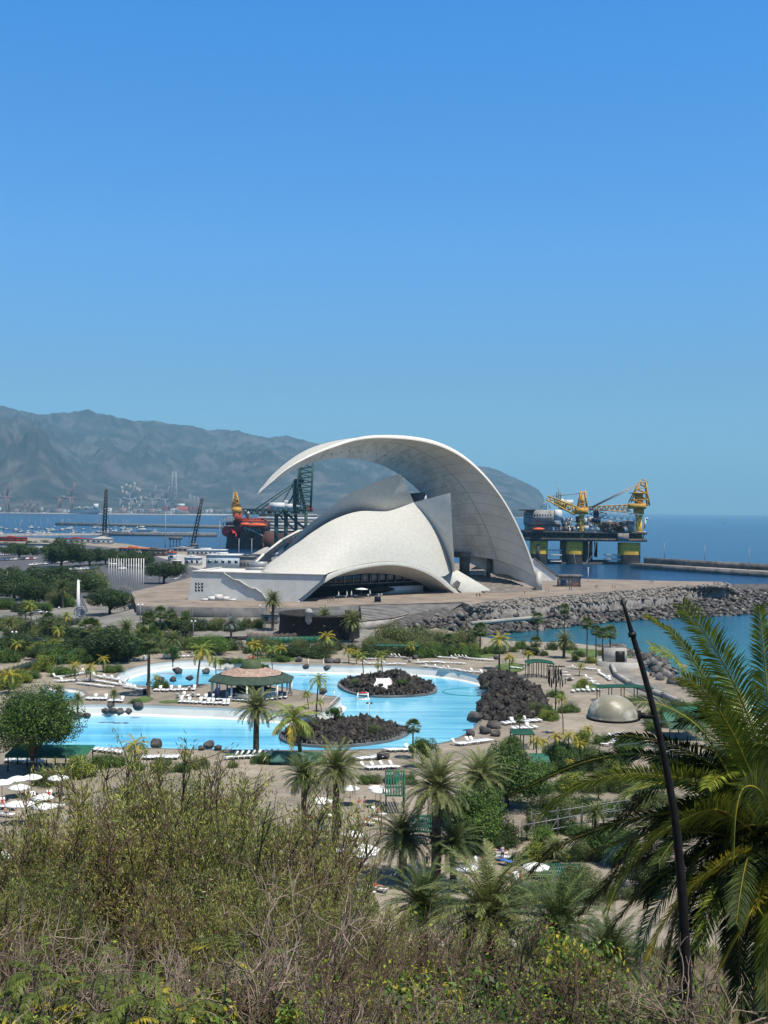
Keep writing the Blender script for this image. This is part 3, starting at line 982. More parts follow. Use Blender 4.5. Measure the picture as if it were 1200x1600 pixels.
# ================================================================ the white concert hall
def panel_mat(name, c1, c2, joint, nu, nv, dirt_from):
    """cast underside: joints across (u) and a few along (v), stains on the inner strip"""
    m = bpy.data.materials.new(name); m.use_nodes = True
    t = m.node_tree; b = t.nodes['Principled BSDF']
    uvn = t.nodes.new('ShaderNodeUVMap')
    s_ = t.nodes.new('ShaderNodeSeparateXYZ'); t.links.new(uvn.outputs[0], s_.inputs[0])

    def lines(sock, n, wdt):
        a = t.nodes.new('ShaderNodeMath'); a.operation = 'MULTIPLY'; a.inputs[1].default_value = n; t.links.new(sock, a.inputs[0])
        f = t.nodes.new('ShaderNodeMath'); f.operation = 'FRACT'; t.links.new(a.outputs[0], f.inputs[0])
        l = t.nodes.new('ShaderNodeMath'); l.operation = 'LESS_THAN'; l.inputs[1].default_value = wdt; t.links.new(f.outputs[0], l.inputs[0])
        return l.outputs[0]
    lu = lines(s_.outputs[0], nu, 0.05)
    lv = lines(s_.outputs[1], nv, 0.03)
    mxm = t.nodes.new('ShaderNodeMath'); mxm.operation = 'MAXIMUM'; t.links.new(lu, mxm.inputs[0]); t.links.new(lv, mxm.inputs[1])
    nz = N(t, 'ShaderNodeTexNoise', Scale=0.12, Detail=9.0, Roughness=0.7)
    geo = t.nodes.new('ShaderNodeNewGeometry'); t.links.new(geo.outputs['Position'], nz.inputs['Vector'])
    base = ramp(t, nz.outputs[0], [(0.35, c2), (0.62, c1)])
    dn = N(t, 'ShaderNodeTexNoise', Scale=0.22, Detail=9.0, Roughness=0.72); t.links.new(geo.outputs['Position'], dn.inputs['Vector'])
    dr = ramp(t, dn.outputs[0], [(0.50, (0, 0, 0)), (0.54, (1, 1, 1))])
    gt = t.nodes.new('ShaderNodeMath'); gt.operation = 'GREATER_THAN'; gt.inputs[1].default_value = dirt_from; t.links.new(s_.outputs[1], gt.inputs[0])
    dm = t.nodes.new('ShaderNodeMath'); dm.operation = 'MULTIPLY'; t.links.new(gt.outputs[0], dm.inputs[0]); t.links.new(dr, dm.inputs[1])
    d2 = t.nodes.new('ShaderNodeMath'); d2.operation = 'MULTIPLY'; d2.inputs[1].default_value = 0.22; t.links.new(dm.outputs[0], d2.inputs[0])
    m1 = t.nodes.new('ShaderNodeMix'); m1.data_type = 'RGBA'; t.links.new(d2.outputs[0], m1.inputs[0]); t.links.new(base, m1.inputs[6]); m1.inputs[7].default_value = (0.14, 0.13, 0.115, 1)
    jf = t.nodes.new('ShaderNodeMath'); jf.operation = 'MULTIPLY'; jf.inputs[1].default_value = 0.5; t.links.new(mxm.outputs[0], jf.inputs[0])
    m2 = t.nodes.new('ShaderNodeMix'); m2.data_type = 'RGBA'; t.links.new(jf.outputs[0], m2.inputs[0]); t.links.new(m1.outputs[2], m2.inputs[6]); m2.inputs[7].default_value = (*joint, 1)
    t.links.new(m2.outputs[2], b.inputs['Base Color']); b.inputs['Roughness'].default_value = 0.8
    return m


M['under'] = panel_mat('cast_concrete_underside', (0.70, 0.66, 0.585), (0.58, 0.545, 0.48), (0.2, 0.19, 0.18), 26, 2.0, 0.52)
FA, FB = G(463, 940, 9), G(715, 926, 9)
face = onplane(FA, FB)                     # plane of the big arch
Yp = lambda x, y: face(x, y).y
hall = empty('concert_hall', (FA.x, FA.y + 20, 9), 'white sculptural concert hall with a crescent wing curling over its pointed shells', 'concert hall')
HO = Vector(hall.location)


def hbuild(mb, name, mats, smooth=False, uv=None, parent=None, label=None):
    mb.v = [v - np.array(HO, dtype=np.float32) for v in mb.v]
    o = mb.build(name, mats, parent or hall, smooth, uv)
    if label: o['label'] = label
    return o


def QL(lst, n):
    return crom([Q(*p) for p in lst], n)


def surf(name, S, mats, smooth=True, thick=0.0, label=None, uv=True):
    a, b = S.shape[:2]
    mb = MB()
    mb.grid(S)
    uvs = np.stack(np.meshgrid(np.linspace(0, 1, b), np.linspace(0, 1, a)), -1).reshape(-1, 2)
    o = hbuild(mb, name, mats, smooth, uvs if uv else None, label=label)
    if thick:
        md = o.modifiers.new('thickness', 'SOLIDIFY'); md.thickness = thick; md.offset = -1
    return o


# main shell
nB = 60
ridge = [(408, 893, 388), (418, 882, 390), (432, 872, 392), (452, 857, 395), (470, 845, 397), (489, 831, 400), (523, 811, 405), (561, 799, 413), (602, 799, 421), (622, 794, 425), (646, 785, 430)]
low = [(408, 893, Yp(408, 896) + 10), (450, 895.5, Yp(450, 895) + 5), (495, 898, Yp(495, 898) + 1.0)]
archo = [(507, 897), (530, 890), (560, 882.5), (595, 877.5), (622, 878), (650, 883), (672, 891), (690, 901)]
Bc = crom([Q(*p) for p in low] + [face(*p) for p in archo] + [Q(706, 893, 424)], nB)
Tc = QL(ridge, nB)
Rc = QL([(706, 893, 424), (702, 876, 425.5), (692, 850, 427), (678, 823, 428.5), (662, 801, 429.5), (646, 785, 430)], 30)
Lc = np.repeat(Bc[:1], 30, 0)
Tc[0] = Bc[0]
S = coons(Bc, Tc, Lc, Rc)
vv = np.linspace(0, 1, 30)[:, None]; uu = np.linspace(0, 1, nB)[None]
bul = np.sin(math.pi * vv) * np.sin(math.pi * np.clip(uu, 0, 1)) ** 0.7
S[..., 1] -= 3.0 * bul
# straight crease: the left strip of the shell stands slightly proud
surf('main_shell', S, M['shell'], label='sunlit white front shell')

# rear shell
T2 = QL([(436, 868, 428), (452, 852, 428), (470, 831, 428), (489, 814, 428), (508, 800, 428), (542, 774, 428), (580, 757, 428), (606, 746, 428), (626, 740, 428)], nB)
B2 = QL([(436, 868, 428), (470, 847, 430), (489, 833, 431), (523, 813, 432), (561, 801, 433), (602, 801, 433), (648, 787, 432)], nB)
R2 = QL([(648, 787, 432), (640, 770, 430), (632, 753, 429), (626, 740, 428)], 16)
surf('roof_ridge', np.stack([Tc, (Tc + B2) / 2, B2]), M['wallw'])
S2 = coons(B2, T2, np.repeat(B2[:1], 16, 0), R2)
v2 = np.linspace(0, 1, 16)[:, None]
b2 = np.sin(math.pi * v2 ** 0.9) * np.sin(math.pi * uu)
S2[..., 1] -= 1.2 * b2
surf('rear_shell', S2, M['shell'], label='shaded grey upper shell ending in a peak')
# back of the shells, unseen from here but closing them
Bk = QL([(436, 868, 429), (480, 823, 429), (540, 779, 429), (626, 740, 429)], 20)
G0 = crom([G(410, 893, 9) + Vector((0, 20, 0)), G(480, 893, 9) + Vector((0, 45, 0)), G(560, 893, 9) + Vector((0, 60, 0)), G(690, 893, 9) + Vector((0, 40, 0))], 20)
surf('back_wall', np.stack([Bk, (Bk + G0) / 2 + np.array([0, 6, 0]), G0]), M['wallw'])

# right-hand triangular wall
V3 = QL([(711, 893, 420), (708, 850, 421), (705.5, 800, 422), (704, 770, 423)], 30)
S3 = np.stack([Rc + (V3 - Rc) * k_ for k_ in (0, 0.5, 1)])
surf('side_wall', S3, M['wallw'], label='flat grey triangular wall')
Rw = np.stack([V3, V3 + np.array([-4, 26, -2])])
surf('side_wall_return', Rw, M['wallw'])
mb = MB()
mb.tube([Q(664, 783, 431), Q(666, 773.5, 431)], [1.0, 0.06], 6)
hbuild(mb, 'roof_spike', M['wallw'])
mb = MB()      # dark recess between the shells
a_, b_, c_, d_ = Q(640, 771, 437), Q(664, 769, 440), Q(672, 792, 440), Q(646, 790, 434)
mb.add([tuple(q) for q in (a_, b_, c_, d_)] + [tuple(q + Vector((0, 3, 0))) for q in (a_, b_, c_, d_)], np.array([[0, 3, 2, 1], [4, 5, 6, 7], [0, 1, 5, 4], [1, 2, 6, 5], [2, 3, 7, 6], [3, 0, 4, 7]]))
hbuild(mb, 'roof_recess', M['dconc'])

# wing: three-edged crescent
nW = 90
E1 = QL([(402, 773, 392), (424, 753.5, 395), (452, 731, 399), (490, 711, 405), (527, 697, 410), (558, 688, 414), (592, 684.5, 418), (640, 687, 424), (680, 695, 428), (714, 710, 431), (743, 731.5, 434), (772, 763, 437), (797, 801, 439), (819, 848, 441), (834, 890, 441.5), (843, 918, 441.5)], nW)
E2 = QL([(402, 773, 392.5), (425, 756, 397), (445, 743, 402), (470, 730, 408), (500, 720, 415), (540, 716, 423), (580, 721.5, 431), (615, 736, 438), (645, 758, 444), (668, 783, 449), (690, 818, 454), (704, 850, 458), (710, 868, 460)], nW)
E3 = QL([(402, 772.5, 394), (423, 745, 400), (451, 721, 406), (482, 702.5, 412), (518, 691, 417), (556, 684.5, 421), (592, 682, 424), (641, 684.6, 430), (681, 692.6, 434), (715.5, 708, 437), (745, 730, 440), (774, 762, 443), (799, 800, 445), (821, 847, 447), (836.5, 889.5, 447.5), (846, 917, 447.5)], nW)
E4 = E3 + np.array([0, 1.0, 0]) * np.linspace(0.2, 12, nW)[:, None] + np.array([-1.0, 0, -0.6]) * np.linspace(0, 4, nW)[:, None]
botm = QL([(843, 905, 441.5), (820, 892, 444), (800, 883, 447), (780, 876, 450.5), (760, 872, 454), (735, 869, 458), (710, 868, 460)], 24)
E1c = E1.copy()
# end the underside on its lower boundary
Su = coons(E1, E2, np.repeat(E1[:1], 24, 0), np.vstack([E1[-1:], botm[1:]]))
vq = np.linspace(0, 1, 24)[:, None]; uq = np.linspace(0, 1, nW)[None]
hol = np.sin(math.pi * vq) * np.sin(math.pi * uq) ** 0.6
Su[..., 1] += 2.5 * hol; Su[..., 2] += 1.2 * hol
surf('wing_underside', Su, M['under'], label='grey panelled underside of the wing')
surf('wing_top', np.stack([E1, E1 * 0.5 + E3 * 0.5, E3]), M['shell'], label='bright upper face of the wing')
surf('wing_back', np.stack([E3, E4 * 0.6 + E2 * 0.4 + np.array([0, 6, 4]) * np.sin(math.pi * uq.T) ** 0.5, E2 + np.array([0, 0.3, 0])]), M['wallw'])
# row of small drain holes along the inner edge
mb = MB()
for q in range(24, 56, 3):
    p = Su[19, q]
    mb.box((p[0], p[1] - 0.05, p[2] - 0.05), (0.3, 0.3, 0.3))
hbuild(mb, 'drain_hole', M['black'])
# foot pier of the wing
p0, p1 = G(838, 922.5, 9), G(847, 922.5, 9)
mb = MB()
top_l, top_r = Q(839, 893, 441.4), Q(846, 895, 441.4)
vs = [p0, p1, p1 + Vector((1, 7, 0)), p0 + Vector((0, 7, 0)), top_l, top_r, top_r + Vector((1, 7, 0)), top_l + Vector((0, 7, 0))]
mb.add([tuple(q) for q in vs], np.array([[0, 3, 2, 1], [4, 5, 6, 7], [0, 1, 5, 4], [1, 2, 6, 5], [2, 3, 7, 6], [3, 0, 4, 7]]))
hbuild(mb, 'wing_pier', M['shell'])
# wall below the underside, down to the steps
lw = QL([(840, 921, 441.6), (822, 912, 444.5), (806, 904, 448), (792, 898, 451.5), (771, 896, 455), (771, 896, 455.5)], 24)
lt = QL([(843, 905, 441.6), (820, 892.3, 444.3), (800, 883.3, 447.5), (785, 878, 450), (771, 874, 453.5), (771, 874, 455)], 24)
surf('lower_wall', np.stack([lw, lt]), M['wallw'], smooth=False)
mb = MB()
mb.beam(Q(735, 868, 455), Q(708, 866, 458), 1.0, 2.2)
for xx, w_, y0 in ((727, 15, 458), (765, 5, 456)):
    a_ = Q(xx, 870, y0); mb.box((a_.x, y0 + 4, (a_.z + 12) / 2 + 2), (w_ * 0.25, 6, a_.z - 11 + 6))
hbuild(mb, 'support_pier', M['dconc'])
mb = MB()
a_, b_, c_ = Q(737, 890, 462), Q(766, 889, 462), Q(766, 872, 462)
mb.add([tuple(q) for q in (a_, b_, c_)] + [tuple(q + Vector((0, 4, 0))) for q in (a_, b_, c_)], [[0, 1, 2], [5, 4, 3], [0, 3, 4, 1], [1, 4, 5, 2], [2, 5, 3, 0]])
mb.bx(a_.x - 10, a_.x + 8, 464, 466, 12, a_.z - 0.6)
hbuild(mb, 'rear_ramp', M['wallw'])

# stepped forecourt under the wing
rows = 14
fl = [Vector(G(758, 927, 9.0)), Vector(G(836, 923.5, 9.0))]
bl = [Vector(G(714, 899, 13.2)), Vector(G(774, 897.5, 13.2))]
mb = MB()
for q in range(rows):
    u0, u1 = q / rows, (q + 1) / rows
    z0 = 9.0 + 4.2 * u0 + 0.02; z1 = 9.0 + 4.2 * u1 + 0.02
    a, b = fl[0].lerp(bl[0], u0), fl[1].lerp(bl[1], u0); c, d = fl[1].lerp(bl[1], u1), fl[0].lerp(bl[0], u1)
    mb.add([(a.x, a.y, z0), (b.x, b.y, z0), (b.x, b.y, z1), (a.x, a.y, z1), (c.x, c.y, z1), (d.x, d.y, z1)], [(0, 1, 2, 3), (3, 2, 4, 5)])
c, d = bl[1], bl[0]
mb.add([(d.x, d.y, 13.22), (c.x, c.y, 13.22), (c.x + 6, c.y + 45, 13.22), (d.x - 6, d.y + 45, 13.22)], [(0, 1, 2, 3)])
hbuild(mb, 'broad_steps', M['steps'])

# podium with its ramped parapet, left of the arch
A_, B_ = G(296, 937, 9), FA
pod = onplane(A_, B_)
mb = MB()
zt = pod(430, 894.5).z
tl, trr = pod(302, 894), pod(507, 898.5)
tip = pod(490, 918)
arcl = [pod(463, 940), pod(478, 928), pod(490, 917.5), pod(500, 909)]
quad = [pod(293, 937.5)] + arcl[:1] + arcl[1:] + [trr, tl]
n_ = len(quad)
ctr = pod(400, 915)
mb.add([tuple(ctr)] + [tuple(q) for q in quad], [(0, 1 + i, 1 + (i + 1) % n_) for i in range(n_)])
hbuild(mb, 'podium_wall', M['wallw'])
# podium roof
r0, r1 = tl, Vector(Bc[18])
mb = MB()
mb.add([tuple(tl), tuple(trr), (trr.x + 1, trr.y + 14, trr.z + .2), (tl.x + 6, tl.y + 22, tl.z + .3)], [(0, 1, 2, 3)])
mb.beam(tl + Vector((0, 0, .2)), trr + Vector((0, 0, .2)), 0.9, 0.5)
mb.beam(tl + Vector((0, 0, .2)), (tl.x + 6, tl.y + 22, tl.z + .5), 0.9, 0.5)
mb.add([tuple(quad[0]), tuple(tl), (tl.x + 6, tl.y + 22, tl.z + .3), (quad[0].x + 6, quad[0].y + 22, 9)], [(0, 1, 2, 3)])
hbuild(mb, 'podium_roof', M['wallw'])
# proud slanting panel right of the ramp line, its edge is the thin bright line
rl = [pod(350, 895), pod(366, 906), pod(373, 906.5), pod(392, 919), pod(400, 919.5), pod(411, 928), pod(418, 939.4)]
rr_ = [pod(440, 895.2), pod(446, 906), pod(448, 907), pod(452, 919), pod(453, 920), pod(455, 928), pod(458, 939.7)]
nr = Vector((A_.y - B_.y, B_.x - A_.x, 0)).normalized()
if nr.y > 0: nr = -nr
mb = MB()
for a, b in zip(rl[:-1], rl[1:]):
    mb.beam(a + nr * 0.35, b + nr * 0.35, 0.7, 0.45)
hbuild(mb, 'ramp_parapet', M['shell'])
mb = MB()
for r_ in range(3):
    for c_ in range(3):
        p = pod(306.5 + c_ * 4.8, 912 + r_ * 5.0)
        p = p + nr * 0.03
        mb.box(tuple(p), (0.62, 0.12, 0.62), math.atan2((B_ - A_).y, (B_ - A_).x))
hbuild(mb, 'square_window', M['glass'])
mb = MB()
p = pod(342, 936.5)
for dx, h in ((-7, .6), (-4.5, 1.3), (-2, 2.0), (0.5, 1.3), (3, .6)):
    mb.box((p.x + dx * 0.9 + 2, p.y - 1.5, 9 + h / 2), (2.2, 2.2, h))
hbuild(mb, 'entrance_block', M['wallw'])
# striking left fin: white beam with dark glazing behind it
mb = MB()
fb = [Q(386, 893, 392), Q(412, 866, 398), (Q(440, 844, 405)), Q(468, 829, 412)]
for a, b in zip(fb[:-1], fb[1:]): mb.beam(a, b, 0.7, 0.7)
hbuild(mb, 'fin_beam', M['wallw'])
g0 = crom(fb, 12); g1 = crom([Q(409, 893, 392), Q(424, 872, 396), Q(438, 858, 400), Q(464, 836, 408)], 12)
surf('fin_glazing', np.stack([g0 + np.array([0, 1, 0]), g1 + np.array([0, 1, 0])]), M['glass'], smooth=False)
mb = MB(); p = Q(404, 884, 391); mb.box((p.x, 391.2, p.z), (6.0, 0.3, 2.8)); p = Q(402, 889.5, 391); mb.box((p.x, 390.9, p.z), (8.0, 0.4, 1.5))
hbuild(mb, 'fin_panel', M['steel'])

# the great arch: rim band, soffit and the glazed front set back inside
ao = crom([face(463, 940), face(478, 927.5), face(490, 917), face(507, 904.5), face(530, 894), face(560, 886), face(595, 881.5), face(622, 881.5), face(650, 886.5), face(672, 894.5), face(690, 905), face(704, 916.5), face(715, 926)], 60)
ai = crom([face(470, 940), face(483, 929.5), face(494, 919.5), face(510, 907.5), face(532, 897), face(560, 888.6), face(595, 883.5), face(620, 883.6), face(646, 888.6), face(667, 897), face(684, 907.5), face(697, 918), face(708, 926.6)], 60)
fn = Vector(((FB - FA).y, -(FB - FA).x, 0)).normalized()       # out of the facade
fn = fn if fn.y < 0 else -fn
ao = ao + np.array(fn) * 0.6; ai = ai + np.array(fn) * 0.6
top_edge = crom([face(463, 940), face(478, 926.5), face(490, 915.5), face(507, 900.5), face(530, 890.5), face(560, 883), face(595, 878), face(622, 878.2), face(650, 883.2), face(672, 891.4), face(690, 902), face(704, 914.5), face(716.5, 925.5)], 60)
surf('arch_rim', np.stack([top_edge, ao, ai]), M['shell'], smooth=False, label='thin white arch rim')
back = ai + np.array(fn) * -9.5
back[:, 2] -= 0.3 * (ai[:, 2] - 9)
surf('arch_soffit', np.stack([ai, ai * 0.5 + back * 0.5 + np.array([0, 0, 0.3]), back]), M['wallw'], label='shaded curved soffit of the arch')


def fac(u, depth, z):
    """u metres along the facade from the left arch foot, depth behind it"""
    d = (FB - FA).normalized()
    return Vector((FA.x + d.x * u - fn.x * depth, FA.y + d.y * u - fn.y * depth, z))


LW = (FB - FA).length
ang = math.atan2((FB - FA).y, (FB - FA).x)


def fbox(mb, u0, u1, dep, th, z0, z1, m=0):
    c = fac((u0 + u1) / 2, dep, (z0 + z1) / 2)
    mb.box(tuple(c), (u1 - u0, th, z1 - z0), ang, m)


mb = MB(); fbox(mb, 3, 12, 10.0, 0.3, 9, 14.5); fbox(mb, 12, LW - 9, 10.02, 0.3, 9, 20.5); fbox(mb, LW - 9, LW - 2, 10.0, 0.3, 9, 15); hbuild(mb, 'glazed_front', M['glass'])
mb = MB(); fbox(mb, 4, LW - 8, 9.2, 1.6, 16.9, 18.2); hbuild(mb, 'upper_band', M['wallw'])
mb = MB(); fbox(mb, 8, LW - 6, 9.4, 1.2, 12.9, 13.3); hbuild(mb, 'lower_canopy', M['dconc'])
for q in range(14):
    u = LW * 0.16 + q * (LW * 0.70 / 13)
    mb = MB(); fbox(mb, u - 0.12, u + 0.12, 9.5, 0.5, 13.3, 16.9); hbuild(mb, 'mullion', M['steel'])
for q in range(6, 13):
    u = LW * 0.16 + (q + .5) * (LW * 0.70 / 13)
    mb = MB(); fbox(mb, u - 1.2, u + 1.2, 9.75, 0.1, 14.0, 16.6); hbuild(mb, 'window_blind', M['steel'])
mb = MB()
u = np.linspace(0, 1, 20)
P_ = [fac(LW * 0.52 + a * LW * 0.32, 8.6, 9.6 + 0.2 * a) for a in u]
mb.tube([fac(LW * 0.50, 8.6, 10.6), fac(LW * 0.60, 8.2, 10.9), fac(LW * 0.68, 8.6, 10.7)], [0.9, 1.3, 0.3], 10)
hbuild(mb, 'foyer_bar', M['black'])
mb = MB(); fbox(mb, LW * 0.60, LW * 0.88, 9.2, 0.4, 9, 11.6); hbuild(mb, 'foyer_wall', M['wallw'])
# side block at the right foot of the arch
mb = MB()
q1, q2, q3, q4 = G(694, 922, 9), G(719, 925.5, 9), G(766, 925.5, 9), G(740, 905, 9)
w1, w2, w4 = Q(676, 893.5, 421), Q(718, 893.5, 423), Q(722, 895, 432)
pl = onplane(q2, q3)
w2 = pl(718, 893.5)
w1 = Q(682, 894, w2.y - 1.0)
v_ = [tuple(x) for x in (Q(690, 903, w1.y), G(722, 926, 9), pl(766, 925.5), pl(765, 921), w2, w1, w2 + Vector((0, 12, 0)), pl(765, 921) + Vector((0, 9, 0)), pl(766, 925.5) + Vector((0, 9, 0)), w1 + Vector((0, 10, 0)))]
mb.add(v_, [(1, 2, 3, 4), (0, 1, 4, 5), (4, 3, 7, 6), (5, 4, 6, 9), (2, 8, 7, 3)])
hbuild(mb, 'stair_block', M['shell'], label='bright wedge-shaped block beside the arch foot')
mb = MB(); p = pl(716, 917)
mb.add([tuple(x + fn * 0.9) for x in (Q(704, 913, 419), Q(711, 906.5, 419), Q(717, 910, 419), Q(713, 921, 418.6), Q(711, 921, 418.6))], [(0, 4, 3, 2, 1)])
hbuild(mb, 'door_opening', M['dconc'])

# cafe tables and folded white parasols under the arch
def parasol(r, h, mt, folded=False, ribs=8):
    t = empty('parasol', (0, 0, 0))
    MB().tube([(0, 0, 0), (0, 0, h)], 0.035, 6).build('pole', M['steel'], t)
    mb = MB()
    if folded:
        mb.lathe([(0.04, h + 0.1), (0.16, h - 0.5), (0.28, h - 1.3), (0.14, h - 1.55)], 8)
    else:
        mb.lathe([(0.02, h + 0.32), (r * 0.5, h + 0.16), (r, h - 0.08), (r, h - 0.22), (r - 0.03, h - 0.2), (r - 0.04, h - 0.1), (r * 0.5, h + 0.12), (0.02, h + 0.28)], ribs)
    mb.build('canopy', mt, t)
    MB().lathe([(0.02, 0.12), (0.26, 0.08), (0.28, 0), (0.02, 0)], 10).build('base', M['dconc'], t)
    return t


M['canvas'] = mat('white_canvas', (0.80, 0.80, 0.78), (0.70, 0.70, 0.68), 1.0, 0.8)
pf = Proto(parasol(1.6, 2.6, M['canvas'], True))
po = Proto(parasol(1.3, 2.3, M['canvas']))
plg = Proto(parasol(2.1, 3.0, M['canvas']))
for px, lab in ((529, 'folded white parasol leftmost in front of the cafe glass'), (549, 'folded white parasol second from the left before the cafe glass'), (578, 'folded white parasol right of the open one at the cafe'), (692 - 150, 'narrow folded parasol between the two left ones at the cafe')):
    g = G(px, 936.5 - (px - 529) * 0.055, 9)
    pf.put(g, 0, 1.0, lab, 'parasol', 'cafe parasols under the arch')
plg.put(G(565, 934.5, 9), 0, 1.05, 'open white parasol over cafe tables in front of the hall arch', 'parasol')


def cafe_table():
    t = empty('cafe_table', (0, 0, 0))
    MB().lathe([(0.02, 0.76), (0.42, 0.76), (0.42, 0.73), (0.02, 0.73)], 12).build('table_top', M['white'], t)
    MB().lathe([(0.02, 0.03), (0.22, 0.0), (0.03, 0.05), (0.03, 0.73)], 8).build('leg', M['steel'], t)
    return t


def cafe_chair():
    t = empty('cafe_chair', (0, 0, 0))
    MB().box((0, 0, 0.45), (0.46, 0.44, 0.04)).build('seat', M['white'], t)
    MB().box((0, 0.22, 0.68), (0.46, 0.04, 0.42)).build('backrest', M['white'], t)
    for sx in (-.2, .2):
        for sy in (-.19, .19):
            MB().box((sx, sy, 0.215), (0.03, 0.03, 0.43)).build('leg', M['white'], t)
    return t


ctab, cch = Proto(cafe_table()), Proto(cafe_chair())
for q in range(9):
    px = 518 + q * 9.5; g = G(px, 935.5 - q * 0.5 - (q % 2) * 1.2, 9)
    ctab.put(g, q, 1.0, 'small round white cafe table on the plaza in front of the dark cafe glass', 'table', 'cafe tables under the arch')
    for s_ in (0, 1):
        a = q * 1.3 + s_ * math.pi
        cch.put(g + Vector((math.cos(a) * .8, math.sin(a) * .8, 0)), a - math.pi / 2, 1.0, 'white cafe chair at a small round table in front of the dark cafe glass', 'chair', 'cafe chairs under the arch')

# free-standing display box on the plaza
g = G(590, 941, 9)
t = empty('display_box', g, 'black framed display box standing alone on the plaza before the arch', 'display box')
MB().box((0, 0, 1.0), (2.0, 1.4, 1.9)).build('screen', M['black'], t)
mb = MB()
for sx in (-1.05, 1.05):
    mb.box((sx, -0.7, 1.0), (0.14, 0.14, 2.1)); mb.box((sx, 0.7, 1.0), (0.14, 0.14, 2.1))
mb.box((0, 0, 2.0), (2.2, 1.6, 0.14)); mb.box((0, 0, 0.08), (2.2, 1.6, 0.14)); mb.build('frame', M['steel'], t)

# low building with a tent-like roof beyond the wing foot
g = G(870, 908, 9)
b0 = empty('harbour_pavilion', (g.x, 462, 9), 'low flat-roofed harbour building with coral shutter right of the wing foot', 'building')
s_ = sc_at(462)
MB().bx(-4.5, 4.2, 0, 6, 0, 3.9).build('wall', M['conc'], b0)
MB().bx(-5.0, 4.8, -0.8, 6.5, 3.9, 4.7).build('roof', M['dconc'], b0)
MB().bx(0.3, 3.5, -0.1, 0.0, 0.3, 2.8).build('shutter', mat('coral_shutter', (0.5, 0.3, 0.24), (0.42, 0.25, 0.2), 3), b0)
MB().bx(-4.0, -2.0, -0.1, 0.0, 0.3, 2.6).build('window', mat('blue_window', (0.03, 0.10, 0.22), (0.02, 0.07, 0.16), 1, 0.3), b0)
for x in (-4.4, -1.4, 0.0, 3.9):
    MB().box((x, -0.25, 1.95), (0.35, 0.35, 3.9)).build('pillar', M['conc'], b0)
tn = empty('gabled_shed', Q(845, 892, 500), 'white gable end with a dark slanting roof behind the wing foot', 'building')
tn.location.z = 9
mb = MB()
hh = 500 / FPX
mb.add([(-6, 0, 0), (6.5, 0, 0), (6.5, 0, 2.5), (-3, 0, 9.5), (-6, 0, 9.5)], [(0, 1, 2, 3, 4)])
mb.add([(-6, 12, 0), (6.5, 12, 0), (6.5, 12, 2.5), (-3, 12, 9.5), (-6, 12, 9.5)], [(4, 3, 2, 1, 0)])
mb.add([(6.5, 0, 0), (6.5, 12, 0), (6.5, 12, 2.5), (6.5, 0, 2.5)], [(0, 1, 2, 3)])
mb.build('wall', M['white'], tn)
mb = MB(); mb.beam((6.8, -0.4, 2.6), (-3, -0.4, 9.8), 0.5, 0.5); mb.add([(7.2, -.6, 2.4), (7.2, 12.5, 2.4), (-3, 12.5, 9.9), (-3, -.6, 9.9)], [(0, 1, 2, 3)])
mb.build('roof', M['dconc'], tn)
# ================================================================ harbour and everything behind the hall
# the promenade rises gently from the park to the foot of the plaza wall
def rise(x, y):
    if y > 372: return 0.0
    c = lambda v: max(0.0, min(1.0, v))
    return 3.6 * c((y - 302) / 62.0) * c((x + 90) / 14.0) * c((-4 - x) / 7.0)


Graw = G


def G(px, py, z=4.0):
    p = Graw(px, py, z)
    if 4.0 <= z < 4.2:
        for _ in range(12):
            p = Graw(px, py, z + rise(p.x, p.y))
    return p


gx, gy = np.linspace(-92, -2, 46), np.linspace(298, 371.5, 50)
tag(MB().grid(np.array([[(a, b, 4.045 + rise(a, b)) for a in gx] for b in gy])).build('promenade', M['park'], smooth=True), kind='structure')


def part(mb, name, m, root, smooth=False, label=None):
    mb.v = [v - np.array(root.location, dtype=np.float32) for v in mb.v]
    o = mb.build(name, m, root, smooth)
    if label: o['label'] = label
    return o


def truss(mb, p0, p1, h, w, n, t=0.35, taper=1.0):
    """box truss between two points"""
    p0 = Vector(p0); p1 = Vector(p1); d = (p1 - p0).normalized()
    up = Vector((0, 0, 1)) if abs(d.z) < 0.9 else Vector((1, 0, 0))
    a = d.cross(up).normalized() * w / 2; b = a.cross(d).normalized() * h / 2
    def cor(q, u):
        k_ = 1 - (1 - taper) * u
        return p0.lerp(p1, u) + (a * (1 if q in (0, 3) else -1) + b * (1 if q < 2 else -1)) * k_
    for q in range(4): mb.beam(cor(q, 0), cor(q, 1), t)
    for i_ in range(n):
        u0, u1 = i_ / n, (i_ + 1) / n
        for q, q2 in ((0, 3), (1, 2), (0, 1)):
            if i_ % 2: q, q2 = q2, q
            mb.beam(cor(q, u0), cor(q2, u1), t * 0.7)
        mb.beam(cor(0, u1), cor(1, u1), t * 0.6); mb.beam(cor(2, u1), cor(3, u1), t * 0.6)


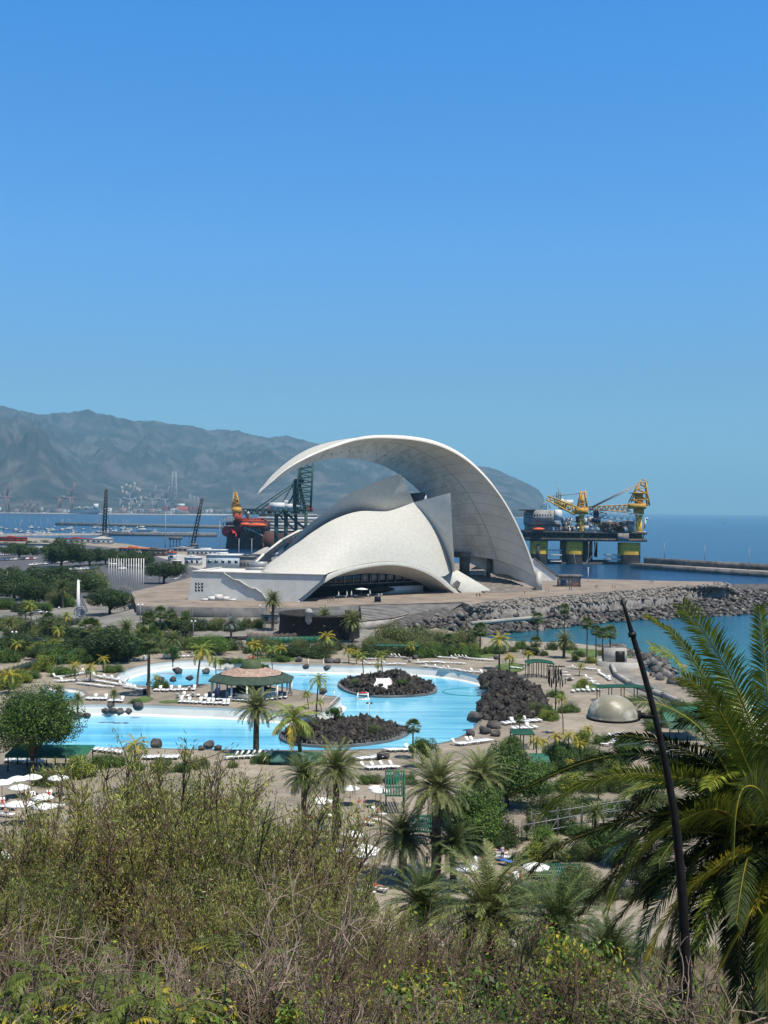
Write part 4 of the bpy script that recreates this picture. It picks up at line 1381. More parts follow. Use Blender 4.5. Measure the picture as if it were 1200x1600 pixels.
yel = mat('rig_yellow_paint', (0.80, 0.50, 0.06), (0.62, 0.37, 0.05), 0.15, 0.7, c3=(0.48, 0.29, 0.06), s3=0.12)
yelo = mat('crane_orange_yellow_paint', (0.62, 0.34, 0.05), (0.42, 0.22, 0.04), 0.4, 0.7)
blk = mat('rig_black_hull', (0.025, 0.027, 0.03), (0.045, 0.045, 0.045), 0.1, 0.7, c3=(0.08, 0.06, 0.05), s3=0.15)
gry = mat('rig_grey_module', (0.36, 0.36, 0.35), (0.20, 0.20, 0.195), 0.15, 0.7, c3=(0.16, 0.12, 0.09), s3=0.2)
rst = mat('rust_brown_steel', (0.17, 0.125, 0.10), (0.09, 0.075, 0.065), 0.3, 0.8)
org = mat('orange_lifeboat', (0.75, 0.12, 0.03), (0.6, 0.09, 0.03), 1.0, 0.5)
whm = mat('white_module', (0.66, 0.66, 0.63), (0.5, 0.5, 0.48), 0.3, 0.7)

YR = 862.0


def rg_(zx, zy, dy=0.0):
    return Q(820 + zx / 6.0, 740 + zy / 6.0, YR + dy)


def zbox(mb, x0, x1, y0, y1, d0, d1, m=0):
    """box from the rig's own elevation coordinates, depth d0..d1"""
    a = rg_(x0, y1, 0); b = rg_(x1, y0, 0)
    mb.bx(a.x, b.x, YR + d0, YR + d1, a.z, b.z, m)


rig = empty('oil_rig', (rg_(560, 860).x, YR + 25, 0), 'yellow and black semi-submersible oil rig with two cranes moored behind the wing', 'oil rig')
for (x0, x1, d0, d1, yt) in ((905, 1100, 0, 14, 640), (400, 560, 0, 14, 630), (600, 740, 40, 54, 640), (70, 228, 0, 14, 630)):
    a = rg_(x0, 0); b = rg_(x1, 0); cx, rx = (a.x + b.x) / 2, (b.x - a.x) / 2
    zt, zm = rg_(0, yt).z, rg_(0, 752).z
    ring = lambda z0, z1: [(cx + rx * sx * kx, YR + (d0 + d1) / 2 + (d1 - d0) / 2 * sy * ky, z0) for sx, sy, kx, ky in ((-1, -1, .7, 1), (1, -1, .7, 1), (1, -1, 1, .6), (1, 1, 1, .6), (1, 1, .7, 1), (-1, 1, .7, 1), (-1, 1, 1, .6), (-1, -1, 1, .6))]
    F8 = [[q, (q + 1) % 8, 8 + (q + 1) % 8, 8 + q] for q in range(8)]
    mb = MB(); mb.add(ring(zm, 0) + ring(zt, 0), F8, 0)
    mb.add(ring(-3, 0) + ring(zm, 0), F8, 1)
    for k_ in (.5,):
        zb = zm + (zt - zm) * k_; mb.bx(cx - rx * .7, cx + rx * .7, YR + d0 - 0.25, YR + d0 - 0.05, zb, zb + 0.2, 1)
    part(mb, 'column', [yel, blk], rig)
mb = MB()
zbox(mb, 60, 1110, 838, 872, 2, 14); zbox(mb, 60, 900, 838, 872, 44, 56); zbox(mb, 350, 402, 630, 850, 3, 12); zbox(mb, 560, 600, 640, 850, 5, 12); zbox(mb, 740, 752, 650, 800, 30, 40); zbox(mb, 110, 140, 660, 850, -1, 5)
part(mb, 'pontoon', blk, rig)
mb = MB()
zbox(mb, 0, 1140, 548, 560, -2, 58); zbox(mb, 0, 1140, 612, 628, -2, 58)
for q in range(24):
    x = 20 + q * 46
    mb.beam(rg_(x, 556, -1), rg_(x + 23, 618, -1), 0.7); mb.beam(rg_(x + 23, 618, -1), rg_(x + 46, 556, -1), 0.7)
zbox(mb, 60, 1100, 560, 612, 8, 54)
part(mb, 'main_deck', mat('rig_deck_steel', (.075, .075, .08), (.04, .04, .042), .3, c3=(.13, .10, .07), s3=.2), rig)
mb = MB(); zbox(mb, 20, 275, 342, 480, 0, 22); zbox(mb, 30, 270, 480, 545, 4, 22)
part(mb, 'accommodation_block', gry, rig)
mb = MB()
for r_ in range(3):
    for c_ in range(9):
        zbox(mb, 40 + c_ * 25, 50 + c_ * 25, 380 + r_ * 32, 390 + r_ * 32, -0.3, 0.1)
part(mb, 'window_row', M['glass'], rig)
mb = MB(); zbox(mb, 282, 350, 338, 440, 0, 14); zbox(mb, 385, 470, 245, 300, 8, 16); zbox(mb, 560, 680, 490, 545, -1, 8); zbox(mb, 290, 410, 285, 300, 3, 10); zbox(mb, 345, 400, 300, 340, 6, 16)
part(mb, 'white_module', whm, rig)
mb = MB()
a = rg_(-30, 345); b = rg_(92, 345); mb.bx(a.x, b.x, YR - 6, YR + 18, a.z, a.z + 0.8)
truss(mb, rg_(0, 360, 4), rg_(90, 400, 4), 3, 3, 5, .4)
part(mb, 'helideck', blk, rig)
mb = MB(); rgr = np.random.default_rng(3)
for q in range(150):
    x = rgr.uniform(235, 1020); h = rgr.uniform(12, 60); wv = rgr.uniform(8, 45); y1 = rgr.choice([545, 545, 500, 460]);
    if y1 == 460 and not (360 < x < 660): y1 = 500
    d0 = rgr.uniform(-2, 40)
    zbox(mb, x, x + wv, y1 - h, y1, d0, d0 + rgr.uniform(3, 9), int(rgr.integers(3)))
for q in range(90):
    x = rgr.uniform(235, 1030); y = rgr.uniform(430, 545); d0 = rgr.uniform(-3, 10)
    if rgr.random() < .5: mb.beam(rg_(x, y, d0), rg_(x, y + rgr.uniform(15, 60), d0), .35, m=2)
    else: mb.beam(rg_(x, y, d0), rg_(x + rgr.uniform(20, 80), y, d0), .35, m=0)
zbox(mb, 715, 1040, 455, 548, 12, 40, 1); zbox(mb, 940, 1035, 450, 545, 2, 12, 0)
part(mb, 'topside_equipment', [gry, rst, whm], rig)
mb = MB(); zbox(mb, 868, 966, 560, 632, -4, 6); part(mb, 'grey_container', gry, rig)
mb = MB(); a = rg_(130, 522, -3); W, Fc = ico(2); mb.add(W * np.array([4.6, 1.6, 1.3]) + np.array(a), Fc); part(mb, 'lifeboat', org, rig, True)
mb = MB(); truss(mb, rg_(690, 375, -2), rg_(1060, 415, -2), 6, 5, 12, .45)
part(mb, 'lattice_bridge', M['steel'], rig)
# mast and radar dome
mb = MB(); mb.beam(rg_(316, 110, 6), rg_(318, 250, 6), .5); mb.beam(rg_(306, 125, 6), rg_(332, 125, 6), .4); mb.beam(rg_(308, 145, 6), rg_(330, 145, 6), .4)
truss(mb, rg_(318, 170, 6), rg_(318, 250, 6), 3, 3, 5, .3)
mb.beam(rg_(140, 335, 6), rg_(190, 265, 6), .5); mb.beam(rg_(200, 335, 6), rg_(205, 240, 6), .5); mb.beam(rg_(240, 330, 6), rg_(210, 250, 6), .5)
part(mb, 'mast', M['steel'], rig)
mb = MB(); mb.add(W * 2.3 + np.array(rg_(345, 262, 8)), Fc); mb.add(W * 2.0 + np.array(rg_(305, 268, 8)), Fc); part(mb, 'radar_dome', whm, rig, True)
# crane pedestals, cabs, towers, booms
for x0, x1, y0, y1, d in ((1040, 1100, 385, 640, 3), (512, 556, 385, 618, 1), (655, 700, 460, 632, 6)):
    a = rg_((x0 + x1) / 2, y1, d); b = rg_((x0 + x1) / 2, y0, d); r_ = (rg_(x1, 0).x - rg_(x0, 0).x) / 2
    mb = MB(); mb.tube([a, b], r_, 16); mb.tube([b, b - Vector((0, 0, 1))], r_ * 1.35, 16); mb.tube([a.lerp(b, .35), a.lerp(b, .38)], r_ * 1.15, 16)
    part(mb, 'crane_pedestal', yel, rig, label=None)
mb = MB(); zbox(mb, 985, 1130, 282, 330, -3, 9); mb.tube([rg_(1068, 380, 3), rg_(1068, 330, 3)], 4, 12)
a, b = rg_(1070, 285, 3), rg_(1108, 70, 3); truss(mb, a, b, 14, 9, 8, .8, .28); zbox(mb, 1045, 1110, 175, 280, 0, 6); zbox(mb, 1000, 1130, 178, 186, -2, 8); mb.beam(rg_(1100, 58, 3), rg_(1128, 58, 3), 1.0); mb.beam(rg_(1120, 90, 3), rg_(1150, 90, 3), .7); mb.beam(rg_(1148, 90, 3), rg_(1148, 60, 3), .6)
part(mb, 'crane_tower', yelo, rig)
mb = MB(); truss(mb, rg_(990, 322, 3), rg_(600, 325, 3), 5, 5, 16, .7, .5); part(mb, 'crane_boom', yelo, rig)
mb = MB()
for k_ in range(4): mb.beam(rg_(1090 + k_ * 3, 75 + k_ * 8, 1 + k_), rg_(612 + k_ * 8, 318, 1 + k_), .38)
part(mb, 'crane_cable', M['steel'], rig)
mb = MB(); zbox(mb, 480, 586, 320, 382, -3, 8); a, b = rg_(538, 320, 2), rg_(545, 165, 2); truss(mb, a, b, 7, 5, 6, .8, .4); zbox(mb, 528, 556, 200, 318, 0, 4); mb.beam(rg_(572, 160, 2), rg_(572, 235, 2), .5)
part(mb, 'crane_tower', yelo, rig)
mb = MB(); truss(mb, rg_(482, 352, 2), rg_(208, 226, 2), 6, 5, 13, .8, .5); part(mb, 'crane_boom', yel, rig)
mb = MB(); mb.beam(rg_(535, 180, 1), rg_(232, 215, 1), .4); mb.beam(rg_(535, 184, 3), rg_(262, 213, 3), .4); part(mb, 'crane_cable', M['steel'], rig)
mb = MB(); zbox(mb, 640, 712, 415, 460, 0, 8); zbox(mb, 655, 700, 350, 415, 2, 6); truss(mb, rg_(600, 350, 3), rg_(760, 400, 3), 4, 4, 6, .4)
part(mb, 'winch_house', mat('navy_paint', (0.03, 0.05, 0.10), (0.02, 0.03, 0.06), 1), rig)
mb = MB()
for (x0, x1, y) in ((1100, 1140, 545), (1100, 1145, 630), (235, 345, 715), (235, 345, 760), (760, 900, 760), (760, 900, 800), (240, 345, 820)):
    zbox(mb, x0, x1, y, y + 8, 0, 8)
for q in range(10): mb.beam(rg_(765 + q * 14, 770, 2), rg_(772 + q * 14, 830, 2), .4)
for q in range(5): mb.beam(rg_(240 + q * 25, 715, 2), rg_(240 + q * 25, 840, 2), .4)
mb.beam(rg_(1120, 520, 2), rg_(1135, 420, 2), 1.2); mb.beam(rg_(1135, 420, 2), rg_(1155, 425, 2), 1.6)
part(mb, 'walkway', whm, rig)
mb = MB(); mb.tube(crom([rg_(668, 640, -2), rg_(650, 730, -2), rg_(610, 800, -2), rg_(560, 850, -2)], 16), .3, 5); mb.tube(crom([rg_(460, 750, -2), rg_(480, 850, -2), rg_(540, 862, -2), rg_(590, 800, -2), rg_(600, 640, -2)], 16), .3, 5); part(mb, 'mooring_hose', M['steel'], rig)

# ---------------------------------------------------------------- the red rig and the green gantry crane, left of the hall
def lr(zx, zy, Y): return Q(340 + zx / 6.667, 720 + zy / 6.667, Y)


def lbox(mb, x0, x1, y0, y1, Y0, Y1, m=0):
    a = lr(x0, y1, Y0); b = lr(x1, y0, Y0); mb.bx(a.x, b.x, Y0, Y1, a.z, b.z, m)


red = mat('rig_red_paint', (0.40, 0.055, 0.035), (0.28, 0.045, 0.03), 0.1, 0.7, c3=(0.15, 0.05, 0.04), s3=0.1)
mar = mat('dark_maroon_hull', (0.09, 0.035, 0.035), (0.05, 0.025, 0.027), 0.08, 0.8, c3=(0.12, 0.09, 0.07), s3=0.1)
grn = mat('dark_green_steel', (0.03, 0.085, 0.075), (0.02, 0.055, 0.05), 0.4, 0.7)
Y1 = 1110.0
rr_root = empty('red_oil_rig', (lr(270, 900, Y1).x, Y1 + 20, 0), 'dark red rig with an orange lifeboat and yellow crane tower moored left of the hall', 'oil rig')
for x0, x1, d_ in ((92, 200, 0), (240, 330, 0), (380, 470, 0), (150, 260, 40), (300, 400, 40)):
    mb = MB(); lbox(mb, x0, x1, 690, 940, Y1 + d_, Y1 + d_ + 20); part(mb, 'column', mar, rr_root)
mb = MB(); lbox(mb, 85, 475, 860, 940, Y1 + 2, Y1 + 18); part(mb, 'pontoon', mar, rr_root)
mb = MB(); lbox(mb, 480, 600, 760, 940, Y1 + 10, Y1 + 30); part(mb, 'side_module', mar, rr_root)
mb = MB(); lbox(mb, 88, 480, 640, 735, Y1 - 2, Y1 + 62); part(mb, 'main_deck', mar, rr_root)
mb = MB(); lbox(mb, 180, 460, 612, 650, Y1, Y1 + 50)
for q in range(9): lbox(mb, 190 + q * 32, 206 + q * 32, 596, 614, Y1, Y1 + 12)
for q in range(7): mb.beam(lr(470 - q * 3, 600 + 0, Y1), lr(600, 690, Y1), .3)
part(mb, 'upper_deck', red, rr_root)
mb = MB(); truss(mb, lr(58, 635, Y1), lr(180, 635, Y1), 8, 20, 8, .7); lbox(mb, 56, 175, 608, 614, Y1 - 8, Y1 + 14); part(mb, 'helideck', M['steel'], rr_root)
mb = MB()
for zx, zy, r_ in ((98, 735, 5.2), (150, 765, 3.6), (170, 780, 2.6)):
    p = lr(zx, zy, Y1 - 5); mb.tube([p, p + Vector((0, 5, 0))], r_, 18)
lbox(mb, 70, 180, 742, 768, Y1 - 4, Y1)
part(mb, 'winch_drum', mat('bright_red_drum', (0.6, 0.04, 0.05), (0.45, 0.03, 0.04), .5), rr_root)
mb = MB(); mb.add(W * np.array([9.5, 2.2, 2.2]) + np.array(lr(412, 672, Y1 - 4)), Fc); mb.add(W * np.array([5, 2, 2]) + np.array(lr(290, 664, Y1 - 4)), Fc); part(mb, 'lifeboat', org, rr_root, True)
mb = MB()
for q in range(6): mb.beam(lr(275 + q * 30, 695, Y1 - 2), lr(300 + q * 30, 740, Y1 - 2), .5)
mb.beam(lr(280, 690, Y1 - 3), lr(470, 780, Y1 - 3), .8)
part(mb, 'davit', whm, rr_root)
mb = MB(); a = lr(205, 640, Y1); b = lr(205, 548, Y1); mb.tube([a, b], 4.4, 14); part(mb, 'crane_pedestal', red, rr_root)
mb = MB(); lbox(mb, 152, 236, 486, 548, Y1 - 4, Y1 + 6); truss(mb, lr(195, 490, Y1), lr(184, 330, Y1), 7.5, 6, 7, .9, .3); lbox(mb, 170, 212, 400, 490, Y1 - 1, Y1 + 2); lbox(mb, 178, 190, 322, 332, Y1, Y1 + 2); part(mb, 'crane_tower', yelo, rr_root)
mb = MB(); mb.beam(lr(236, 530, Y1), lr(340, 515, Y1), 1.0); mb.beam(lr(300, 512, Y1 + 4), lr(340, 640, Y1 + 4), 4.5); part(mb, 'crane_boom', M['steel'], rr_root)

Y2 = 1060.0
gc = empty('gantry_crane', (lr(760, 860, Y2).x, Y2 + 10, 0), 'tall green container gantry crane with raised boom seen under the wing tip', 'crane')
mb = MB()
for zx in (612, 712): mb.beam(lr(zx, 545, Y2), lr(zx, 930, Y2), 3.4, 3.4)
for zx, zx2 in ((812, 822), (922, 918)): mb.beam(lr(zx, 500, Y2 + 14), lr(zx2, 930, Y2 + 14), 3.0, 3.0)
mb.beam(lr(600, 738, Y2), lr(730, 738, Y2), 2.0); mb.beam(lr(800, 738, Y2 + 14), lr(930, 738, Y2 + 14), 2.0)
mb.beam(lr(712, 545, Y2), lr(900, 700, Y2), 2.0); mb.beam(lr(622, 545, Y2), lr(800, 720, Y2), 1.5); mb.beam(lr(712, 735, Y2), lr(820, 735, Y2 + 14), 1.6)
part(mb, 'leg', grn, gc)
mb = MB(); truss(mb, lr(262, 528, Y2), lr(930, 528, Y2), 4.6, 9, 22, .9); lbox(mb, 300, 900, 514, 522, Y2 - 5, Y2 + 5); lbox(mb, 680, 724, 488, 548, Y2 - 6, Y2 + 6); part(mb, 'girder', grn, gc)
mb = MB(); lbox(mb, 540, 700, 436, 506, Y2 - 5, Y2 + 7); lbox(mb, 700, 780, 448, 506, Y2 - 5, Y2 + 7); lbox(mb, 815, 860, 455, 490, Y2 - 5, Y2 + 7); lbox(mb, 690, 730, 412, 440, Y2 - 3, Y2 + 3); part(mb, 'machine_house', whm, gc)
mb = MB()
mb.beam(lr(802, 520, Y2), lr(802, 215, Y2), 3.2, 3.2); mb.beam(lr(835, 520, Y2 + 6), lr(830, 200, Y2 + 6), 2.4); mb.beam(lr(850, 240, Y2), lr(915, 520, Y2), 2.8); mb.beam(lr(790, 222, Y2), lr(900, 216, Y2), 3.0)
mb.beam(lr(822, 190, Y2), lr(822, 230, Y2), 4.0); mb.beam(lr(845, 250, Y2), lr(710, 505, Y2), 1.5)
part(mb, 'mast', grn, gc)
mb = MB(); truss(mb, lr(890, 520, Y2), lr(925, 10, Y2), 14, 10, 20, 1.3, .85); part(mb, 'boom', grn, gc)
mb = MB()
for a, b in (((798, 232), (385, 512)), ((806, 250), (440, 512)), ((798, 225), (680, 430)), ((850, 230), (868, 60)), ((860, 500), (872, 30))): mb.beam(lr(*a, Y2), lr(*b, Y2), .9)
part(mb, 'stay_cable', grn, gc)

# the layered grey ship behind the gantry crane
Y3 = 1200.0
sh = empty('cruise_ship', (lr(700, 800, Y3).x, Y3 + 15, 0), 'long grey ship with many stacked white decks behind the green gantry crane', 'ship')
mb = MB(); lbox(mb, 380, 1150, 740, 960, Y3, Y3 + 28); part(mb, 'hull', mar, sh)
for q in range(6):
    y = 720 - q * 33
    mb = MB(); lbox(mb, 400 + q * 6, 1100 - q * 14, y, y + 22, Y3 + 3 + q, Y3 + 26)
    part(mb, 'deck_level', gry if q % 2 else whm, sh)
    mb = MB(); lbox(mb, 404 + q * 6, 1094 - q * 14, y + 22, y + 33, Y3 + 5 + q, Y3 + 24)
    part(mb, 'window_band', M['glass'], sh)
mb = MB(); lbox(mb, 520, 560, 470, 560, Y3 + 8, Y3 + 16); lbox(mb, 930, 990, 490, 530, Y3 + 8, Y3 + 16); mb.add([tuple(lr(925, 490, Y3 + 8)), tuple(lr(995, 490, Y3 + 8)), tuple(lr(955, 458, Y3 + 8)), tuple(lr(925, 490, Y3 + 16)), tuple(lr(995, 490, Y3 + 16)), tuple(lr(955, 458, Y3 + 16))], [(0, 1, 2), (5, 4, 3), (0, 3, 4, 1), (1, 4, 5, 2), (2, 5, 3, 0)]); part(mb, 'funnel', red, sh)

# ---------------------------------------------------------------- far port under the mountains
CRH = mat('far_crane_house', (.27, .27, .27), (.2, .2, .2), .02)
def far_crane(px, Y, h_px, lean, lab, red_=False):
    b = Q(px, 803, Y); b.z = 3; k_ = Y / FPX
    t = empty('container_crane', b, lab, 'crane', 'container cranes of the far port')
    col = mat('far_crane_red', (0.17, 0.10, 0.095), (0.13, 0.08, 0.075), .01) if red_ else mat('far_crane_grey', (0.16, 0.17, 0.19), (0.12, 0.13, 0.14), .01)
    h = h_px * k_
    mb = MB(); w_ = 0.04 * h + 2.0
    for sx in (-.22, .22):
        for sy in (-.12, .12): mb.beam((sx * h, sy * h, 0), (sx * h * .8, sy * h, .5 * h), w_)
    mb.build('leg', col, t)
    MB().beam((-.45 * h, 0, .5 * h), (.35 * h, 0, .5 * h), w_ * 1.4).build('girder', col, t)
    mb = MB(); mb.beam((.16 * h, 0, .5 * h), (.16 * h + lean * h, 0, h), w_ * 1.2); mb.beam((0, 0, .5 * h), (.1 * h, 0, .72 * h), w_); mb.build('boom', col, t)
    MB().box((-.06 * h, 0, .54 * h), (.13 * h, .10 * h, .055 * h)).build('machine_house', CRH, t)


for px, h, ln, lab, rd in ((2, 48, .12, 'reddish container crane at the left edge of the far port', True), (36, 20, 0, 'low container crane leftmost of the three by the white roofs', True), (45, 20, 0, 'low container crane in the middle of the three by the white roofs', True),
                           (56, 20, 0, 'low container crane rightmost of the three by the white roofs', True), (102, 48, .16, 'tall leaning container crane right of the low reddish ones', True), (197, 45, .14, 'first tall crane boom right of the white terraced hillside houses', False),
                           (230, 45, .15, 'second tall crane boom in the middle of the far port', False), (251, 44, .15, 'third tall crane boom in the far port', False)):
    far_crane(px, 6400 + px * 2, h, ln, lab, rd)
b = Q(272, 803, 6900); b.z = 3
t = empty('drilling_derrick', b, 'tallest pale lattice derrick standing on the reddish ship in the far port', 'derrick')
mb = MB(); truss(mb, (0, 0, 30), (0, 0, 255), 34, 34, 14, 4.5, .5); mb.build('lattice', CRH, t)
mb = MB(); mb.bx(-70, 150, 0, 30, 0, 45); mb.build('hull', red, t)
mb = MB(); mb.bx(-60, -20, 2, 28, 45, 75); mb.bx(20, 60, 2, 28, 45, 62); mb.build('deckhouse', whm, t)
for q, px in enumerate((297, 303, 309, 315)):
    p = Q(px, 803, 6900); p.z = 3
    tt = empty('jackup_leg', p, ['first', 'second', 'third', 'last'][q] + ' from the left of four pale lattice legs right of the far derrick', 'lattice tower')
    mb = MB(); truss(mb, (0, 0, 0), (0, 0, 120 - q * 9), 10, 10, 9, 2.2); mb.build('lattice', CRH, tt)
p = Q(133, 803, 6300); p.z = 0
t = empty('container_ship', p, 'long dark blue container ship at the far quay below the bright scree slope', 'ship')
mb = MB(); mb.add([(-95, 0, 4), (70, 0, 0), (80, 0, 28), (-80, 0, 24), (-95, 25, 4), (70, 25, 0), (80, 25, 28), (-80, 25, 24)], [(0, 1, 2, 3), (7, 6, 5, 4), (3, 2, 6, 7), (1, 5, 6, 2), (0, 3, 7, 4)]); mb.build('hull', mat('navy_hull', (0.03, 0.06, 0.12), (0.03, 0.05, 0.09), .02), t)
mb = MB(); mb.bx(45, 68, 3, 22, 26, 58); mb.build('bridge', whm, t)
mb = MB()
for q in range(8): mb.bx(-70 + q * 14, -58 + q * 14, 3, 22, 25, 32 + (q * 5) % 13)
mb.build('container_stack', gry, t)
# warehouses and sheds of the far port, each its own building
rgf = np.random.default_rng(8)
CC = [mat('far_white', (0.62, 0.62, 0.60), (0.5, 0.5, 0.48), .02), mat('far_pink', (0.38, 0.24, 0.22), (0.3, 0.2, 0.18), .02), mat('far_tan', (0.38, 0.34, 0.27), (0.3, 0.27, 0.22), .02), mat('far_grey', (0.24, 0.25, 0.26), (0.2, 0.2, 0.21), .02)]
CN = ['white', 'pinkish', 'tan', 'grey']
for q in range(46):
    px = -5 + q * 8.6 + rgf.uniform(-2, 2); Y = rgf.uniform(6420, 6700) if px < 290 else 7350
    p = Q(px, 803, Y); p.z = 3.5
    ci = int(rgf.integers(4)); w_ = rgf.uniform(14, 46); h = rgf.uniform(9, 34)
    t = empty('warehouse', p, None, 'warehouse', 'sheds along the far port quay')
    tag(t, f'{CN[ci]} flat-roofed shed in the row along the far port quay')
    mb = MB(); mb.bx(-w_ / 2, w_ / 2, 0, 26, 0, h); mb.build('wall', CC[ci], t)
    mb = MB(); mb.bx(-w_ / 2 - 1, w_ / 2 + 1, -1, 27, h, h + 1.6); mb.build('roof', CC[(ci + 2) % 4 if ci else 0], t)
    mb = MB()
    for r_ in range(2): mb.bx(-w_ / 2 + 3, w_ / 2 - 3, -.4, -.1, h * (.3 + .35 * r_), h * (.42 + .35 * r_))
    mb.build('window_band', M['dconc'], t)
# white houses climbing the slope above
for q in range(22):
    px = 190 + rgf.uniform(0, 22) + (q % 3) * 6; py = 755 + q * 2.0
    p = Q(px, py, 7400)
    t = MB().bx(-6, 6, 0, 12, -20, 6).build('terraced_house', CC[2]); t.location = p
    tag(t, 'tiny pale house of the village climbing the slope behind the far cranes', 'house', 'white houses on the slope behind the cranes')

# ---------------------------------------------------------------- piers, marina, boats
def pier(pxa, pya, pxb, pyb, w_, h, name, label, m=None):
    a, b = G(pxa, pya, 0), G(pxb, pyb, 0); c = (a + b) / 2; L = (b - a).length
    mb = MB().box((c.x, c.y, h / 2 - .5), (L, w_, h + 1), math.atan2(b.y - a.y, b.x - a.x)).box((c.x, c.y - w_ * .35, h + .6), (L, .8, 1.2), math.atan2(b.y - a.y, b.x - a.x), 1)
    tag(mb.build(name, [m or M['dconc'], M['conc']]), label, 'pier')


pier(90, 820.5, 360, 826, 14, 5, 'pier', 'long dark pier farthest out across the inner harbour')
pier(160, 836.5, 338, 838.5, 9, 4, 'pier', 'nearer dark pier with a crane at its end in the inner harbour')
pier(-60, 838, 170, 836.5, 6, 2, 'pontoon_pier', 'pale marina pontoon at the left, closest to the trees', M['conc'])


def sailboat(hc):
    t = empty('sailboat', (0, 0, 0))
    s_ = np.linspace(-1, 1, 9); mb = MB()
    V = []
    for x in s_:
        w_ = 1.7 * (1 - abs(x) ** 2.6 * (0.9 if x > 0 else .35)); V.append([(x * 6, -w_, 1.2), (x * 5.5, -w_ * .6, -.2), (x * 5.5, w_ * .6, -.2), (x * 6, w_, 1.2), (x * 6, -w_, 1.2)])
    mb.grid(np.array(V)); mb.build('hull', hc, t)
    MB().bx(-2.5, 2, -.9, .9, 1.2, 1.9).build('cabin', whm, t)
    mb = MB(); mb.tube([(0.8, 0, 1.2), (0.8, 0, 15)], .16, 5); mb.beam((.8, 0, 2.6), (-4.2, 0, 2.6), .25); mb.beam((5.6, 0, 1.3), (.8, 0, 14.6), .05); mb.beam((-5.6, 0, 1.3), (.8, 0, 14.6), .05); mb.build('mast', M['steel'], t)
    return t


def motorboat(hc):
    t = empty('motorboat', (0, 0, 0)); mb = MB(); V = []
    for x in np.linspace(-1, 1, 9):
        w_ = 2.0 * (1 - max(0, x) ** 2.2 * .95); V.append([(x * 6.5, -w_, 1.7 + .5 * max(0, x)), (x * 5.8, -w_ * .7, -.2), (x * 5.8, w_ * .7, -.2), (x * 6.5, w_, 1.7 + .5 * max(0, x)), (x * 6.5, -w_, 1.7 + .5 * max(0, x))])
    mb.grid(np.array(V)); mb.build('hull', hc, t)
    MB().bx(-4, 2, -1.5, 1.5, 1.7, 3.0).bx(-3, 1, -1.3, 1.3, 3.5, 4.6).build('cabin', whm, t)
    MB().bx(-3.8, 2.1, -1.53, 1.53, 3.0, 3.5).build('window_band', M['glass'], t)
    return t


sb, mo = Proto(sailboat(M['white'])), Proto(motorboat(M['white']))
rgb = np.random.default_rng(4)
for q in range(38):
    px = rgb.uniform(-5, 205); py = rgb.choice([824.0, 828.0, 832.0]) + rgb.uniform(-.6, .6)
    sb.put(G(px, py, 0), R(80) + rgb.uniform(-.3, .3), rgb.uniform(.8, 1.4), 'moored white sailboat in the ' + {824.0: 'farthest', 828.0: 'middle', 832.0: 'nearest'}[float(round(py / 4) * 4)] + ' row of the left marina', 'sailboat', 'sailboats in the left marina, row %d' % (round(py / 4) * 4 // 4 - 205))
for q in range(30):
    px = rgb.uniform(-5, 215); py = rgb.choice([826.0, 830.5, 834.5]) + rgb.uniform(-.5, .5)
    mo.put(G(px, py, 0), rgb.uniform(0, 3), rgb.uniform(.7, 1.2), 'small white motorboat moored in the crowded marina at left', 'motorboat', 'motorboats moored in the left marina')
mo.put(G(224, 831, 0), .2, 2.0, 'largest white yacht lying alone off the far pier', 'yacht'); mo.put(G(243, 833, 0), .1, 1.2, 'small white boat just right of the largest yacht', 'boat')
mo.put(G(300, 836, 0), .1, 1.0, 'white boat moored at the nearer pier by the leaning crane', 'boat')
rb = motorboat(red); rb.location = G(193, 834, 0); tag(rb, 'small red workboat near the root of the inner pier', 'boat')
for px, py, s_ in ((1131, 818, 1.0),):
    sb.put(G(px, py, 0), 1.2, 2.2, 'lone white sailing boat far out on the open sea at right', 'sailboat')

for (bx_, by_, tx, ty, lab) in ((163, 838, 166, 765, 'dark lattice boom crane standing upright on the inner quay above the trees'), (301, 856, 316, 779, 'dark leaning lattice boom crane on a barge at the end of the nearer pier')):
    a = G(bx_, by_, 0); b = Q(tx, ty, a.y); t = empty('harbour_crane', a, lab, 'crane')
    mb = MB(); k_ = a.y / FPX; truss(mb, a + Vector((0, 0, 3)), b, 5 * k_, 5 * k_, 14, 1.1 * k_ if k_ > .7 else .7, .6); part(mb, 'boom', M['black'], t)
    mb = MB(); mb.bx(a.x - 7 * k_, a.x + 7 * k_, a.y - 4, a.y + 5, a.z + .5, a.z + 2.5 * k_); mb.bx(a.x - 3 * k_, a.x + 8 * k_, a.y - 3, a.y + 3, a.z + 2.5 * k_, a.z + 7 * k_); part(mb, 'cab', M['dconc'], t)
    mb = MB(); mb.beam(a + Vector((8 * k_, 0, 6 * k_)), b, .3 * k_); mb.beam(a + Vector((-6 * k_, 0, 14 * k_)), b, .3 * k_); mb.beam(a + Vector((-6 * k_, 0, 3)), a + Vector((-6 * k_, 0, 14 * k_)), .5 * k_); part(mb, 'cable', M['black'], t)
a = G(274, 852, 0); t = empty('dolphin_platform', a, 'small dark platform on piles standing in the harbour water', 'platform')
mb = MB(); mb.bx(-6.5, 6.5, -4, 4, 6, 9); mb.build('deck', M['dconc'], t)
for sx in (-5, -1.6, 1.6, 5): MB().bx(sx - .4, sx + .4, -3, -2.2, -2, 6).build('pile', M['dconc'], t)

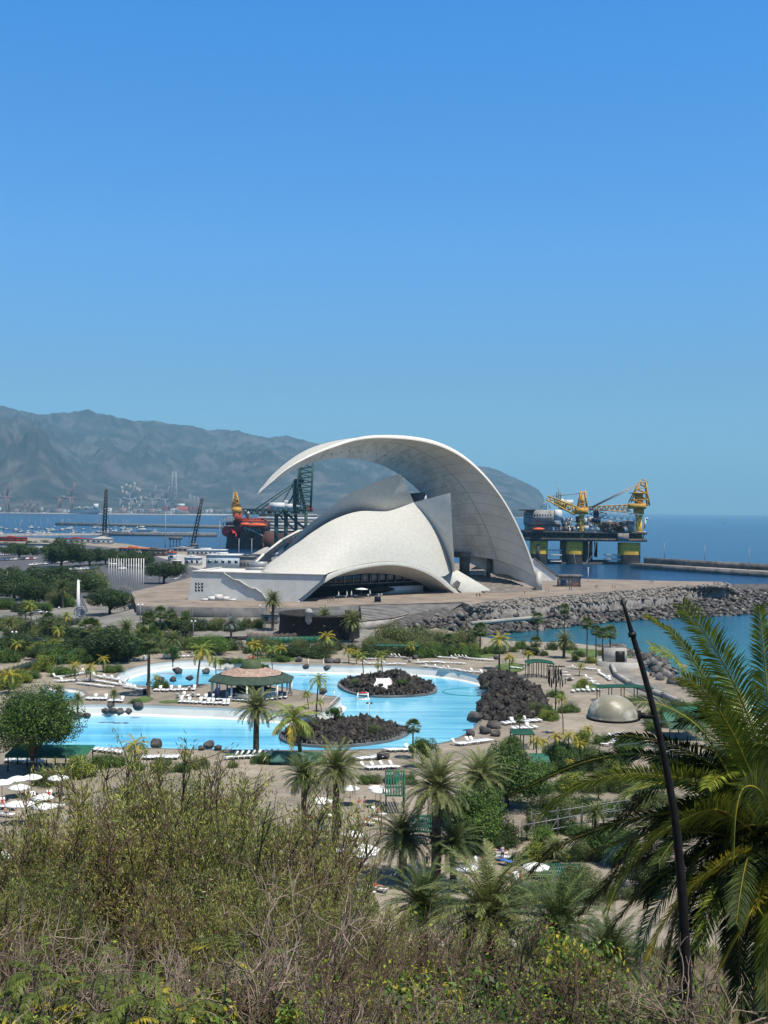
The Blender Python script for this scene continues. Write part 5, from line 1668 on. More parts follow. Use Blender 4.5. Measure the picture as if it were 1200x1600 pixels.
# ---------------------------------------------------------------- port buildings
def house(px, py, w_px, h_px, depth, mw, mr, name, label, Z=4.0, nwin=3, gable=False, rz=0.0, rows=1):
    g = G(px, py, Z); k_ = g.y / FPX; w_, h = w_px * k_, h_px * k_
    t = empty(name, g, label, 'building', rz=rz)
    MB().bx(-w_ / 2, w_ / 2, 0, depth, 0, h).build('wall', mw, t)
    mb = MB()
    if gable:
        mb.add([(-w_ / 2 - .5, -.5, h), (w_ / 2 + .5, -.5, h), (0, -.5, h * 1.5), (-w_ / 2 - .5, depth, h), (w_ / 2 + .5, depth, h), (0, depth, h * 1.5)], [(0, 1, 2), (5, 4, 3), (1, 4, 5, 2), (0, 2, 5, 3)])
    else:
        mb.bx(-w_ / 2 - .4, w_ / 2 + .4, -.4, depth + .4, h, h + .5); mb.bx(-w_ * .2, w_ * .1, depth * .3, depth * .5, h + .5, h + 1.6)
    mb.build('roof', mr, t)
    for r_ in range(rows):
        for q in range(nwin):
            x = -w_ / 2 + (q + .5) * w_ / max(nwin, 1); z = h * (r_ + .55) / rows
            MB().bx(x - w_ / nwin * .22, x + w_ / nwin * .22, -.08, .0, z - .9, z + .7).build('window', M['glass'], t)
    return t


pale_blue = mat('pale_blue_cladding', (0.42, 0.50, 0.54), (0.34, 0.41, 0.45), .5)
brn = mat('brown_roof', (0.16, 0.12, 0.10), (0.11, 0.085, 0.07), .4)
oran = mat('orange_container_paint', (0.55, 0.16, 0.06), (0.4, 0.1, 0.05), .4)
house(348, 889, 52, 21, 18, pale_blue, whm, 'warehouse', 'pale blue shed with three small windows just left of the hall podium', nwin=5)
house(322, 868, 60, 8, 14, whm, whm, 'long_shed', 'long low white shed behind the pale blue one', nwin=9)
house(385, 893, 22, 22, 14, mat('ribbed_grey_cladding', (0.2, 0.2, 0.19), (0.14, 0.14, 0.135), .5), M['dconc'], 'warehouse', 'dark grey flat shed between the pale blue one and the hall fin', nwin=4)
house(412, 886, 34, 20, 22, gry, M['conc'], 'gabled_warehouse', 'grey gabled warehouse behind the glass fin of the hall', nwin=2, gable=True)
house(240, 869, 38, 10, 14, brn, brn, 'harbour_office', 'brown low harbour building right of the round tree row', nwin=5)
house(208, 862, 46, 5, 12, M['conc'], oran, 'harbour_office', 'long low building with an orange roof edge facing the harbour water', nwin=7)
house(275, 886, 12, 9, 6, oran, whm, 'shipping_container', 'orange container beside the white one at the port fence', nwin=1)
house(268, 876, 12, 12, 5, whm, red, 'truck_shed', 'small white and red hut above the orange container', nwin=1)
house(300, 884, 24, 12, 10, whm, whm, 'warehouse', 'white box shed between orange container and pale blue shed', nwin=3)
house(285, 862, 30, 5, 10, M['conc'], M['conc'], 'quay_shed', 'small concrete quay shed at the water right of the piled platform', nwin=4)
house(120, 848, 44, 6, 12, whm, red, 'restaurant', 'low red and white roofed building right of the big round tree', nwin=5)
house(158, 850, 30, 8, 12, whm, M['conc'], 'restaurant', 'white peaked hall at the marina behind the tree row', nwin=4, gable=True)
house(18, 846, 40, 6, 10, red, red, 'kiosk', 'low red roofed building at the left marina edge', nwin=4)
house(60, 866, 34, 16, 12, M['conc'], M['conc'], 'office_building', 'grey green flat building among the car park at the left', nwin=4, rows=1)
house(8, 862, 20, 12, 10, M['conc'], brn, 'office_building', 'small beige building at the left edge beside the car park', nwin=2)

# ---------------------------------------------------------------- cars
def car(body):
    t = empty('parked_car', (0, 0, 0)); mb = MB()
    prof = [(-2.15, .35), (-2.2, .75), (-1.9, .95), (-1.0, 1.02), (-.45, 1.42), (.9, 1.45), (1.6, 1.0), (2.15, .9), (2.2, .35)]
    n_ = len(prof)
    V = [(x, -.85, z) for x, z in prof] + [(x, .85, z) for x, z in prof]
    mb.add(V, [tuple(range(n_)), tuple(range(2 * n_ - 1, n_ - 1, -1))] + [(q, (q + 1) % n_, n_ + (q + 1) % n_, n_ + q)[::-1] for q in range(n_)])
    mb.build('body', body, t)
    mb = MB(); V = [(x, y, z) for y in (-.87, .87) for x, z in ((-.9, 1.03), (-.42, 1.36), (.85, 1.38), (1.4, 1.03))]
    mb.add(V, [(0, 1, 2, 3), (7, 6, 5, 4)]); mb.add([(-1.02, -.75, 1.05), (-1.02, .75, 1.05), (-.5, .7, 1.4), (-.5, -.7, 1.4)], [(0, 1, 2, 3)]); mb.add([(1.58, -.75, 1.04), (1.58, .75, 1.04), (.95, .7, 1.44), (.95, -.7, 1.44)], [(3, 2, 1, 0)])
    mb.build('windows', M['glass'], t)
    for x in (-1.35, 1.35):
        for y in (-.86, .86): MB().tube([(x, y - .1, .33), (x, y + .1, .33)], .33, 10).build('wheel', M['black'], t)
    return t


CARC = [('white', (0.75, 0.75, 0.74)), ('silver', (0.42, 0.43, 0.45)), ('black', (0.02, 0.02, 0.022)), ('red', (0.40, 0.03, 0.03)), ('blue', (0.04, 0.10, 0.28)), ('grey', (0.15, 0.155, 0.16))]
cars = [Proto(car(mat(n_ + '_car_paint', c_, tuple(x * .9 for x in c_), .3, .3, spec=.6))) for n_, c_ in CARC]
for r_, (px0, py0, px1, py1, n_) in enumerate([(2, 858, 40, 857, 8), (2, 868, 48, 867, 9), (5, 876, 55, 874, 9), (50, 884, 100, 880, 8), (100, 893, 150, 889, 7), (105, 872, 160, 870, 7)]):
    place = ['back row', 'second row', 'third row', 'row left of the round tree', 'row under the trees', 'row behind the round tree'][r_]
    for q in range(n_):
        u = q / (n_ - 1) + rgb.uniform(-.02, .02); ci = int(rgb.choice([0, 0, 0, 1, 1, 2, 3, 4, 5])); g = G(px0 + (px1 - px0) * u, py0 + (py1 - py0) * u, 4.03)
        cars[ci].put(g, R(70) + rgb.uniform(-.1, .1), 1.05, f'{CARC[ci][0]} car in the {place}, left car park', 'car', 'cars in the left car park')
for px, py, ci, lab in ((176, 883, 0, 'white car on the road behind the white flagpoles'), (191, 890, 0, 'white van-like car between the flagpoles on the road'), (210, 880, 1, 'silver car right of the flagpoles'), (150, 899, 1, 'silver car half hidden by the dark round trees'), (73, 932, 2, 'black car parked at the promenade edge at left'), (60, 1006, 2, 'black car on the paved yard left of the fence'), (40, 962, 2, 'black car beside the low hedges at left'), (58, 960, 5, 'grey car next to the hedge of the left promenade')):
    cars[ci].put(G(px, py, 4.05), rgb.uniform(-.3, .3), 1.1, lab, 'car')

# ---------------------------------------------------------------- flagpoles, lamps, sculpture
def flagpole():
    t = empty('flagpole', (0, 0, 0)); MB().tube([(0, 0, 0), (0, 0, 1)], .012, 8).build('pole', M['white'], t); MB().box((0, 0, .005), (.06, .06, .01)).build('base', M['conc'], t); return t


fp = flagpole(); fp = Proto(fp)
for q in range(15):
    u = q / 14; px = 170 + 54 * u; py = 912 + 17 * u ** 1.3 + 2.0 * math.sin(u * 9)
    g = G(px, py, 4); h = Q(px, 872.5, g.y).z - 4
    ords = ['leftmost', 'second', 'third', 'fourth', 'fifth', 'sixth', 'seventh', 'middle (eighth)', 'ninth', 'tenth', 'eleventh', 'twelfth', 'thirteenth', 'fourteenth', 'rightmost']
    fp.put(g, 0, (h * .9, h * .9, h), f'bare white flagpole, {ords[q]} from the left in the dense row', 'flagpole', 'white flagpoles in a row')


def lamp(h, arm, double=False, globe=True):
    t = empty('street_lamp', (0, 0, 0)); MB().tube([(0, 0, 0), (0, 0, h * .5), (0, 0, h)], [.11, .08, .06], 8).build('pole', M['steel'], t)
    if globe:
        for s_ in ((-1, 1) if double else (0,)):
            mb = MB(); mb.add(ico(2)[0] * .28 + np.array([s_ * .5, 0, h + .25]), ico(2)[1]); mb.build('globe', M['canvas'], t, True)
        if double: MB().beam((-.5, 0, h), (.5, 0, h), .06).build('bracket', M['steel'], t)
    else:
        MB().tube(crom([(0, 0, h), (arm * .2, 0, h + .7), (arm * .8, 0, h + 1.0), (arm, 0, h + .9)], 10), .07, 6).build('arm', M['steel'], t)
        MB().box((arm + .3, 0, h + .85), (.9, .3, .18)).build('lamp_head', M['steel'], t)
    return t


la = Proto(lamp(9, -1.8, globe=False)); lb = Proto(lamp(3.6, 0, True)); lc = Proto(lamp(3.8, 0, False)); ld = Proto(lamp(10.5, 1.8, globe=False))
for px, py, kp, sc_, lab in ((11, 928, la, 1.0, 'curved arm street lamp at the left edge beyond the trees'), (126, 882, ld, 1.05, 'tall curved lamp in front of the big round tree'), (158, 880, ld, .9, 'curved road lamp between two dark trees behind the flagpoles'),
                             (183, 895, ld, .9, 'curved road lamp rising among the flagpoles'), (249, 911, la, 1.15, 'curved arm street lamp right of the flagpoles before the round tree'), (53, 908, ld, .95, 'thin lamp post among the dense green trees at left'),
                             (136, 922, lc, 1.1, 'single globe lamp behind the white spire'), (219, 970, lb, 1.2, 'double globe lamp right of the lone umbrella tree'), (302, 993, lb, 1.0, 'double globe lamp below the corner of the plaza wall'), (406, 968, lc, 1.0, 'single globe lamp left of the palm before the hall'),
                             (226, 998, lb, 1.0, 'double globe lamp behind the tall fan palm'), (22, 1012, lb, 1.0, 'double globe lamp at the left paved yard'), (73, 978, lc, 1.0, 'single globe lamp near the hedges of the left promenade'), (92, 970, lc, 1.0, 'second single globe lamp near the hedges, closer to the spire')):
    kp.put(G(px, py, 4.05), 0, sc_, lab, 'street lamp')
for px, py, lab in ((393, 885, 'tall thin floodlight mast before the red rig'), (373, 885, 'tall thin floodlight mast left of the red rig hull'), (461, 944, 'thin pole standing at the left foot of the big arch'), (343, 868, 'slim mast right of the orange container'), (258, 868, 'tall slim mast rising over the harbour water')):
    g = G(px, py, 4); top = {393: 842, 373: 842, 461: 924, 343: 815, 258: 798}[px]; h = Q(px, top, g.y).z - 4
    t = empty('light_mast', g, lab, 'mast'); MB().tube([(0, 0, 0), (0, 0, h)], [.35 if h > 12 else .12, .18 if h > 12 else .1], 8).build('pole', M['steel'], t); MB().box((0, 0, h), (1.6 if h > 12 else .3, .4, .3)).build('lamp_head', M['steel'], t)
for px, py in ((1038, 885), (1101, 892), (1170, 900)):
    g = G(px, py, 0); g.z = 3; t = empty('light_mast', g, {1038: 'left', 1101: 'middle', 1170: 'right'}[px] + ' of the three thin lamp masts on the breakwater', 'mast'); MB().tube([(0, 0, 0), (0, 0, 14)], .2, 6).build('pole', M['steel'], t); MB().box((.5, 0, 14), (1.4, .4, .3)).build('lamp_head', M['steel'], t)
g = G(919, 908, 9); t = empty('light_mast', g, 'white lamp post at the back edge of the plaza in front of the rig', 'mast'); MB().tube([(0, 0, 0), (0, 0, 5.8)], .12, 6).build('pole', M['white'], t); MB().box((0, 0, 5.8), (.7, .3, .25)).build('lamp_head', M['white'], t)

g = G(122, 972, 4.05); k_ = g.y / FPX
t = empty('spire_sculpture', g, 'white tapering spire sculpture with two metal rings on the promenade', 'sculpture')
mb = MB(); hS = 67 * k_; V = [(-.45, -.3, 0), (.55, -.3, 0), (.55, .3, 0), (-.45, .3, 0), (-.28, -.12, hS * .96), (.22, -.12, hS * .96), (.22, .12, hS * .96), (-.28, .12, hS * .96)]
mb.add([(a[0] * 1.3, a[1] * 1.3, a[2]) for a in V], np.array([[0, 3, 2, 1], [4, 5, 6, 7], [0, 1, 5, 4], [1, 2, 6, 5], [2, 3, 7, 6], [3, 0, 4, 7]])); mb.add([(-.4, -.15, hS * .96), (.9, -.1, hS * .95), (-.2, 0, hS)], [(0, 1, 2)]); mb.build('spire', M['white'], t)
mb = MB(); mb.add([(0.7, 0, .4), (3.0, .1, 3.4), (.7, 0, hS * .7)], [(0, 1, 2)]); mb.build('sail_plate', M['steel'], t)
for r_, cx in ((1.75, .7), (1.15, 1.1)):
    a = np.linspace(0, 2 * math.pi, 29); MB().tube([(cx + r_ * math.cos(q), -.4, 3.0 + r_ * math.sin(q)) for q in a], .2, 8, cap=False).build('ring', M['steel'], t)
g = G(280, 905, 4.05); t = empty('white_arc_sculpture', g, 'white curved arch tube by the roadside at the left corner of the podium', 'sculpture')
MB().tube(crom([(-2.6, 0, 0), (0, 0, .8), (1.6, 0, 3.2), (1.2, 0, 6.0), (-.8, 0, 7.8)], 18), .3, 8).build('tube', M['white'], t)
MB().bx(-3.2, -2.2, -.5, .5, 0, .5).build('base', M['conc'], t)
g = G(265, 922, 4.05); t = empty('traffic_island', g, None, None); bpy.data.objects.remove(t)
g = G(263, 924, 4.0)
mb = MB(); mb.bx(-4.5, 4.5, -3, 3, 0, .2); mb.bx(-1.2, 2.2, -1, 1, .2, 1.6); mb.bx(-3, -1.6, -1, .5, .2, .9)
o = mb.build('stepped_plinth', M['white']); o.location = g; o.rotation_euler = (0, 0, .4); tag(o, 'white stepped plinth on the road left of the podium corner', 'plinth')

# ---------------------------------------------------------------- the round basalt fort
bas = mat('black_basalt_masonry', (0.040, 0.035, 0.033), (0.02, 0.018, 0.018), 1.2, .95, .5, 3)
gF = G(495, 1003, 4); ks = gF.y / FPX
cF = Vector((gF.x, gF.y + 11.0, 4)); rF = 64 * ks
fort = empty('round_fort', cF, 'squat round black basalt fort with a pale domed sentry box', 'fort')
MB().lathe([(rF * 1.03, 0), (rF, 6.2), (rF * 1.02, 6.2), (rF * 1.02, 6.9), (rF - .9, 6.9), (rF - .9, 5.8), (0.01, 5.8)], 48).build('wall', [bas], fort)
mb = MB(); a0 = math.atan2(-9.5, -2.0); c_ = np.array([rF * math.cos(a0), rF * math.sin(a0), 0])
mb.lathe([(.3, 4.6), (.95, 5.6), (.95, 7.6), (1.1, 7.7), (1.0, 8.1), (.7, 8.6), (.1, 8.9)], 14, c_); mb.build('sentry_box', M['conc'], fort)
for q in range(4):
    a = -2.2 + q * .4; MB().box((rF * 1.02 * math.cos(a), rF * 1.02 * math.sin(a), 4.0), (.2, .9, .9), a).build('embrasure', M['black'], fort)
MB().lathe([(rF * .45, 5.82), (rF * .45, 7.2), (0.01, 7.2)], 24, (2, 3, 0)).build('inner_drum', M['dconc'], fort)
mb = MB()
a_, b_ = G(386, 999, 4.05), G(474, 1000, 4.05); nP = 46
for q in range(nP):
    p = a_.lerp(b_, q / (nP - 1)) + Vector((0, -3 * math.sin(math.pi * q / (nP - 1)), 0)); mb.box((p.x, p.y, 4 + 1.1), (.22, .1, 2.2 + .25 * math.sin(q * 5)))
o = mb.build('plank_fence', mat('weathered_plank', (0.17, 0.13, 0.10), (0.08, 0.065, 0.055), 3)); tag(o, 'weathered upright plank fence curving in front of the black fort', 'fence')
g = G(421, 975, 4.05); t = empty('kiosk', g, 'small pale kiosk with a yellow sign left of the black fort', 'kiosk'); MB().bx(-2.4, 2.4, 0, 3, 0, 2.6).build('wall', M['conc'], t); MB().bx(-2.7, 2.7, -.4, 3.3, 2.6, 2.8).build('roof', M['dconc'], t); MB().bx(.2, 1.2, -.1, 0, 2.9, 4.2).build('sign_panel', mat('yellow_sign', (.7, .45, .03), (.6, .4, .03), 2), t); MB().bx(-1.8, -.4, -.06, 0, .9, 2.1).build('window', M['glass'], t)
wall_line([g4(208, 1000), g4(300, 998), g4(300, 1010), g4(345, 1012)], 4, 6.2, .5, bas, 'basalt_wall', 'low black basalt wall behind the far pool deck at left')
wall_line([g4(300, 1003), g4(386, 1000)], 4, 5.2, .5, bas, 'basalt_wall', 'short black basalt wall left of the plank fence')
wall_line([tuple(G(*q))[:2] for q in ((225, 960), (340, 958), (430, 962))], 4, 7.7, .6, M['dconc'], 'planter_wall', 'long low planter kerb on the grey promenade before the plaza wall')
wall_line([tuple(G(*q))[:2] for q in ((230, 975), (300, 972), (345, 977))], 4, 6.7, .6, M['dconc'], 'planter_wall', 'second low planter kerb on the grey promenade nearer the fan palms')
# ================================================================ things around the pool
# pavilion
pc = G(385, 1098, 4); kp_ = pc.y / FPX
PAV = Vector((pc.x, pc.y + 8.0, 4))
pav = empty('pool_pavilion', PAV, 'octagonal pool bar with a green dome and terracotta ring roof', 'pavilion')
Re = 8.3
oct_ = lambda r, z, n=8, a0=R(22.5): [(r * math.cos(a0 + q * 2 * math.pi / n), r * math.sin(a0 + q * 2 * math.pi / n), z) for q in range(n)]
F8 = [[q, (q + 1) % 8, 8 + (q + 1) % 8, 8 + q] for q in range(8)]


def ring8(r0, z0, r1, z1):
    mb = MB(); mb.add(oct_(r0, z0) + oct_(r1, z1), F8); return mb


mb = MB(); mb.add(oct_(Re, 3.2) + oct_(Re * .74, 4.15), F8); mb.add(oct_(Re, 3.0) + oct_(Re, 3.2), F8); mb.add(oct_(Re * .7, 3.0) + oct_(Re, 3.0), F8); mb.build('eave_roof', M['dkgreen'], pav)
ring8(Re * .70, 3.9, Re * .68, 4.35).build('fascia', M['dconc'], pav)
ring8(Re * .72, 4.25, Re * .30, 5.3).build('tile_roof', M['redtile'], pav)
a = np.linspace(0, math.pi / 2, 9); MB().lathe([(2.15, 4.9)] + [(2.05 * math.cos(q), 5.2 + 1.75 * math.sin(q)) for q in a], 20).build('dome', mat('mossy_green_dome', (0.075, 0.105, 0.045), (0.045, 0.065, 0.03), 1.5), pav, True)
for q, (x, y) in enumerate([(p[0] * .9, p[1] * .9) for p in oct_(Re, 0, 16)]):
    MB().tube([(x, y, 0), (x, y, 3.0)], .17, 8).build('column', M['white'], pav)
mb = ring8(5.0, 0, 5.0, 1.1); mb.add(oct_(5.0, 1.1) + oct_(4.2, 1.1), F8); mb.build('bar_counter', M['white'], pav)
mb = ring8(3.0, 0, 3.0, 3.9); mb.build('kiosk_core', mat('dark_green_panel', (.03, .055, .04), (.02, .04, .03), 1), pav)
for q, (dx, dz) in enumerate(((-5.6, 1.2), (-2.9, 1.3))):
    MB().lathe([(.05, 2.4), (.5, 2.0), (.55, .9), (.3, .5)], 8, (dx, -5.6, 0)).build('folded_parasol', mat('navy_canvas', (.02, .03, .08), (.015, .02, .05), 1), pav)
mb = MB()
for q in range(9):
    p = rng.normal(size=3); p /= np.linalg.norm(p); mb.tube([(0, 0, 6.9), tuple(np.array([0, 0, 7.3]) + p * [.9, .9, .3])], .09, 5)
mb.build('roof_plant', mat('reddish_bromeliad', (.35, .08, .04), (.2, .1, .04), 3), pav)

# stairs down into the pool
for (a, b, c, d, lab) in (((482, 1035), (506, 1035), (504, 1050), (481, 1050), 'grey stairs descending from the far deck into the pool'), ((509, 1091), (532, 1092), (503, 1121), (489, 1119), 'grey stairs at the tip of the pavilion peninsula')):
    A = [G(*q, 4) for q in (a, b)] + [G(*q, 2.35) for q in (c, d)]
    mb = MB(); n_ = 8
    for q in range(n_):
        u0, u1 = q / n_, (q + 1) / n_; l0, r0 = A[0].lerp(A[3], u0), A[1].lerp(A[2], u0); l1, r1 = A[0].lerp(A[3], u1), A[1].lerp(A[2], u1)
        z = 4.06 - 1.66 * u0
        mb.add([(l0.x, l0.y, z), (r0.x, r0.y, z), (r1.x, r1.y, z), (l1.x, l1.y, z), (l1.x, l1.y, z - .21), (r1.x, r1.y, z - .21)], [(3, 2, 1, 0), (4, 5, 2, 3)])
    t = mb.build('steps', M['dconc']); r_ = empty('pool_stairs', A[0], lab, 'stairs'); t.data.transform(Matrix.Translation(-A[0])); t.parent = r_
    mb = MB(); mb.tube([A[0] - A[0] + Vector((0, 0, .9)), A[3] - A[0] + Vector((0, 0, .9))], .06, 6); mb.tube([A[1] - A[0] + Vector((0, 0, .9)), A[2] - A[0] + Vector((0, 0, .9))], .06, 6); mb.build('handrail', M['white'], r_)

# water slide on the far island, lifeguard float, pool light, rope
p = G(603, 1087, 2.3); sl_ = empty('water_slide', p, 'short white water slide running down the far lava island', 'slide')
mb = MB(); cv = crom([(-.6, 4.5, 2.7), (-.3, 3.0, 2.0), (-.9, 1.2, .7), (-1.6, -.4, .15)], 14); wd = np.linspace(1.0, 1.9, 14)
cv = cv * [1.3, 1.1, 1.0]; wd = wd * 1.3; V = np.stack([cv + np.array([-1, 0, 0]) * wd[:, None] + [0, 0, .35], cv + np.array([-.9, 0, 0]) * wd[:, None], cv + np.array([.9, 0, 0]) * wd[:, None], cv + np.array([1, 0, 0]) * wd[:, None] + [0, 0, .35]], 1); mb.grid(V); mb.build('chute', M['white'], sl_)
MB().bx(-1.5, 1.0, 4.3, 5.2, 1.6, 2.7).build('platform', M['white'], sl_)
p = G(567, 1093, 2.3); lf = empty('pool_float', p, 'square white framed float with red cushions beside the far lava island', 'float')
mb = MB()
for x in (-1, 1):
    for y in (-.8, .8): mb.box((x, y, .5), (.22, .22, 1.3))
mb.box((0, -.8, 1.1), (2.2, .2, .2)); mb.box((0, .8, 1.1), (2.2, .2, .2)); mb.box((0, 0, .1), (2.6, 2.0, .3)); mb.build('frame', M['white'], lf)
MB().box((0, 0, 1.28), (1.5, .9, .16)).build('cushion', mat('red_cushion', (.5, .04, .04), (.4, .03, .03), 2), lf)
for px, py, h, lab in ((577, 1122, 24, 'white floodlight mast on the near lava island'), (522, 1092, 12, 'thin ladder pole at the peninsula tip')):
    g = G(px, py, 2.4); hh = h * g.y / FPX; t = empty('pool_light_mast', g, lab, 'mast'); MB().tube([(0, 0, 0), (0, 0, hh)], .09, 6).build('pole', M['white'], t)
    if h > 20:
        for s_ in (-.35, .35): MB().box((s_, -.1, hh), (.4, .3, .35)).build('lamp_head', M['dconc'], t)
a = np.linspace(R(100), R(300), 26); c_ = G(707, 1081, 2.33)
t = MB().tube([(8 + 7 * math.cos(q), 5.2 * math.sin(q), 0) for q in a], .12, 5).build('float_rope', mat('teal_rope', (.05, .25, .28), (.04, .2, .22), 2)); t.location = c_ - Vector((3, 0, 0)); tag(t, 'curved teal float rope on the water near the right end of the pool', 'rope')


# slatted green sunshades
def pergola(px, py, w_px, post_px, depth, label, name='sunshade', slats=12, curve=0.0, posts=4, tilt=0.0, solid=False, mt=None):
    g = G(px, py, 4); k_ = g.y / FPX; w_, h = w_px * k_, post_px * k_
    t = empty(name, g, label, 'sunshade'); mt = mt or M['green']
    mb = MB(); yo = lambda x: curve * (1 - (2 * x / w_) ** 2)
    if solid: mb.add([(-w_ / 2, -.2, h), (w_ / 2, -.2, h), (w_ / 2, depth, h + .5 + tilt), (-w_ / 2, depth, h + .5 + tilt), (-w_ / 2, -.2, h - .35), (w_ / 2, -.2, h - .35)], [(0, 1, 2, 3), (4, 5, 1, 0)])
    else:
        for q in range(slats + 1):
            x = -w_ / 2 + w_ * q / slats; mb.beam((x, yo(x) - .3, h + .1), (x, yo(x) + depth, h + .1 + tilt), w_ / slats * .55, .08)
        for v in (0.02, .35, .65, .98):
            for q in range(6):
                x0, x1 = -w_ / 2 + w_ * q / 6, -w_ / 2 + w_ * (q + 1) / 6; mb.beam((x0, yo(x0) + depth * v, h + tilt * v), (x1, yo(x1) + depth * v, h + tilt * v), .14, .16)
    mb.build('canopy', mt, t)
    for q in range(posts):
        x = -w_ / 2 * .94 + w_ * .94 * q / (posts - 1)
        for y in (.15, depth - .3):
            MB().beam((x, yo(x) + y, 0), (x, yo(x) + y, h + (tilt * y / depth)), .14).build('post', M['black'], t)
    return t


pergola(622, 1027, 66, 17, 3.0, 'long green slatted sunshade on the far deck against the shrubs', slats=26)
pergola(845, 1062, 42, 24, 5.0, 'curving green slatted sunshade on many black posts right of the far deck', slats=20, curve=3.0, posts=6)
pergola(978, 1098, 86, 22, 3.2, 'crown-like green slatted sunshade behind the lamp dome', slats=30, curve=1.5, posts=5)
pergola(617, 1272, 30, 28, 4.5, 'small tilted sunshade of seven green slats among the near palms', slats=7, posts=2, tilt=1.9)
pergola(818, 1172, 34, 24, 4.0, 'green slatted sunshade right of the dark ficus', slats=14, posts=3)
pergola(845, 1206, 30, 16, 3.0, 'low green sunshade right below the slatted one by the ficus', slats=10, posts=3, solid=True)
pergola(72, 1206, 128, 26, 4.5, 'long solid green canopy on posts beside the big leafy tree', solid=True, posts=5)
pergola(462, 1196, 80, 9, 3.2, 'long dull green canopy behind the first near palms', solid=True, posts=4, mt=mat('faded_green_roof', (.05, .14, .11), (.04, .10, .08), 1))
pergola(872, 1385, 84, 14, 3.0, 'low green netting canopy over the lower right terrace', slats=22, posts=4, tilt=.3, mt=mat('green_netting', (.02, .12, .07), (.03, .09, .06), 1.5))
pergola(1075, 1158, 60, 22, 6.0, 'pale green tent roof behind the palm fronds by the shore', solid=True, posts=3, tilt=1.6)
pergola(660, 1320, 30, 20, 3.0, 'small green slatted roof half hidden between two near palms', slats=8, posts=2, tilt=.9)
for (a, b, lab) in (((0, 1063), (90, 1034), 'green mesh fence along the left paved yard'), ((92, 1040), (128, 1022), 'dark green fence screen behind the yellow palms at left'), ((385, 1008), (500, 1006), 'green netting fence between the fort and the far deck')):
    A, B = G(*a, 4), G(*b, 4); t = empty('fence', A, lab, 'fence'); d = B - A
    n_ = 14
    MB().beam(Vector((0, 0, 1.1)), d + Vector((0, 0, 1.1)), .05, 1.7).build('mesh_panel', M['green'] if 'netting' in lab or 'screen' in lab else mat('dull_green_mesh', (.035, .06, .045), (.025, .04, .03), 1), t)
    for q in range(n_ + 1): MB().beam(d * (q / n_), d * (q / n_) + Vector((0, 0, 2.2)), .12).build('post', M['black'], t)

# hanging slat mobile
g = G(868, 1122, 4); k_ = g.y / FPX; t = empty('slat_mobile', g, 'tall post carrying a dense mobile of hanging black slats', 'sculpture')
MB().tube([(0, 0, 0), (0, 0, 82 * k_)], .12, 6).build('pole', M['black'], t)
mb = MB()
for q in range(60):
    x = rng.uniform(-1.5, 1.5); y = rng.uniform(-1.2, 1.2); z = rng.uniform(52, 76) * k_; mb.box((x, y, z), (.12, .05, rng.uniform(.8, 1.3)))
for q in range(6): a = q * math.pi / 6; mb.beam((-1.6 * math.cos(a), -1.2 * math.sin(a), 81 * k_), (1.6 * math.cos(a), 1.2 * math.sin(a), 81 * k_), .07)
mb.build('hanging_slats', M['black'], t)
# coastal wall and round platform
wall_line([g4(955, 1042), g4(962, 1058), g4(985, 1072), g4(1035, 1090), g4(1090, 1112)], 4, 5.0, .7, M['conc'], 'parapet', 'curving pale parapet of the coast path above the cove rocks')
g = G(968, 1040, 4); t = empty('lookout_platform', g, 'small round concrete lookout with a dark opening on the cove shore', 'lookout')
MB().lathe([(5.2, -1.5), (5.0, 1.2), (4.6, 1.2), (4.6, .4), (.01, .4)], 24).build('wall', M['conc'], t); MB().bx(-3, 2.2, 2.6, 4.2, .4, 3.6).build('shelter', M['conc'], t); MB().bx(-.4, 1.7, 2.45, 2.6, .5, 3.0).build('opening', M['black'], t)
# handrail scaffold on the lower right
for q, (a, b, lab) in enumerate((((815, 1318), (960, 1290), 'long dark tube railing below the palm fronds at lower right'), ((830, 1300), (985, 1275), 'second dark tube railing just above the first at lower right'))):
    A, B = G(*a, 4), G(*b, 4); d = B - A; t = empty('railing', A, lab, 'railing'); mb = MB()
    for z in (.9, 1.9): mb.tube([Vector((0, 0, z)), d + Vector((0, 0, z))], .05, 5)
    mb.build('rail', M['steel'], t)
    mb = MB()
    for k_ in range(9): mb.tube([d * (k_ / 8), d * (k_ / 8) + Vector((0, 0, 2.3))], .07, 5)
    for k_ in range(4): mb.tube([d * (k_ * 2 / 8), d * ((k_ * 2 + 1) / 8) + Vector((0, 0, 1.9))], .04, 4)
    mb.build('posts', M['dconc'], t)
for x, y, lab in ((593, 1188, 'small dark bin beside the oval boulder on the near terrace'), (640, 1035, 'stone bin left of the lone boulder on the far deck'), (71, 1078, 'dark stone block at the small white basin'), (643, 1218, 'round pale bin beside the fan palm on the near terrace'), (226, 1085, 'dark bin beside the loungers at the tall fan palm')):
    g = G(x, y, 4); t = empty('litter_bin', g, lab, 'bin'); MB().lathe([(.01, 0), (.33, 0), (.38, .95), (.3, .95), (.28, .8), (.01, .8)], 12).build('body', M['conc'] if 'pale' in lab or 'stone' in lab else M['black'], t); MB().lathe([(.4, .93), (.4, 1.02), (.24, 1.02)], 12).build('rim', M['dconc'], t)

# ---------------------------------------------------------------- loungers
M['plastic'] = mat('white_plastic', (0.80, 0.80, 0.78), (0.68, 0.68, 0.66), 2.0, .5)


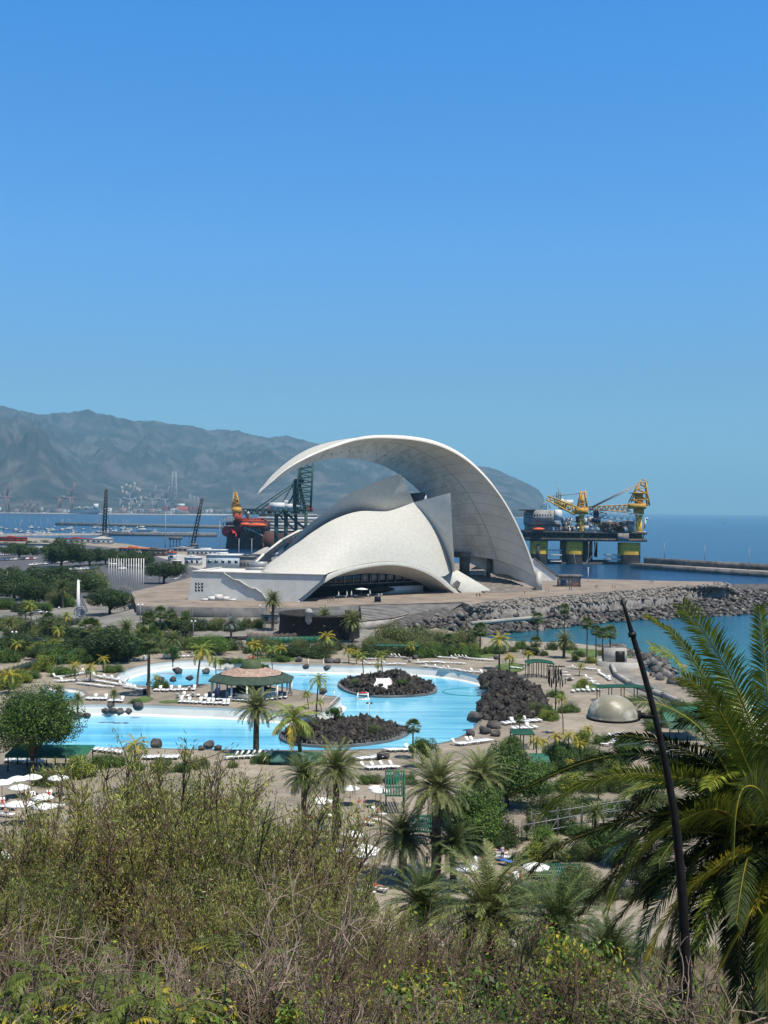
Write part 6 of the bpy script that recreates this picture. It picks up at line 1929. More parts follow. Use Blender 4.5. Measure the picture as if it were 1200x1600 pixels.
def lounger(raised):
    t = empty('sun_lounger', (0, 0, 0)); mb = MB(); mb.bx(-.32, .32, -.95, .35 if raised else .95, .30, .38); mb.build('bed', M['plastic'], t)
    if raised: MB().beam((0, .35, .36), (0, .85, .36 + .25 + .35), .62, .06).build('backrest', M['plastic'], t)
    for y in (-.75, .3):
        mb = MB()
        for x in (-.28, .28): mb.bx(x - .03, x + .03, y - .04, y + .04, 0, .3)
        mb.build('leg', M['plastic'], t)
    return t


lo = [Proto(lounger(False)), Proto(lounger(True))]
ROWS = [((205, 1033), (232, 1031), 5, 0, 'at the far left end of the far pool deck'), ((256, 1029), (300, 1026), 8, 0, 'on the far deck behind the channel boulders'), ((88, 1060), (140, 1051), 9, 1.2, 'in the back row of the left deck under the yellow palms'),
        ((89, 1066), (122, 1065), 7, 1.2, 'in the short row nearest the left fence'), ((124, 1069), (172, 1075), 10, 1.2, 'in the front row of the left deck cluster'), ((136, 1063), (192, 1072), 11, 1.2, 'in the middle row of the left deck cluster'), ((150, 1058), (196, 1066), 9, 1.2, 'in the row beside the left end of the upper channel'),
        ((137, 1093), (165, 1093), 6, 0, 'below the small white basin'), ((172, 1096), (190, 1097), 4, 0, 'left of the tall fan palm base'), ((196, 1075), (226, 1080), 6, .8, 'above the tall fan palm base'), ((243, 1080), (303, 1079), 11, 0, 'in the upper row of the pavilion peninsula'),
        ((282, 1098), (356, 1101), 13, 0, 'along the white wall in front of the pavilion at left'), ((314, 1093), (392, 1096), 13, 0, 'in the second row just in front of the pavilion'), ((396, 1096), (446, 1091), 8, 0, 'right of the pavilion front'), ((278, 1090), (310, 1088), 5, 0, 'left of the pavilion posts'),
        ((567, 1030), (588, 1031), 5, 1.3, 'left back row on the far deck'), ((604, 1027), (628, 1028), 5, 1.3, 'centre back row on the far deck'), ((567, 1038), (628, 1039), 9, 1.3, 'left front row on the far deck by the pool rim'),
        ((652, 1037), (686, 1035), 7, 1.3, 'right of the lone boulder on the far deck'), ((664, 1042), (712, 1048), 8, 1.3, 'along the curving rim of the far deck'), ((684, 1028), (710, 1030), 6, 1.3, 'in the short row behind the lone boulder'), ((716, 1028), (766, 1033), 10, 1.3, 'in the stacked white row before the lawn'),
        ((690, 1037), (722, 1038), 6, 1.3, 'in the middle row of the right far deck'), ((727, 1020), (757, 1021), 6, 0, 'on the far lawn edge'), ((718, 1049), (798, 1058), 12, .6, 'along the far rim leading to the lava outcrop'), ((800, 1044), (816, 1046), 3, .6, 'left of the curving green sunshade'),
        ((788, 1132), (842, 1127), 9, .3, 'below the lava outcrop'), ((714, 1165), (762, 1158), 8, .9, 'on the near deck right of the pool boulders'), ((606, 1174), (640, 1173), 6, .9, 'on the near pool rim left of the yellow fan palm'), ((560, 1188), (592, 1184), 5, .9, 'left of the dark oval boulder'),
        ((572, 1202), (616, 1200), 7, .9, 'in front of the dark oval boulder'), ((150, 1173), (188, 1177), 6, 0, 'on the near rim at left behind the shrubs'), ((226, 1185), (276, 1185), 8, 0, 'near rim row between boulders and shrubs at left'), ((12, 1190), (66, 1193), 8, 0, 'under the long green canopy'),
        ((893, 1045), (926, 1047), 6, 1.2, 'on the right deck behind the slat mobile'), ((880, 1052), (890, 1062), 3, 1.2, 'between the curving sunshade and the lawn'), ((937, 1053), (952, 1063), 5, 0, 'stacked under the coast path wall'), ((802, 1140), (835, 1138), 5, .3, 'in the second row below the lava outcrop'),
        ((895, 1081), (935, 1079), 6, 0, 'around the right lawn'), ((948, 1166), (968, 1148), 8, 1.2, 'on the curved terrace right of the lamp dome palm'), ((920, 1062), (930, 1070), 3, .9, 'right of the small lawn bush'), ((805, 1118), (828, 1122), 0, 0, '')]
for (a, b, n_, rz, lab) in ROWS:
    for q in range(n_):
        u = q / max(1, n_ - 1); g = G(a[0] + (b[0] - a[0]) * u, a[1] + (b[1] - a[1]) * u + rng.uniform(-.5, .5), 4.06)
        lo[int(rng.random() < .3)].put(g, rz + rng.uniform(-.12, .12) + (math.pi if rng.random() < .1 else 0), 1.0, 'white sun lounger ' + lab, 'sun lounger', 'sun loungers ' + lab)
for q in range(8):
    g = G(362 + q * 9, 1186 - q * .5, 4.06)
    lo[1].put(g, R(-60) + rng.uniform(-.1, .1), 1.1, 'white reclined lounger with raised back on the near rim right of the date palm', 'sun lounger', 'reclined loungers by the date palm')

# parasols
for px, py, s_, lab in ((27, 1246, 1, 'white parasol left of the taller one under the big tree'), (49, 1243, 1, 'tallest white parasol beside the big leafy tree trunk'), (30, 1260, 1, 'white parasol just below the two by the tree'), (3, 1252, 1, 'white parasol cut by the left picture edge'),
                        (91, 1244, 1, 'white parasol at the left border of the feathery bushes'), (66, 1277, 1, 'white parasol in front of the dark post at left'), (25, 1288, 1, 'left one of two low white parasols among the left shrubs'), (40, 1288, 1, 'right one of two low white parasols among the left shrubs'), (70, 1292, 1, 'lowest white parasol at the left before the bushes'),
                        (502, 1282, 1, 'white parasol behind the brown trunk of the near palm'), (496, 1320, .9, 'white parasol left of the near palm trunk base'), (549, 1338, 1, 'round white parasol over the sunbathers right of the palm trunk'), (547, 1258, .9, 'white parasol above the standing couple'),
                        (587, 1254, .8, 'white parasol behind the tilted slatted sunshade'), (594, 1262, .9, 'second white parasol nearer the tilted slatted sunshade'), (725, 1392, 1, 'white parasol right of the stout palm trunk'), (837, 1392, 1, 'white parasol under the green netting'), (556, 1392, 1.7, 'big white parasol in front of the lowest sunbathers'),
                        (5, 1385, 1.3, 'white parasol low at the left edge behind twigs')):
    po.put(G(px, py, 4.02), rng.uniform(0, 1), s_, lab, 'parasol', 'white parasols on the terraces')

# near-terrace furniture
TOW = [('red', (.55, .03, .03)), ('blue', (.05, .16, .45)), ('pink', (.6, .12, .25)), ('white', (.75, .75, .73))]


def towel(ci):
    t = MB().box((0, 0, 0), (.66, 1.7, .03)).build('towel', mat(TOW[ci][0] + '_towel', TOW[ci][1], tuple(x * .8 for x in TOW[ci][1]), 3)); return t


TERR = [(560, 1290, 1, 2.0), (575, 1288, 0, .6), (585, 1283, 0, .8), (592, 1275, 1, .9), (503, 1326, 0, 1.3), (517, 1326, 0, 1.4), (552, 1349, 1, 1.0), (562, 1352, 0, .8), (478, 1276, 1, .3), (512, 1276, 1, .5), (665, 1365, 1, 1.3), (646, 1388, 0, .8), (740, 1365, 0, 1.0), (755, 1356, 1, 1.2),
        (795, 1372, 0, .9), (806, 1376, 0, .8), (815, 1382, 1, .7), (778, 1336, 0, 1.2), (790, 1344, 0, 1.3), (4, 1262, 1, .4), (18, 1264, 0, .5), (40, 1258, 1, .8), (55, 1262, 0, .3), (10, 1276, 0, 1.2), (52, 1252, 1, .4), (76, 1250, 1, .2), (70, 1246, 0, .1), (88, 1262, 0, 1.5), (44, 1302, 0, .4), (52, 1300, 0, .4), (590, 1392, 0, 1.1), (570, 1398, 0, 1.1)]
for q, (px, py, ra, rz) in enumerate(TERR):
    side = 'left terrace under the big tree' if px < 120 else ('terrace right of the near palm trunk' if px < 640 else 'lower right terrace')
    lo[ra].put(G(px, py, 4.06), rz, 1.05, 'white lounger on the busy ' + side, 'sun lounger', 'loungers on the ' + side)


# ---------------------------------------------------------------- people
def person(pose, top, bottom, hair=M['hair']):
    """one skinned body; joints in metres, y forward is -y"""
    J = {}
    if pose == 'stand':
        J = dict(pelvis=(0, 0, .95), chest=(0, .0, 1.28), neck=(0, 0, 1.47), head=(0, -.02, 1.60), crown=(0, -.01, 1.72), hl=(-.1, 0, .92), kl=(-.12, -.02, .50), al=(-.13, .03, .08), tl=(-.14, -.14, .03), hr=(.1, 0, .92), kr=(.13, -.08, .50), ar=(.15, -.02, .08), tr=(.16, -.19, .03), sl=(-.19, 0, 1.40), el=(-.25, .03, 1.12), wl=(-.27, -.05, .88), sr=(.19, 0, 1.40), er=(.27, .0, 1.12), wr=(.25, -.12, .90))
        hd = (0, -.1, -1)
    elif pose == 'sit':
        J = dict(pelvis=(0, .05, .48), chest=(0, .16, .80), neck=(0, .18, .98), head=(0, .14, 1.11), crown=(0, .15, 1.23), hl=(-.1, .0, .46), kl=(-.15, -.42, .55), al=(-.15, -.62, .16), tl=(-.16, -.78, .10), hr=(.1, 0, .46), kr=(.17, -.40, .60), ar=(.16, -.55, .18), tr=(.17, -.72, .10), sl=(-.19, .15, .92), el=(-.27, .0, .68), wl=(-.16, -.24, .62), sr=(.19, .15, .92), er=(.27, .08, .66), wr=(.20, -.18, .60))
        hd = (0, -1, -.2)
    else:
        J = dict(pelvis=(0, 0, .48), chest=(0, .34, .54), neck=(0, .52, .60), head=(0, .65, .62), crown=(0, .77, .63), hl=(-.1, -.04, .47), kl=(-.13, -.46, .60), al=(-.14, -.84, .43), tl=(-.16, -.90, .55), hr=(.1, -.04, .47), kr=(.14, -.48, .48), ar=(.15, -.90, .44), tr=(.18, -.96, .55), sl=(-.19, .44, .54), el=(-.33, .20, .47), wl=(-.26, -.04, .46), sr=(.19, .44, .54), er=(.34, .62, .50), wr=(.18, .74, .50))
        hd = (0, -1, -.1)
    rad = dict(pelvis=.135, chest=.135, neck=.052, head=.098, crown=.07, hl=.09, kl=.058, al=.042, tl=.035, hr=.09, kr=.058, ar=.042, tr=.035, sl=.058, el=.042, wl=.028, sr=.058, er=.042, wr=.028)
    E = [('pelvis', 'chest'), ('chest', 'neck'), ('neck', 'head'), ('head', 'crown'), ('pelvis', 'hl'), ('hl', 'kl'), ('kl', 'al'), ('al', 'tl'), ('pelvis', 'hr'), ('hr', 'kr'), ('kr', 'ar'), ('ar', 'tr'), ('chest', 'sl'), ('sl', 'el'), ('el', 'wl'), ('chest', 'sr'), ('sr', 'er'), ('er', 'wr')]
    for s_, w_ in (('l', -1), ('r', 1)):      # palm and five fingers
        wv = Vector(J['w' + s_]); h_ = Vector(hd).normalized(); side = Vector((1, 0, 0)); pm = wv + h_ * .07; J['p' + s_] = tuple(pm); rad['p' + s_] = .026; E.append(('w' + s_, 'p' + s_))
        for f in range(4):
            a = pm + h_ * (.07 + .012 * (1 - abs(f - 1.5))) + side * (f - 1.5) * .021 + Vector((0, 0, -.012)); J[f'f{s_}{f}'] = tuple(a); rad[f'f{s_}{f}'] = .009; E.append(('p' + s_, f'f{s_}{f}'))
        a = wv + h_ * .06 - side * w_ * .055; J[f't{s_}t'] = tuple(a); rad[f't{s_}t'] = .01; E.append(('w' + s_, f't{s_}t'))
    names = list(J); me = bpy.data.meshes.new('person'); me.from_pydata([J[k] for k in names], [(names.index(a), names.index(b)) for a, b in E], [])
    o = bpy.data.objects.new('person', me); COL.objects.link(o); m_ = o.modifiers.new('s', 'SKIN'); m_.use_smooth_shade = True; o.modifiers.new('u', 'SUBSURF').levels = 1
    for k, nm in enumerate(names): me.skin_vertices[0].data[k].radius = (rad[nm], rad[nm] * (.72 if nm in ('pelvis', 'chest') else 1))
    me.skin_vertices[0].data[0].use_root = True
    dg = bpy.context.evaluated_depsgraph_get(); m2 = bpy.data.meshes.new_from_object(o.evaluated_get(dg)); bpy.data.objects.remove(o); m2.name = 'person'
    for q in (M['skin'], top, bottom): m2.materials.append(q)
    segs = [(np.array(J[a]), np.array(J[b]), a, b) for a, b in E]
    for p in m2.polygons:
        c = np.array(p.center); best = min(segs, key=lambda s: np.linalg.norm(c - (s[0] + (s[1] - s[0]) * min(1, max(0, np.dot(c - s[0], s[1] - s[0]) / (np.dot(s[1] - s[0], s[1] - s[0]) + 1e-9))))))
        nm = {best[2], best[3]}
        p.material_index = 1 if nm in ({'pelvis', 'chest'}, {'chest', 'sl'}, {'chest', 'sr'}) else (2 if nm in ({'pelvis', 'hl'}, {'pelvis', 'hr'}) or (nm in ({'hl', 'kl'}, {'hr', 'kr'}) and bottom is not M['skin']) else 0)
    r_ = bpy.data.objects.new('person', m2); COL.objects.link(r_)
    hv = ico(2)[0] * np.array([.088, .1, .085]) + (np.array(J['head']) * .35 + np.array(J['crown']) * .65) + np.array([0, .022, .012] if pose != 'lie' else [0, .02, -.01])
    MB().add(hv, ico(2)[1]).build('hair', hair, r_, True)
    fc = np.array(J['head']); nv = np.array([0, -1, 0]) if pose != 'lie' else np.array([0, 0, 1.0]); up = (np.array(J['crown']) - fc); up /= np.linalg.norm(up)
    mbf = MB()
    for s_ in (-1, 1): mbf.add(ico(1)[0] * .011 + fc + nv * .092 + np.array([s_ * .032, 0, 0]) + up * .03, ico(1)[1])
    mbf.build('eyes', M['black'], r_); MB().add(ico(1)[0] * .014 + fc + nv * .1, ico(1)[1]).build('nose', M['skin'], r_)
    return r_


CL = dict(dark=mat('dark_clothing', (.02, .02, .025), (.03, .03, .035), 2), white=mat('white_clothing', (.7, .7, .68), (.6, .6, .58), 2), red=mat('red_swimwear', (.5, .03, .03), (.4, .03, .03), 2), blue=mat('blue_swimwear', (.04, .1, .35), (.03, .08, .25), 2), purple=mat('purple_clothing', (.18, .03, .22), (.14, .02, .18), 2), lime=mat('lime_shorts', (.3, .5, .05), (.25, .4, .05), 2), orange=mat('orange_clothing', (.65, .14, .04), (.5, .1, .03), 2))
blond = mat('fair_hair', (.3, .2, .09), (.22, .14, .06), 9)
PP = []
for pose, tp, bt, hr in (('stand', 'dark', 'dark', 0), ('stand', 'white', 'dark', 0), ('stand', 'orange', 'white', 1), ('stand', 'purple', 'lime', 0), ('sit', 'red', 'skin', 0), ('sit', 'skin', 'blue', 1), ('lie', 'red', 'skin', 0), ('lie', 'skin', 'blue', 0), ('lie', 'dark', 'skin', 1)):
    PP.append(Proto(person(pose, M['skin'] if tp == 'skin' else CL[tp], M['skin'] if bt == 'skin' else CL[bt], blond if hr else M['hair'])))
PL = [(745, 934, 9, 0, 'person in dark clothes, left of the pair walking on the plaza near the rubble'), (749.5, 934, 9, 0, 'person in dark clothes, right of the pair walking on the plaza near the rubble'), (512, 941, 9, 1, 'person in a white top, left of the three before the arch cafe'), (516, 941, 9, 1, 'person in a white top, middle of the three before the arch cafe'), (520.5, 940.5, 9, 0, 'person in dark clothes, right of the three before the arch cafe'),
      (853, 925.5, 9, 0, 'person in dark clothes just right of the wing foot'), (857, 926, 9, 1, 'person in a white top just right of the wing foot'), (890, 923, 9, 0, 'person in dark clothes, left of a pair on the open plaza'), (893, 923.5, 9, 0, 'person in dark clothes, right of a pair on the open plaza'), (931, 920.5, 9, 0, 'person in dark clothes standing mid-plaza below the rig'), (934, 920, 9, 2, 'person in an orange top standing mid-plaza below the rig'),
      (957, 920, 9, 0, 'person in dark clothes left of a pair toward the plaza tip'), (961, 920, 9, 1, 'person in a white top toward the plaza tip'), (1017, 912, 9, 0, 'person in dark clothes leaning at the back plaza edge'), (1020, 912, 9, 0, 'second person in dark clothes at the back plaza edge'), (1116, 914.5, 9, 0, 'person in dark clothes at the very tip of the plaza'), (1122, 914.5, 9, 0, 'second person in dark clothes at the very tip of the plaza'), (820, 929, 9, 0, 'person in dark clothes on the steps side of the wing foot'),
      (561, 1268, 4, 2, 'person in an orange top standing under the near palm crown'), (570, 1268, 4, 3, 'person in a purple top and lime shorts beneath the near palm crown'), (560, 1292, 4, 0, 'person in dark clothes standing beside a white lounger'), (553, 1340, 4, 2, 'person in orange standing beside the round white parasol'), (645, 1388, 4, 2, 'person in orange standing between two thick palm trunks'), (667, 1362, 4, 3, 'person in purple standing right of the slim palm trunk'),
      (480, 1278, 4, 2, 'person in orange at a table behind the near palm'), (52, 1262, 4, 0, 'person in dark clothes standing among the left parasols'), (38, 1256, 4, 2, 'person in orange standing below the left parasols'), (785, 1346, 4, 1, 'person in a white top by the railing at lower right'), (268, 1240, 4, 0, 'person in dark clothes behind the feathery bushes')]
for px, py, z, k_, lab in PL: PP[k_].put(G(px, py, z + .03), rng.uniform(0, 6.28), rng.uniform(.95, 1.05), lab, 'person')
LY = [(575, 1288, 6, .6, 'lying in red swimwear on the lounger right of the brown palm trunk'), (585, 1283, 8, .8, 'lying in a dark top on the lounger before the slatted sunshade'), (503, 1326, 7, 1.3, 'lying in blue trunks left of the near palm trunk base'), (517, 1326, 6, 1.4, 'lying in red swimwear right beside the near palm trunk base'), (562, 1352, 4, .8, 'sitting in red swimwear below the round white parasol'),
      (552, 1349, 5, 1.0, 'fair-haired, sitting in blue trunks below the round white parasol'), (665, 1365, 4, 1.3, 'sitting in red swimwear right of the slim palm trunk'), (740, 1365, 7, 1.0, 'lying in blue trunks right of the stout palm'), (795, 1372, 6, .9, 'lying in red swimwear, left of the group under the netting'), (806, 1376, 8, .8, 'lying in a dark top, middle of the group under the netting'), (778, 1336, 7, 1.2, 'lying in blue trunks beside the lower railing'),
      (18, 1264, 6, .5, 'lying in red swimwear between the left parasols'), (10, 1276, 5, 1.2, 'fair-haired, sitting in blue trunks at the left edge'), (55, 1262, 8, .3, 'lying in a dark top right of the left parasols'), (590, 1392, 6, 1.1, 'lying in red swimwear on the lowest terrace loungers'), (44, 1302, 7, .4, 'lying in blue trunks among the left shrubs'), (560, 1290, 5, 2.0, 'fair-haired, sitting in blue trunks beside the standing dark figure'), (592, 1275, 4, .9, 'sitting in red swimwear nearest the slatted sunshade'), (478, 1276, 4, .3, 'sitting in red swimwear behind the near palm, left'), (512, 1276, 5, .5, 'fair-haired, sitting in blue trunks behind the near palm, right'), (646, 1388, 6, .8, 'lying in red swimwear between the palm trunks'), (755, 1356, 4, 1.2, 'sitting in red swimwear right of the stout palm'), (815, 1382, 4, .7, 'sitting in red swimwear, right of the group under the netting'), (4, 1262, 4, .4, 'sitting in red swimwear at the far left edge'), (40, 1258, 5, .8, 'fair-haired, sitting in blue trunks behind the left parasols'), (76, 1250, 4, .2, 'sitting in red swimwear right of the tallest left parasol')]
for px, py, k_, rz, lab in LY: PP[k_].put(G(px, py, 4.06), rz, 1.0, 'person ' + lab, 'person')
for (px, py, ci, lab) in ((483, 1275, 0, 'red towel over a chair behind the near palm'), (790, 1344, 1, 'blue towel laid on a lounger by the lower railing'), (758, 1352, 1, 'round blue float lying right of the stout palm'), (569, 1354, 2, 'pink towel beside the sitting sunbathers'), (815, 1382, 3, 'white towel on a lounger under the green netting')):
    o = towel(ci) if 'float' not in lab else MB().lathe([(.28, 0), (.55, 0), (.6, .14), (.55, .28), (.3, .28), (.24, .14), (.28, 0)], 16).build('pool_ring', mat('blue_float', (.05, .35, .6), (.4, .5, .6), 3))
    o.location = G(px, py, 4.55 if 'float' not in lab else 4.03); o.rotation_euler = (0, 0, .8); tag(o, lab, 'towel' if 'towel' in lab else 'float')
# ================================================================ palms, trees, shrubs
LM = dict(
    date=leafmat('date_palm_leaf', (0.24, 0.26, 0.085), (0.1, 0.125, 0.045)),
    dark=leafmat('dark_palm_leaf', (0.09, 0.13, 0.035), (0.035, 0.06, 0.018)),
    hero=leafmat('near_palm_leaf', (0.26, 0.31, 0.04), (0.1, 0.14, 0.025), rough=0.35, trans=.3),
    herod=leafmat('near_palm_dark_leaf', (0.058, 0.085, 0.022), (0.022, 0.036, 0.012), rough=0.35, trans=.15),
    heroy=leafmat('yellowing_palm_leaf', (0.52, 0.42, 0.04), (0.26, 0.28, 0.04), rough=0.4, trans=.4),
    coco=leafmat('coconut_palm_leaf', (0.24, 0.31, 0.05), (0.1, 0.16, 0.035)),
    yellow=leafmat('yellow_palm_leaf', (0.454, 0.340, 0.030), (0.184, 0.200, 0.030)),
    fan=leafmat('fan_palm_leaf', (0.13, 0.17, 0.045), (0.06, 0.09, 0.025)),
    blue=leafmat('silver_palm_leaf', (0.233, 0.270, 0.243), (0.131, 0.162, 0.149)),
    ficus=leafmat('ficus_leaf', (0.075, 0.125, 0.026), (0.028, 0.05, 0.014)),
    ficus2=leafmat('dark_ficus_leaf', (0.042, 0.075, 0.022), (0.017, 0.03, 0.011)),
    lime=leafmat('lime_green_leaf', (0.175, 0.270, 0.047), (0.073, 0.135, 0.027)),
    bright=leafmat('bright_green_leaf', (0.125, 0.225, 0.028), (0.05, 0.1, 0.018)),
    olive=leafmat('olive_scrub_leaf', (0.2, 0.19, 0.085), (0.09, 0.1, 0.04)),
    tam=leafmat('feathery_scrub_leaf', (0.5, 0.47, 0.1), (0.22, 0.24, 0.05), trans=.3, scale=.35),
    tamg=leafmat('green_feathery_leaf', (0.27, 0.34, 0.07), (0.12, 0.17, 0.035), trans=.3, scale=.5),
    fluff=leafmat('pale_seed_fluff', (0.62, 0.55, 0.4), (0.4, 0.34, 0.22), trans=.3),
    ylw=leafmat('yellow_compound_leaf', (0.5, 0.36, 0.02), (0.25, 0.24, 0.03), trans=.35),
    grn2=leafmat('green_compound_leaf', (0.16, 0.2, 0.035), (0.08, 0.11, 0.02), trans=.3),
    bud=leafmat('fresh_yellow_green_bud', (0.324, 0.380, 0.030), (0.216, 0.280, 0.030), trans=.35),
    pink=leafmat('pink_bougainvillea', (0.432, 0.050, 0.120), (0.270, 0.040, 0.080)),
)


def nrmz(a):
    return a / (np.linalg.norm(a, axis=-1, keepdims=True) + 1e-9)


def frond_curve(az, el0, L, droop, n=14, p=1.4, twist=0.0):
    s = np.linspace(0, 1, n); el = el0 - droop * s ** p; a = az + twist * s
    d = np.stack([np.cos(a) * np.cos(el), np.sin(a) * np.cos(el), np.sin(el)], -1)
    P = np.vstack([[0, 0, 0], np.cumsum((d[:-1] + d[1:]) / 2 * (L / (n - 1)), 0)])
    return P


def pinnate(mb, P, nl, ll, wl, vee=0.35, m=0, rg=rng, hang=0.25, start=.12, m_r=1, rr_=0.03, seg2=False, lean=.55):
    """leaflets along the rachis P"""
    n = len(P); T = nrmz(np.gradient(P, axis=0)); up = np.array([0, 0, 1.0])
    S = nrmz(np.cross(T, up)); Nn = nrmz(np.cross(S, T))
    u = np.linspace(start, 0.995, nl)
    idx = u * (n - 1)
    f = lambda A: np.stack([np.interp(idx, np.arange(n), A[:, k]) for k in range(3)], -1)
    p, t, s, nn = f(P), f(T), f(S), f(Nn)
    prof = np.minimum(1, (u - start) / .16 + .35) * (1 - .62 * u ** 3)
    for sg in (-1, 1):
        ln = ll * prof * rg.uniform(.85, 1.12, nl)
        d = nrmz(s * sg * rg.uniform(.75, 1, (nl, 1)) + t * (lean + .5 * u[:, None] ** 2) + nn * vee + rg.normal(0, .07, (nl, 3)))
        tip = p + d * ln[:, None]; tip[:, 2] -= hang * ln * rg.uniform(.5, 1.3, nl)
        mid = p + d * ln[:, None] * .45; mid[:, 2] -= hang * ln * .12
        wv = nrmz(np.cross(d, nn)) * (wl * (.7 + .3 * prof))[:, None]
        b = p
        V = np.stack([b - wv * .35, mid - wv, tip, mid + wv, b + wv * .35], 1).reshape(-1, 3)
        i = np.arange(nl)[:, None] * 5
        mb.add(V, np.concatenate([i + 0, i + 1, i + 2, i + 3, i + 4], 1), m)
    mb.tube(P, np.linspace(rr_, rr_ * .25, n), 4, m_r, cap=False)


def palm_trunk(h, r0, r1, lean=(0, 0), swell=1.25, rings=26, skirt=0.0):
    mb = MB(); n = rings * 2
    s = np.linspace(0, 1, n); pts = np.stack([lean[0] * s ** 1.6, lean[1] * s ** 1.6, h * s], -1)
    rad = r0 + (r1 - r0) * s + np.where(np.arange(n) % 2 == 0, .06, -.02) * r0
    rad[0] *= swell
    if skirt: rad = rad + np.where(s > 1 - skirt, (s - (1 - skirt)) / skirt * r1 * .8, 0)
    mb.tube(pts, rad, 10)
    return mb


def make_palm(kind, seed):
    rg_ = np.random.default_rng(seed); t = empty('agave' if kind == 'yucca' else 'palm_tree', (0, 0, 0)); mb = MB()
    mats_ = {'date': ('date', 'date'), 'dated': ('dark', 'date'), 'coco': ('coco', 'yellow'), 'yellow': ('yellow', 'coco'), 'small': ('coco', 'yellow')}.get(kind, ('fan', 'fan'))
    h, lean, r0, r1, sk = 7.0, (0, 0), .30, .24, 0
    if kind in ('date', 'dated'):
        r0, r1 = .40, .34; nf = 78 if kind == 'date' else 90
        for q in range(nf):
            v = (q + .5) / nf; el = R(86) - R(112) * v ** .85; L = 3.9 * rg_.uniform(.85, 1.1) * (.8 + .2 * math.sin(math.pi * min(1, v + .25)))
            P = frond_curve(q * 2.39996 + rg_.normal(0, .15), el, L, R(rg_.uniform(55, 85)) * (.75 + .25 * v)); P[:, 2] += .1
            pinnate(mb, P, 34, .62, .028, .35, m=0 if v < .75 else 1, rg=rg_, m_r=2, rr_=.045, hang=.35)
        sk = .12
    elif kind in ('coco', 'yellow', 'small'):
        lean = (.7, -.3) if kind == 'coco' else (0, 0); r0, r1 = .19, .13; nf = 19 if kind != 'small' else 14
        for q in range(nf):
            v = (q + .5) / nf; el = R(80) - R(95) * v; L = 3.0 * rg_.uniform(.85, 1.1)
            P = frond_curve(q * 2.39996 + rg_.normal(0, .2), el, L, R(rg_.uniform(75, 110)), p=1.2); P += np.array([lean[0], lean[1], 0])
            pinnate(mb, P, 26, .62, .045, .1, m=0 if v < .62 else 1, rg=rg_, m_r=2, rr_=.05, hang=.6)
    elif kind == 'fan':
        r0, r1, sk = .27, .2, .16
        for q in range(34):
            v = (q + .5) / 34; el = R(78) - R(125) * v; az = q * 2.39996; d = np.array([math.cos(az) * math.cos(el), math.sin(az) * math.cos(el), math.sin(el)])
            c = d * rg_.uniform(.8, 1.1); mb.tube([np.zeros(3), c], .025, 3, 2, cap=False)
            s_ = nrmz(np.cross(d, [0, 0, 1.0])); n_ = np.cross(s_, d)
            for a in np.linspace(-1.5, 1.5, 15):
                dd = d * math.cos(a) + s_ * math.sin(a); dd = dd + n_ * -.12 * abs(a); ln = .95 * rg_.uniform(.85, 1.1); w_ = nrmz(np.cross(dd, n_)) * .06
                tip = c + dd * ln - np.array([0, 0, .22 * ln]); md = c + dd * ln * .55
                mb.add([c, md - w_, tip, md + w_], np.array([[0, 1, 2, 3]]), 0 if v < .7 else 1)
    elif kind == 'yucca':
        h, r0, r1 = 2.0, .16, .14
        for q in range(150):
            el = R(88) - R(115) * (q / 150); az = q * 2.39996; d = np.array([math.cos(az) * math.cos(el), math.sin(az) * math.cos(el), math.sin(el)]); s_ = nrmz(np.cross(d, [0, 0, 1.0])) * .035
            ln = rg_.uniform(.8, 1.1); mb.add([np.zeros(3) - s_, d * ln * .5 - s_ * 1.3 + [0, 0, .02], d * ln - [0, 0, .12], d * ln * .5 + s_ * 1.3], np.array([[0, 1, 2, 3]]), 0)
    mb.build('crown', [LM[mats_[0]] if kind != 'yucca' else LM['fan'], LM[mats_[1]], LM['yellow'] if kind in ('coco', 'yellow', 'small') else LM['date']], t)
    tr = palm_trunk(h, r0, r1, lean, skirt=sk).build('trunk', M['trunk'] if kind != 'royal' else M['conc'], t, True)
    tr.location = (0, 0, -h) if True else (0, 0, 0)
    if lean != (0, 0): tr.location = (0, 0, -h)
    return t, h


class PalmKind:
    """crown keeps its size, trunk is stretched to reach the ground"""
    def __init__(s, kind, seeds, R0):
        s.v = [make_palm(kind, q) for q in seeds]; s.R0 = R0; s.i = 0; s.used = set()

    def put(s, px, py, cy, r_px, label, Z=4.0, name=None, cat='palm', group=None, fat=1.0, at=None):
        t, h = s.v[s.i % len(s.v)]; k = s.i % len(s.v); s.i += 1
        g = G(px, py, Z) if at is None else at
        if at is not None: Z = at.z
        ks = g.y / FPX; top = Q(px, cy, g.y).z; sc_ = r_px * ks / s.R0
        ch = list(t.children) if k not in s.used else KIDS[t.name]
        KIDS[t.name] = ch
        o = t if k not in s.used else copy_tree(t); s.used.add(k)
        kids = ch if o is t else [c for c in bpy.data.objects if False] or list(o.children)
        o.location = (g.x, g.y, Z); o.rotation_euler = (0, 0, rng.uniform(0, 6.28))
        H = max(.4, top - Z)
        for c in kids:
            if c.name.startswith('crown'): c.location = (0, 0, H); c.scale = (sc_,) * 3
            else: c.location = (0, 0, 0); f_ = fat * (.62 if s.R0 < 2 else 1); c.scale = (sc_ * f_, sc_ * f_, H / h)
        if name: o.name = name
        if 'group' in o: del o['group']
        tag(o, label, cat, group)
        return o


